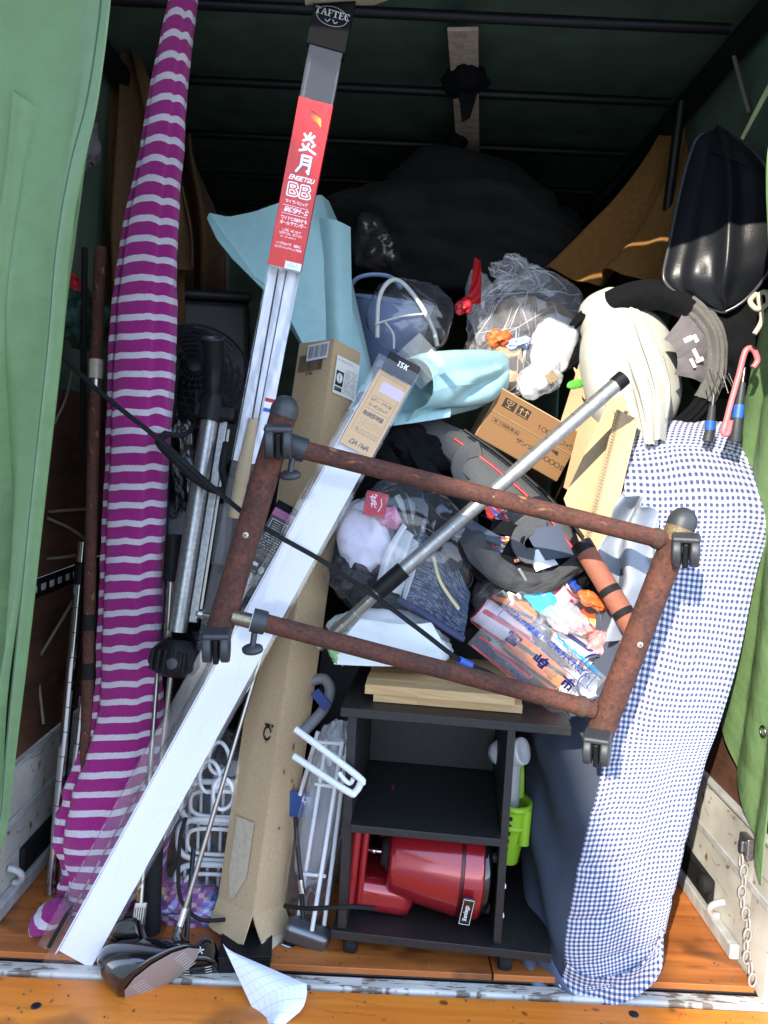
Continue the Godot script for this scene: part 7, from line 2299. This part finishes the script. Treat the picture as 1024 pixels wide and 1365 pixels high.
	lump("orange_wrapper", "orange-red wrapper glowing through the big clear bag", "wrapper", blob(Vector3(0.2504, 1.1990, -0.5000), Vector3(0.028, 0.022, 0.02), Vector3(), 2.0, 0.45, 40.0, 123.0, 0.3, 34, 22), M.orange, 34, 22)
	lump("paper_wad", "crumpled blue and white paper beside the orange wrapper", "paper", blob(Vector3(0.2974, 1.1872, -0.5000), Vector3(0.03, 0.014, 0.02), Vector3(0, 0, 0.2), 2.0, 0.5, 44.0, 125.0, 0.3, 34, 22), mat(0.40, 0.50, 0.72, 0.5), 34, 22)
	lump("brown_paper", "crumpled brown wrapping paper high in the big clear bag", "paper", blob(Vector3(0.3501, 1.2769, -0.6200), Vector3(0.09, 0.045, 0.05), Vector3(0, 0, -0.2), 2.2, 0.4, 36.0, 127.0, 0.25), mat(0.32, 0.22, 0.12, 0.8))
	m = MB.new()
	m.sheet(patch(curve([Vector3(0.1853, 1.3835, -0.5200), Vector3(0.1797, 1.3178, -0.5000), Vector3(0.1701, 1.2807, -0.4900)], 6), curve([Vector3(0.1996, 1.3842, -0.5200), Vector3(0.2049, 1.3103, -0.5000), Vector3(0.2025, 1.2684, -0.4900)], 6), 8, 18, func(s, u): return 0.006 * sin(s * 6.0 + u * 9.0)), 8, 18, 0.0008)
	one("red_tape", "shiny red tape strip at the neck of the big clear bag", "tape", m, M.red_plastic)
	lump("red_tape", "crumpled red tape knot left of the big clear bag", "tape", blob(Vector3(0.1612, 1.2646, -0.4800), Vector3(0.022, 0.018, 0.015), Vector3(0, 0, 0.3), 2.0, 0.5, 44.0, 131.0, 0.3, 30, 20), M.red_plastic, 30, 20)
	lump("plastic_bag", "small milky plastic bag with a brown sticker above the printed carton", "bag", blob(Vector3(0.3371, 1.0988, -0.4200), Vector3(0.052, 0.040, 0.03), Vector3(0, 0, 0.5), 2.6, 0.22, 36.0, 133.0, 0.2), M.film_milky)
	m = MB.new()
	m.box(frame(Vector3(0.3654, 1.0911, -0.3750), Vector3(0.3447, 1.1170, -0.3800), Vector3(0, 0, 1)), Vector3(-0.012, 0, -0.001), Vector3(0.010, 0.024, 0.001), 0.0005)
	one("sticker", "little brown sticker on the milky plastic bag", "sticker", m, M.cardboard_inside)
	lump("white_packing", "white packing inside the milky plastic bag", "packing", blob(Vector3(0.3290, 1.0943, -0.4300), Vector3(0.040, 0.026, 0.02), Vector3(0, 0, 0.5), 2.4, 0.3, 36.0, 135.0, 0.2, 40, 26), M.paper, 40, 26)

func right_side() -> void:
	var m := MB.new()
	# checked mattress
	var t := thing("mattress", "folded mattress in blue and white checked cover, leaning at the right", "mattress", Vector3(0.4231, -0.0338, 0.0600))
	var L := curve([Vector3(0.4646, 0.9400, -0.1000), Vector3(0.4445, 0.8171, -0.0700), Vector3(0.4436, 0.7227, -0.0450), Vector3(0.4373, 0.5891, -0.0200), Vector3(0.4219, 0.4561, 0.0000), Vector3(0.4062, 0.3505, 0.0150), Vector3(0.3811, 0.2481, 0.0350), Vector3(0.3644, 0.1419, 0.0450), Vector3(0.3557, 0.0483, 0.0520), Vector3(0.3699, -0.0163, 0.0550)], 8)
	var Rr := curve([Vector3(0.7056, 0.9269, -0.0500), Vector3(0.6992, 0.8181, -0.0400), Vector3(0.6703, 0.7101, -0.0200), Vector3(0.6440, 0.5769, 0.0000), Vector3(0.6125, 0.4570, 0.0150), Vector3(0.5896, 0.3913, 0.0250), Vector3(0.5674, 0.2848, 0.0350), Vector3(0.5479, 0.1787, 0.0450), Vector3(0.5337, 0.0977, 0.0500), Vector3(0.5264, 0.0308, 0.0550)], 8)
	var nu := 60; var nv := 110
	var p := PackedVector3Array()
	for j in nv:
		var v_ := j / (nv - 1.0)
		var a := along(L, v_); var b := along(Rr, v_)
		for i in nu:
			var u := i / (nu - 1.0)
			var q := a.lerp(b, u)
			var bul := 0.022 * pow(sin(PI * u), 0.6)
			var ph := v_ * 62.0 + u * 2.0 + 2.5 * N(u * 30.0, v_ * 60.0, 1.0)
			var wr := -0.0055 * pow(maxf(0.0, sin(ph)), 8.0) * clampf(0.4 + 2.0 * N(v_ * 70.0, u * 30.0, 2.0), 0.0, 1.0)
			q.z -= 0.075 * pow(1.0 - smoothstep(0.0, 0.13, v_), 2.0)
			q.y += 0.020 * (1.0 - smoothstep(0.0, 0.10, v_)) * sin(PI * u)
			q += Vector3(0.05, 0.2, 1.0).normalized() * (bul + wr + 0.011 * N(u * 40.0, v_ * 70.0, 9.0))
			p.append(q)
	m.grid(p, nu, nv, false)
	for j in nv:
		for i in nu:
			m.uv[j * nu + i] = Vector2(i / (nu - 1.0) * 0.215 / 0.0172, j / (nv - 1.0) * 0.93 / 0.0172) + Vector2(0.5 * N(i * 1.2, j * 1.0, 4.0), 0.45 * N(i, j * 1.3, 8.0))
	put("checked_front", m, M.gingham, t)
	# rounded top going back
	m = MB.new()
	var tp := PackedVector3Array()
	for j in 30:
		var v_ := j / 29.0
		for i in nu:
			var u := i / (nu - 1.0)
			var q := p[i]
			var back := Vector3(0.5339, 0.9589, -0.3000).lerp(Vector3(0.8384, 0.9605, -0.3000), u)
			var h := sin(v_ * PI) * (0.055 + 0.012 * N(u * 50.0, v_ * 40.0, 3.0))
			tp.append(back.lerp(q, v_) + Vector3(0, h, 0))
	m.grid(tp, nu, 30, false)
	for j in 30:
		for i in nu:
			m.uv[j * nu + i] = Vector2(i / (nu - 1.0) * 0.215 / 0.0172, (j - 29) / 29.0 * 0.24 / 0.0172) + Vector2(0.15 * N(i * 1.2, j * 2.0, 4.0), 0.0)
	put("checked_top", m, M.gingham, t)
	# plain side
	m = MB.new()
	var sd := PackedVector3Array()
	var Bk := curve([Vector3(0.5408, 0.9531, -0.3400), Vector3(0.4773, 0.7784, -0.3400), Vector3(0.4202, 0.6417, -0.3400), Vector3(0.3531, 0.4344, -0.3400), Vector3(0.3253, 0.3366, -0.3200), Vector3(0.3231, 0.2074, -0.3000), Vector3(0.3267, 0.0905, -0.2600), Vector3(0.3341, 0.0075, -0.2000), Vector3(0.3397, -0.0229, -0.1200), Vector3(0.3426, -0.0525, -0.0500)], 8)
	for j in nv:
		var v_ := j / (nv - 1.0)
		var a := along(Bk, v_)
		var b := p[j * nu]
		for i in 34:
			var u := i / 33.0
			var q := a.lerp(b, u)
			q += Vector3(-0.85, 0.1, 0.5) * (0.018 * sin(PI * u) + 0.024 * pow(absf(sin((v_ - u * 0.30) * 15.0 + 2.0 * N(u * 40.0, v_ * 60.0, 3.0))), 2.0) * sin(PI * u) + 0.006 * N(u * 40.0, v_ * 80.0, 6.0) * sin(PI * u))
			sd.append(q)
	m.grid(sd, 34, nv, false)
	put("plain_side", m, M.navy_cloth, t)
	# hidden back so that it is a closed body
	m = MB.new()
	var bk := PackedVector3Array()
	for j in nv:
		var v_ := j / (nv - 1.0)
		var a := p[j * nu + nu - 1]; var b := along(Bk, v_)
		for i in 14:
			var u := i / 13.0
			bk.append(a.lerp(b + Vector3(0.24, 0, 0), minf(1.0, u * 2.0)).lerp(b, maxf(0.0, u * 2.0 - 1.0)))
	m.grid(bk, 14, nv, false)
	put("back", m, M.navy_cloth, t)
	# loose hem at the foot
	m = MB.new()
	m.sheet(patch(curve([Vector3(0.3585, 0.0358, 0.0660), Vector3(0.4012, 0.0216, 0.0780), Vector3(0.4578, 0.0355, 0.0820), Vector3(0.5013, 0.0651, 0.0740), Vector3(0.5278, 0.1026, 0.0580)], 8), curve([Vector3(0.3483, -0.0094, 0.0600), Vector3(0.3817, -0.0287, 0.0750), Vector3(0.4542, -0.0175, 0.0850), Vector3(0.5187, 0.0272, 0.0700), Vector3(0.5311, 0.0976, 0.0500)], 8), 12, 44, func(s, u): return 0.006 * sin(s * PI) + 0.004 * N(s * 50.0, u * 120.0, 2.0)), 12, 44, 0.003)
	for i in m.uv.size(): m.uv[i] = Vector2(m.v[i].x / 0.0172, (m.v[i].y + m.v[i].z * 0.5) / 0.0172)
	put("hem", m, M.gingham, t)
	m = MB.new()
	m.sheet(patch(curve([Vector3(0.2878, 0.0074, -0.0200), Vector3(0.2941, -0.0127, 0.0300), Vector3(0.3196, -0.0389, 0.0600)], 8), curve([Vector3(0.3422, 0.0113, 0.0200), Vector3(0.3585, -0.0056, 0.0550), Vector3(0.3827, -0.0241, 0.0700)], 8), 20, 24, func(s, u): return 0.010 * sin(s * 8.0) + 0.004 * N(s * 40.0, u * 50.0, 3.0)), 20, 24, 0.003)
	put("loose_cover", m, mat(0.10, 0.125, 0.19, 0.95), t)

	# grey shirt over the shoulder of the mattress
	m = MB.new()
	m.sheet(patch(curve([Vector3(0.4286, 0.8671, -0.0300), Vector3(0.4159, 0.8037, -0.0500), Vector3(0.4020, 0.7477, -0.0500), Vector3(0.4191, 0.6798, -0.0450), Vector3(0.4341, 0.6003, -0.0300)], 8), curve([Vector3(0.4699, 0.8479, -0.0050), Vector3(0.4799, 0.7983, 0.0000), Vector3(0.4796, 0.7315, 0.0000), Vector3(0.4730, 0.6773, 0.0000), Vector3(0.4546, 0.5963, 0.0050)], 8), 30, 40, func(s, u): return 0.026 * sin(s * 9.0 + u * 6.0 + 1.5 * sin(u * 7.0)) + 0.016 * N(s * 60.0, u * 90.0, 4.0)), 30, 40, 0.003)
	one("grey_shirt", "light grey-blue shirt crumpled between the open box and the mattress", "shirt", m, mat(0.30, 0.33, 0.38, 0.9, 0.0, null, 5.0, bumps(52, 0.02, 5.0), 0.4))

	# round bag: cream side, mauve printed panel, black band
	t = thing("round_case", "round cream and black fabric case with grey frayed band", "case", Vector3(0.5108, 0.9450, -0.1800))
	var C := Vector3(0.5022, 1.1097, -0.2700)
	var ring := func(deg: float, r: float, dz: float) -> Vector3:
		var an := deg_to_rad(deg)
		return C + Vector3(cos(an) * r * 0.92, sin(an) * r * 1.04, 0.075 * cos(an) + 0.03 * sin(an) + dz)
	m = MB.new()
	var dome := blob(C + Vector3(-0.004, -0.012, 0.0), Vector3(0.104, 0.150, 0.070), Vector3(0, 0.25, 0.30), 2.4, 0.10, 9.0, 141.0, 0.0, 64, 40)
	m.grid(dome, 64, 40, true)
	put("cream_side", m, M.cream_cloth, t)
	m = MB.new()
	m.sheet(patch(curve([Vector3(0.4323, 1.2396, -0.3100), Vector3(0.4442, 1.1530, -0.2800), Vector3(0.4805, 1.0433, -0.2400), Vector3(0.5022, 0.9446, -0.1900)], 8), curve([Vector3(0.5078, 1.2683, -0.2800), Vector3(0.5242, 1.1757, -0.2000), Vector3(0.5509, 1.0713, -0.1700), Vector3(0.5449, 0.9730, -0.1650)], 8), 50, 40, func(s, u): return (0.011 * sin(s * 19.0 + u * 2.0) + 0.006 * sin(s * 41.0 - u * 3.0)) * (0.35 + 0.65 * u) + 0.006 * N(s * 50.0, u * 70.0, 4.0), Vector3(-0.01, 0.0, 0.042)), 50, 40, 0.003)
	put("gathered_lining", m, M.cream_cloth, t)
	m = MB.new()
	m.grid(blob(C + Vector3(-0.045, 0.085, -0.02), Vector3(0.062, 0.085, 0.055), Vector3(0, 0.1, 0.5), 2.4, 0.14, 10.0, 147.0, 0.0), 56, 34, true)
	put("folded_lining", m, M.cream_cloth, t)
	var strip := func(d0: float, d1: float, r0: float, r1: float, lift: float, mt: Material, called: String, rib: float) -> Node:
		var k := MB.new()
		var p1 := PackedVector3Array()
		for j in 40:
			var dg := lerpf(d0, d1, j / 39.0)
			for i in 22:
				var u := i / 21.0
				var tpr := 1.0 if lift < 0.015 or rib > 0.0035 or called == "frayed_band" else 0.25 + 0.75 * smoothstep(0.0, 0.25, j / 39.0)
				p1.append(ring.call(dg, lerpf(r1, r1 + (r0 - r1) * tpr, u), 0.02 + lift * sin(PI * u) + rib * sin(u * 22.0) + 0.006 * N(dg * 2.0, u * 40.0, 5.0)))
		k.sheet(p1, 22, 40, 0.005)
		return put(called, k, mt, t)
	strip.call(148.0, 54.0, 0.112, 0.166, 0.022, M.black_cloth, "black_top", 0.0)
	var pn: Node = strip.call(56.0, -12.0, 0.062, 0.126, 0.012, M.mauve_cloth, "printed_panel", 0.0)
	m = MB.new()
	for e in [[34.0, 0.088, 0.013, 0.006], [30.0, 0.102, 0.006, 0.010], [14.0, 0.094, 0.006, 0.014], [7.0, 0.102, 0.012, 0.005], [4.0, 0.088, 0.005, 0.012]]:
		var o: Vector3 = ring.call(e[0], e[1], 0.036)
		m.box(Transform3D(Basis.from_euler(Vector3(0, -0.3, 0.5)), o), Vector3(-e[2] * 0.6, -e[3] * 0.8, -0.001), Vector3(e[2] * 0.6, e[3] * 0.8, 0.001), 0.0008)
	put("white_print", m, M.print_white, pn)
	strip.call(58.0, -24.0, 0.124, 0.166, 0.020, mat(0.20, 0.19, 0.175, 0.95, 0.0, grey(55, 0.05, 0.6, 1.0), 14.0), "frayed_band", 0.003)
	strip.call(-24.0, -84.0, 0.128, 0.168, 0.016, M.black_cloth, "black_band", 0.004)

	# brown cloth hung by a rope
	m = MB.new()
	m.sheet(patch(curve([Vector3(0.7060, 1.8530, -0.7200), Vector3(0.6530, 1.7304, -0.7200), Vector3(0.5713, 1.5905, -0.7400), Vector3(0.4935, 1.4954, -0.7600), Vector3(0.4230, 1.4080, -0.7800)], 8), curve([Vector3(0.7305, 1.8380, -0.7000), Vector3(0.7363, 1.7040, -0.6400), Vector3(0.7152, 1.5808, -0.6000), Vector3(0.6740, 1.4424, -0.5600), Vector3(0.6223, 1.3609, -0.5400)], 8), 60, 44, func(s, u): return (0.035 * sin(s * 10.0 + u) + 0.012 * sin(s * 23.0)) * (0.25 + 0.75 * u) + 0.008 * N(s * 70.0, u * 70.0, 2.0)), 60, 44, 0.005)
	one("brown_blanket", "brown cloth hanging from a rope behind the black bag", "cloth", m, M.brown_cloth)
	m = MB.new()
	var r1 := PackedVector3Array(); var r2 := PackedVector3Array()
	for k in 60:
		var q := Vector3(0.7315, 1.9775, -0.5500).lerp(Vector3(0.7191, 1.8105, -0.6800), k / 59.0)
		r1.append(q + Vector3(cos(k * 0.7), 0, sin(k * 0.7)) * 0.004); r2.append(q - Vector3(cos(k * 0.7), 0, sin(k * 0.7)) * 0.004)
	m.tube(r1, 0.004, 6); m.tube(r2, 0.004, 6)
	one("rope", "twisted rope from the roof rail holding the brown cloth", "rope", m, M.rope)
	m = MB.new()
	m.tube(curve([Vector3(0.6661, 1.7810, -0.3000), Vector3(0.6863, 1.7228, -0.3000), Vector3(0.7040, 1.6408, -0.2800)], 6), 0.0045, 7)
	one("rope", "loose rope end hanging in the upper right corner", "rope", m, M.rope)
	# glossy black bag
	t = thing("black_bag", "glossy black vinyl bag with piped edges hanging at the right", "bag", Vector3(0.6452, 1.2252, -0.2000))
	var fr := curve([Vector3(0.6183, 1.5825, -0.2400), Vector3(0.5894, 1.5697, -0.2400), Vector3(0.5717, 1.5221, -0.2350), Vector3(0.5518, 1.4365, -0.2200), Vector3(0.5328, 1.3361, -0.2000), Vector3(0.5240, 1.2886, -0.1900), Vector3(0.5311, 1.2677, -0.1850), Vector3(0.5540, 1.2505, -0.1800), Vector3(0.6030, 1.2265, -0.1700), Vector3(0.6316, 1.2161, -0.1600)], 8)
	var fl := curve([Vector3(0.6258, 1.5829, -0.2400), Vector3(0.6626, 1.5489, -0.2000), Vector3(0.6950, 1.4867, -0.1600), Vector3(0.7116, 1.4157, -0.1300), Vector3(0.7171, 1.3585, -0.1200), Vector3(0.7145, 1.3243, -0.1200), Vector3(0.7003, 1.2905, -0.1250), Vector3(0.6811, 1.2540, -0.1400), Vector3(0.6592, 1.2297, -0.1500), Vector3(0.6365, 1.2159, -0.1580)], 8)
	var fp := patch(fr, fl, 36, 44, func(s, u): return 0.024 * pow(sin(PI * s), 0.7) * pow(sin(PI * clampf(u * 0.9 + 0.08, 0, 1)), 0.6) + 0.016 * exp(-pow((s - 0.50 - 0.10 * u) / 0.07, 2.0)) * sin(PI * u) - 0.010 * exp(-pow((s - 0.28 + 0.2 * u) / 0.06, 2.0)) * u + 0.013 * N(s * 60.0, u * 60.0, 3.0) * sin(PI * s))
	m = MB.new()
	m.grid(fp, 36, 44)
	put("front", m, M.leather, t)
	m = MB.new()
	var bp := PackedVector3Array()
	for j in 44:
		for i in 36:
			bp.append(fp[j * 36 + 35 - i] + Vector3(0.03, 0, -0.09) * pow(sin(PI * i / 35.0), 0.3))
	m.grid(bp, 36, 44)
	put("back", m, M.leather, t)
	m = MB.new()
	var edge := PackedVector3Array()
	for j in 44: edge.append(fp[j * 36] + Vector3(0, 0, 0.002))
	for j in 44: edge.append(fp[(43 - j) * 36 + 35] + Vector3(0, 0, 0.002))
	m.tube(edge, 0.0035, 8)
	put("piping", m, mat(0.05, 0.052, 0.056, 0.25), t)
	m = MB.new()
	m.tube(curve([Vector3(0.5997, 1.5319, -0.2000), Vector3(0.6261, 1.5107, -0.1700), Vector3(0.6519, 1.4853, -0.1500)], 6), 0.003, 6)
	put("seam", m, M.black_plastic, t)
	lump("black_cloth", "dark leather strap and cloth bundle below the hanging black bag", "cloth", blob(Vector3(0.6844, 1.1982, -0.2500), Vector3(0.11, 0.13, 0.10), Vector3(0, 0, 0.2), 2.3, 0.3, 28.0, 151.0), M.black_cloth)
	m = MB.new()
	m.tube(curve([Vector3(0.6306, 1.2222, -0.0200), Vector3(0.6167, 1.2068, -0.0100), Vector3(0.6261, 1.1926, 0.0000), Vector3(0.6432, 1.2036, 0.0000), Vector3(0.6439, 1.2234, -0.0100), Vector3(0.6315, 1.2164, -0.0100), Vector3(0.6352, 1.1765, 0.0000), Vector3(0.6245, 1.1505, 0.0000)], 6), 0.0045, 8)
	one("rope", "pale knotted rope by the upper edge of the sunlit curtain", "rope", m, mat(0.50, 0.44, 0.33, 0.9))
	# hangers and tools
	t = thing("coat_hanger", "pink plastic hanger hooked on the right wall", "hanger", Vector3(0.6026, 0.9828, -0.0400))
	m = MB.new()
	m.tube(curve([Vector3(0.6454, 1.0981, -0.0400), Vector3(0.6523, 1.1116, -0.0400), Vector3(0.6427, 1.1297, -0.0400), Vector3(0.6296, 1.1264, -0.0400), Vector3(0.6212, 1.0837, -0.0400), Vector3(0.6117, 1.0367, -0.0400), Vector3(0.6052, 1.0004, -0.0400), Vector3(0.6014, 0.9814, -0.0400), Vector3(0.6097, 0.9791, -0.0400), Vector3(0.6109, 1.0031, -0.0350)], 6), 0.0052, 10)
	put("arm", m, M.pink_plastic, t)
	m = MB.new()
	for k in 7:
		m.bar(Vector3(0.5928, 1.0972, -0.1200) + Vector3(k * 0.0075, 0.004 * sin(k * 2.0), 0), Vector3(0.5972, 1.0615, -0.1100) + Vector3(k * 0.0085, -0.006 * cos(k * 3.0), 0.01), 0.0012, 5)
	one("wire_hangers", "bunch of thin wire hanger ends in the dark beside the round case", "hangers", m, M.brush)
	for e in [[Vector3(0.6335, 1.0719, -0.0500), Vector3(0.6274, 1.0043, -0.0450), Vector3(0.6278, 0.9666, -0.0480), "blue-banded dark handle tool beside the pink hanger"], [Vector3(0.6037, 1.0332, -0.1000), Vector3(0.6020, 0.9843, -0.1000), Vector3(0.5993, 0.9659, -0.1000), "dark screwdriver with a blue collar left of the pink hanger"]]:
		t = thing("hand_tool", e[3], "hand tool", e[2])
		m = MB.new()
		m.tube(PackedVector3Array([e[0], e[1], e[2]]), PackedFloat32Array([0.006, 0.009, 0.010]), 12)
		put("handle", m, M.grey_plastic, t)
		m = MB.new()
		m.bar(e[0].lerp(e[1], 0.6), e[0].lerp(e[1], 0.95), 0.0095, 12)
		put("blue_band", m, M.blue_plastic, t)
		m = MB.new()
		m.bar(e[0], e[0] + (e[0] - e[1]) * 0.4, 0.003, 8)
		put("blade", m, M.brush, t)

func rack() -> void:
	var t := thing("drying_rack_base", "rusty tube rack frame with castors and grey plastic joints across the heap", "rack", Vector3(0.0530, 0.4306, 0.1200))
	var ul := Vector3(-0.1662, 0.9698, 0.1250); var ll := Vector3(-0.2569, 0.6140, 0.1350)
	var ur := Vector3(0.4868, 0.8211, 0.0950); var lr := Vector3(0.3726, 0.4594, 0.1050)
	var post := func(a: Vector3, b: Vector3, r: float, mt: Material) -> void:
		var m := MB.new()
		m.bar(a, b, r, 24)
		var o := put("post", m, mt, t)
		m = MB.new()
		var up := (a - b).normalized()
		m.lathe(Transform3D(frame(a, a + up).basis, a), [Vector2(r + 0.0012, -0.004), Vector2(r + 0.0014, 0.008), Vector2(r * 0.92, 0.018), Vector2(r * 0.62, 0.026), Vector2(r * 0.25, 0.0295), Vector2(0, 0.030)], 22)
		put("end_cap", m, M.grey_plastic, t)
		m = MB.new()
		var s := a.lerp(b, 0.54) + Vector3(0, 0, r + 0.0005)
		m.lathe(Transform3D(Basis.from_euler(Vector3(PI / 2, 0, 0)), s), [Vector2(0, 0.0022), Vector2(0.0035, 0.002), Vector2(0.005, 0.0)], 12)
		var sc := put("screw", m, mat(0.5, 0.45, 0.36, 0.5, 0.4), t)
		m = MB.new()
		m.box(Transform3D(Basis.from_euler(Vector3(0, 0, 0.6)), s), Vector3(-0.003, -0.0005, 0.0018), Vector3(0.003, 0.0005, 0.0026), 0.0002)
		m.box(Transform3D(Basis.from_euler(Vector3(0, 0, 0.6 + PI / 2)), s), Vector3(-0.003, -0.0005, 0.0019), Vector3(0.003, 0.0005, 0.0027), 0.0002)
		put("screw_slot", m, M.black_plastic, sc)
	var wt := MB.new()
	wt.bar(ur.lerp(lr, 0.0), ur.lerp(lr, 0.075), 0.0226, 24)
	put("worn_top", wt, mat(0.34, 0.24, 0.12, 0.6, 0.2, grey(83, 0.03, 0.45, 1.0), 14.0), t)
	var R0: Material = M.rust[1]; var R1: Material = M.rust[2]
	post.call(ul, ll, 0.0212, R1)
	post.call(ur, lr, 0.0222, R1)
	var m := MB.new()
	var a := Vector3(-0.1320, 0.9146, 0.1250); var b := Vector3(0.4698, 0.7933, 0.0970)
	m.bar(a, b, 0.0150, 22)
	put("rail", m, M.rust[0], t)
	m = MB.new()
	var a2 := Vector3(-0.1848, 0.6347, 0.1300); var b2 := Vector3(0.3630, 0.5088, 0.1050)
	m.bar(a2, b2, 0.0150, 22)
	put("rail", m, R0, t)
	for e in [[b, a], [b2, a2]]:
		var wd: Vector3 = (e[1] - e[0]).normalized()
		m = MB.new()
		m.tube(PackedVector3Array([e[0] + wd * 0.016, e[0] + wd * 0.020, e[0] + wd * 0.026, e[0] + wd * 0.031]), PackedFloat32Array([0.0165, 0.0180, 0.0172, 0.0152]), 20, false)
		put("weld_bead", m, M.weld, t)
	# plastic joints and thumb screws on the left post
	for e in [[Vector3(-0.1571, 0.9217, 0.1270), a, "rail joint"], [Vector3(-0.2039, 0.6391, 0.1320), a2, "rail joint"]]:
		var d: Vector3 = (e[1] - e[0]).normalized()
		m = MB.new()
		m.tube(PackedVector3Array([e[0], e[1] + d * 0.002, e[1] + d * 0.004]), PackedFloat32Array([0.0195, 0.0195, 0.0175]), 20)
		var j := put("joint", m, M.grey_plastic, t)
		m = MB.new()
		var c: Vector3 = e[0].lerp(e[1], 0.45) + Vector3(-0.003, -0.018, 0.006)
		m.bar(c, c + Vector3(-0.002, -0.022, 0.003), 0.005, 10)
		m.lathe(Transform3D(Basis.from_euler(Vector3(0.5, 0, 0.1)), c + Vector3(-0.002, -0.025, 0.003)), [Vector2(0, 0.006), Vector2(0.010, 0.005), Vector2(0.015, 0.001), Vector2(0.015, -0.004), Vector2(0.009, -0.006), Vector2(0, -0.006)], 16, 1.15, 0.8)
		put("thumb_screw", m, M.grey_plastic, j)
	m = MB.new()
	m.bar(Vector3(-0.2351, 0.6443, 0.1400), Vector3(-0.2057, 0.6373, 0.1350), 0.0125, 16)
	put("bare_collar", m, mat(0.42, 0.34, 0.24, 0.35, 0.8, grey(58, 0.05, 0.5, 1.0), 14.0), t)
	m = MB.new()
	m.bar(Vector3(-0.2963, 0.6419, 0.1200), Vector3(-0.2610, 0.6398, 0.1250), 0.004, 10)
	m.bar(Vector3(-0.2927, 0.6421, 0.1200), Vector3(-0.2853, 0.6412, 0.1200), 0.008, 10)
	put("cross_bolt", m, M.brush, t)
	# twin-wheel castors pointing out of the frame
	for e in [[Vector3(-0.1673, 0.9244, 0.1650), 0.12, "castor"], [Vector3(-0.2523, 0.6011, 0.1650), 0.10, "castor"], [Vector3(0.4817, 0.7828, 0.1350), -0.35, "castor"], [Vector3(0.3622, 0.4549, 0.1400), -0.38, "castor"]]:
		var yaw: float = e[1]
		var f := Transform3D(Basis.from_euler(Vector3(0.15, yaw, 0.03)), e[0])
		var cs := Node3D.new()
		m = MB.new()
		m.box(f, Vector3(-0.012, -0.004, -0.028), Vector3(0.012, 0.022, 0.006), 0.004)
		m.box(f, Vector3(-0.022, 0.016, -0.022), Vector3(0.022, 0.027, 0.018), 0.006)
		var hub := put("castor", m, M.grey_plastic, t)
		for s in [-1.0, 1.0]:
			m = MB.new()
			m.lathe(f * Transform3D(Basis.from_euler(Vector3(0, 0, PI / 2)), Vector3(s * 0.0135, 0, 0)), [Vector2(0, 0.0085), Vector2(0.012, 0.0085), Vector2(0.017, 0.0075), Vector2(0.0235, 0.0065), Vector2(0.025, 0.004), Vector2(0.025, -0.004), Vector2(0.0235, -0.0065), Vector2(0.0, -0.0085)], 28)
			put("castor_wheel", m, M.grey_plastic, hub)
		m = MB.new()
		m.box(f, Vector3(-0.0045, -0.024, -0.018), Vector3(0.0045, 0.016, 0.0172), 0.003)
		put("castor_fork", m, M.black_plastic, hub)
		cs.free()
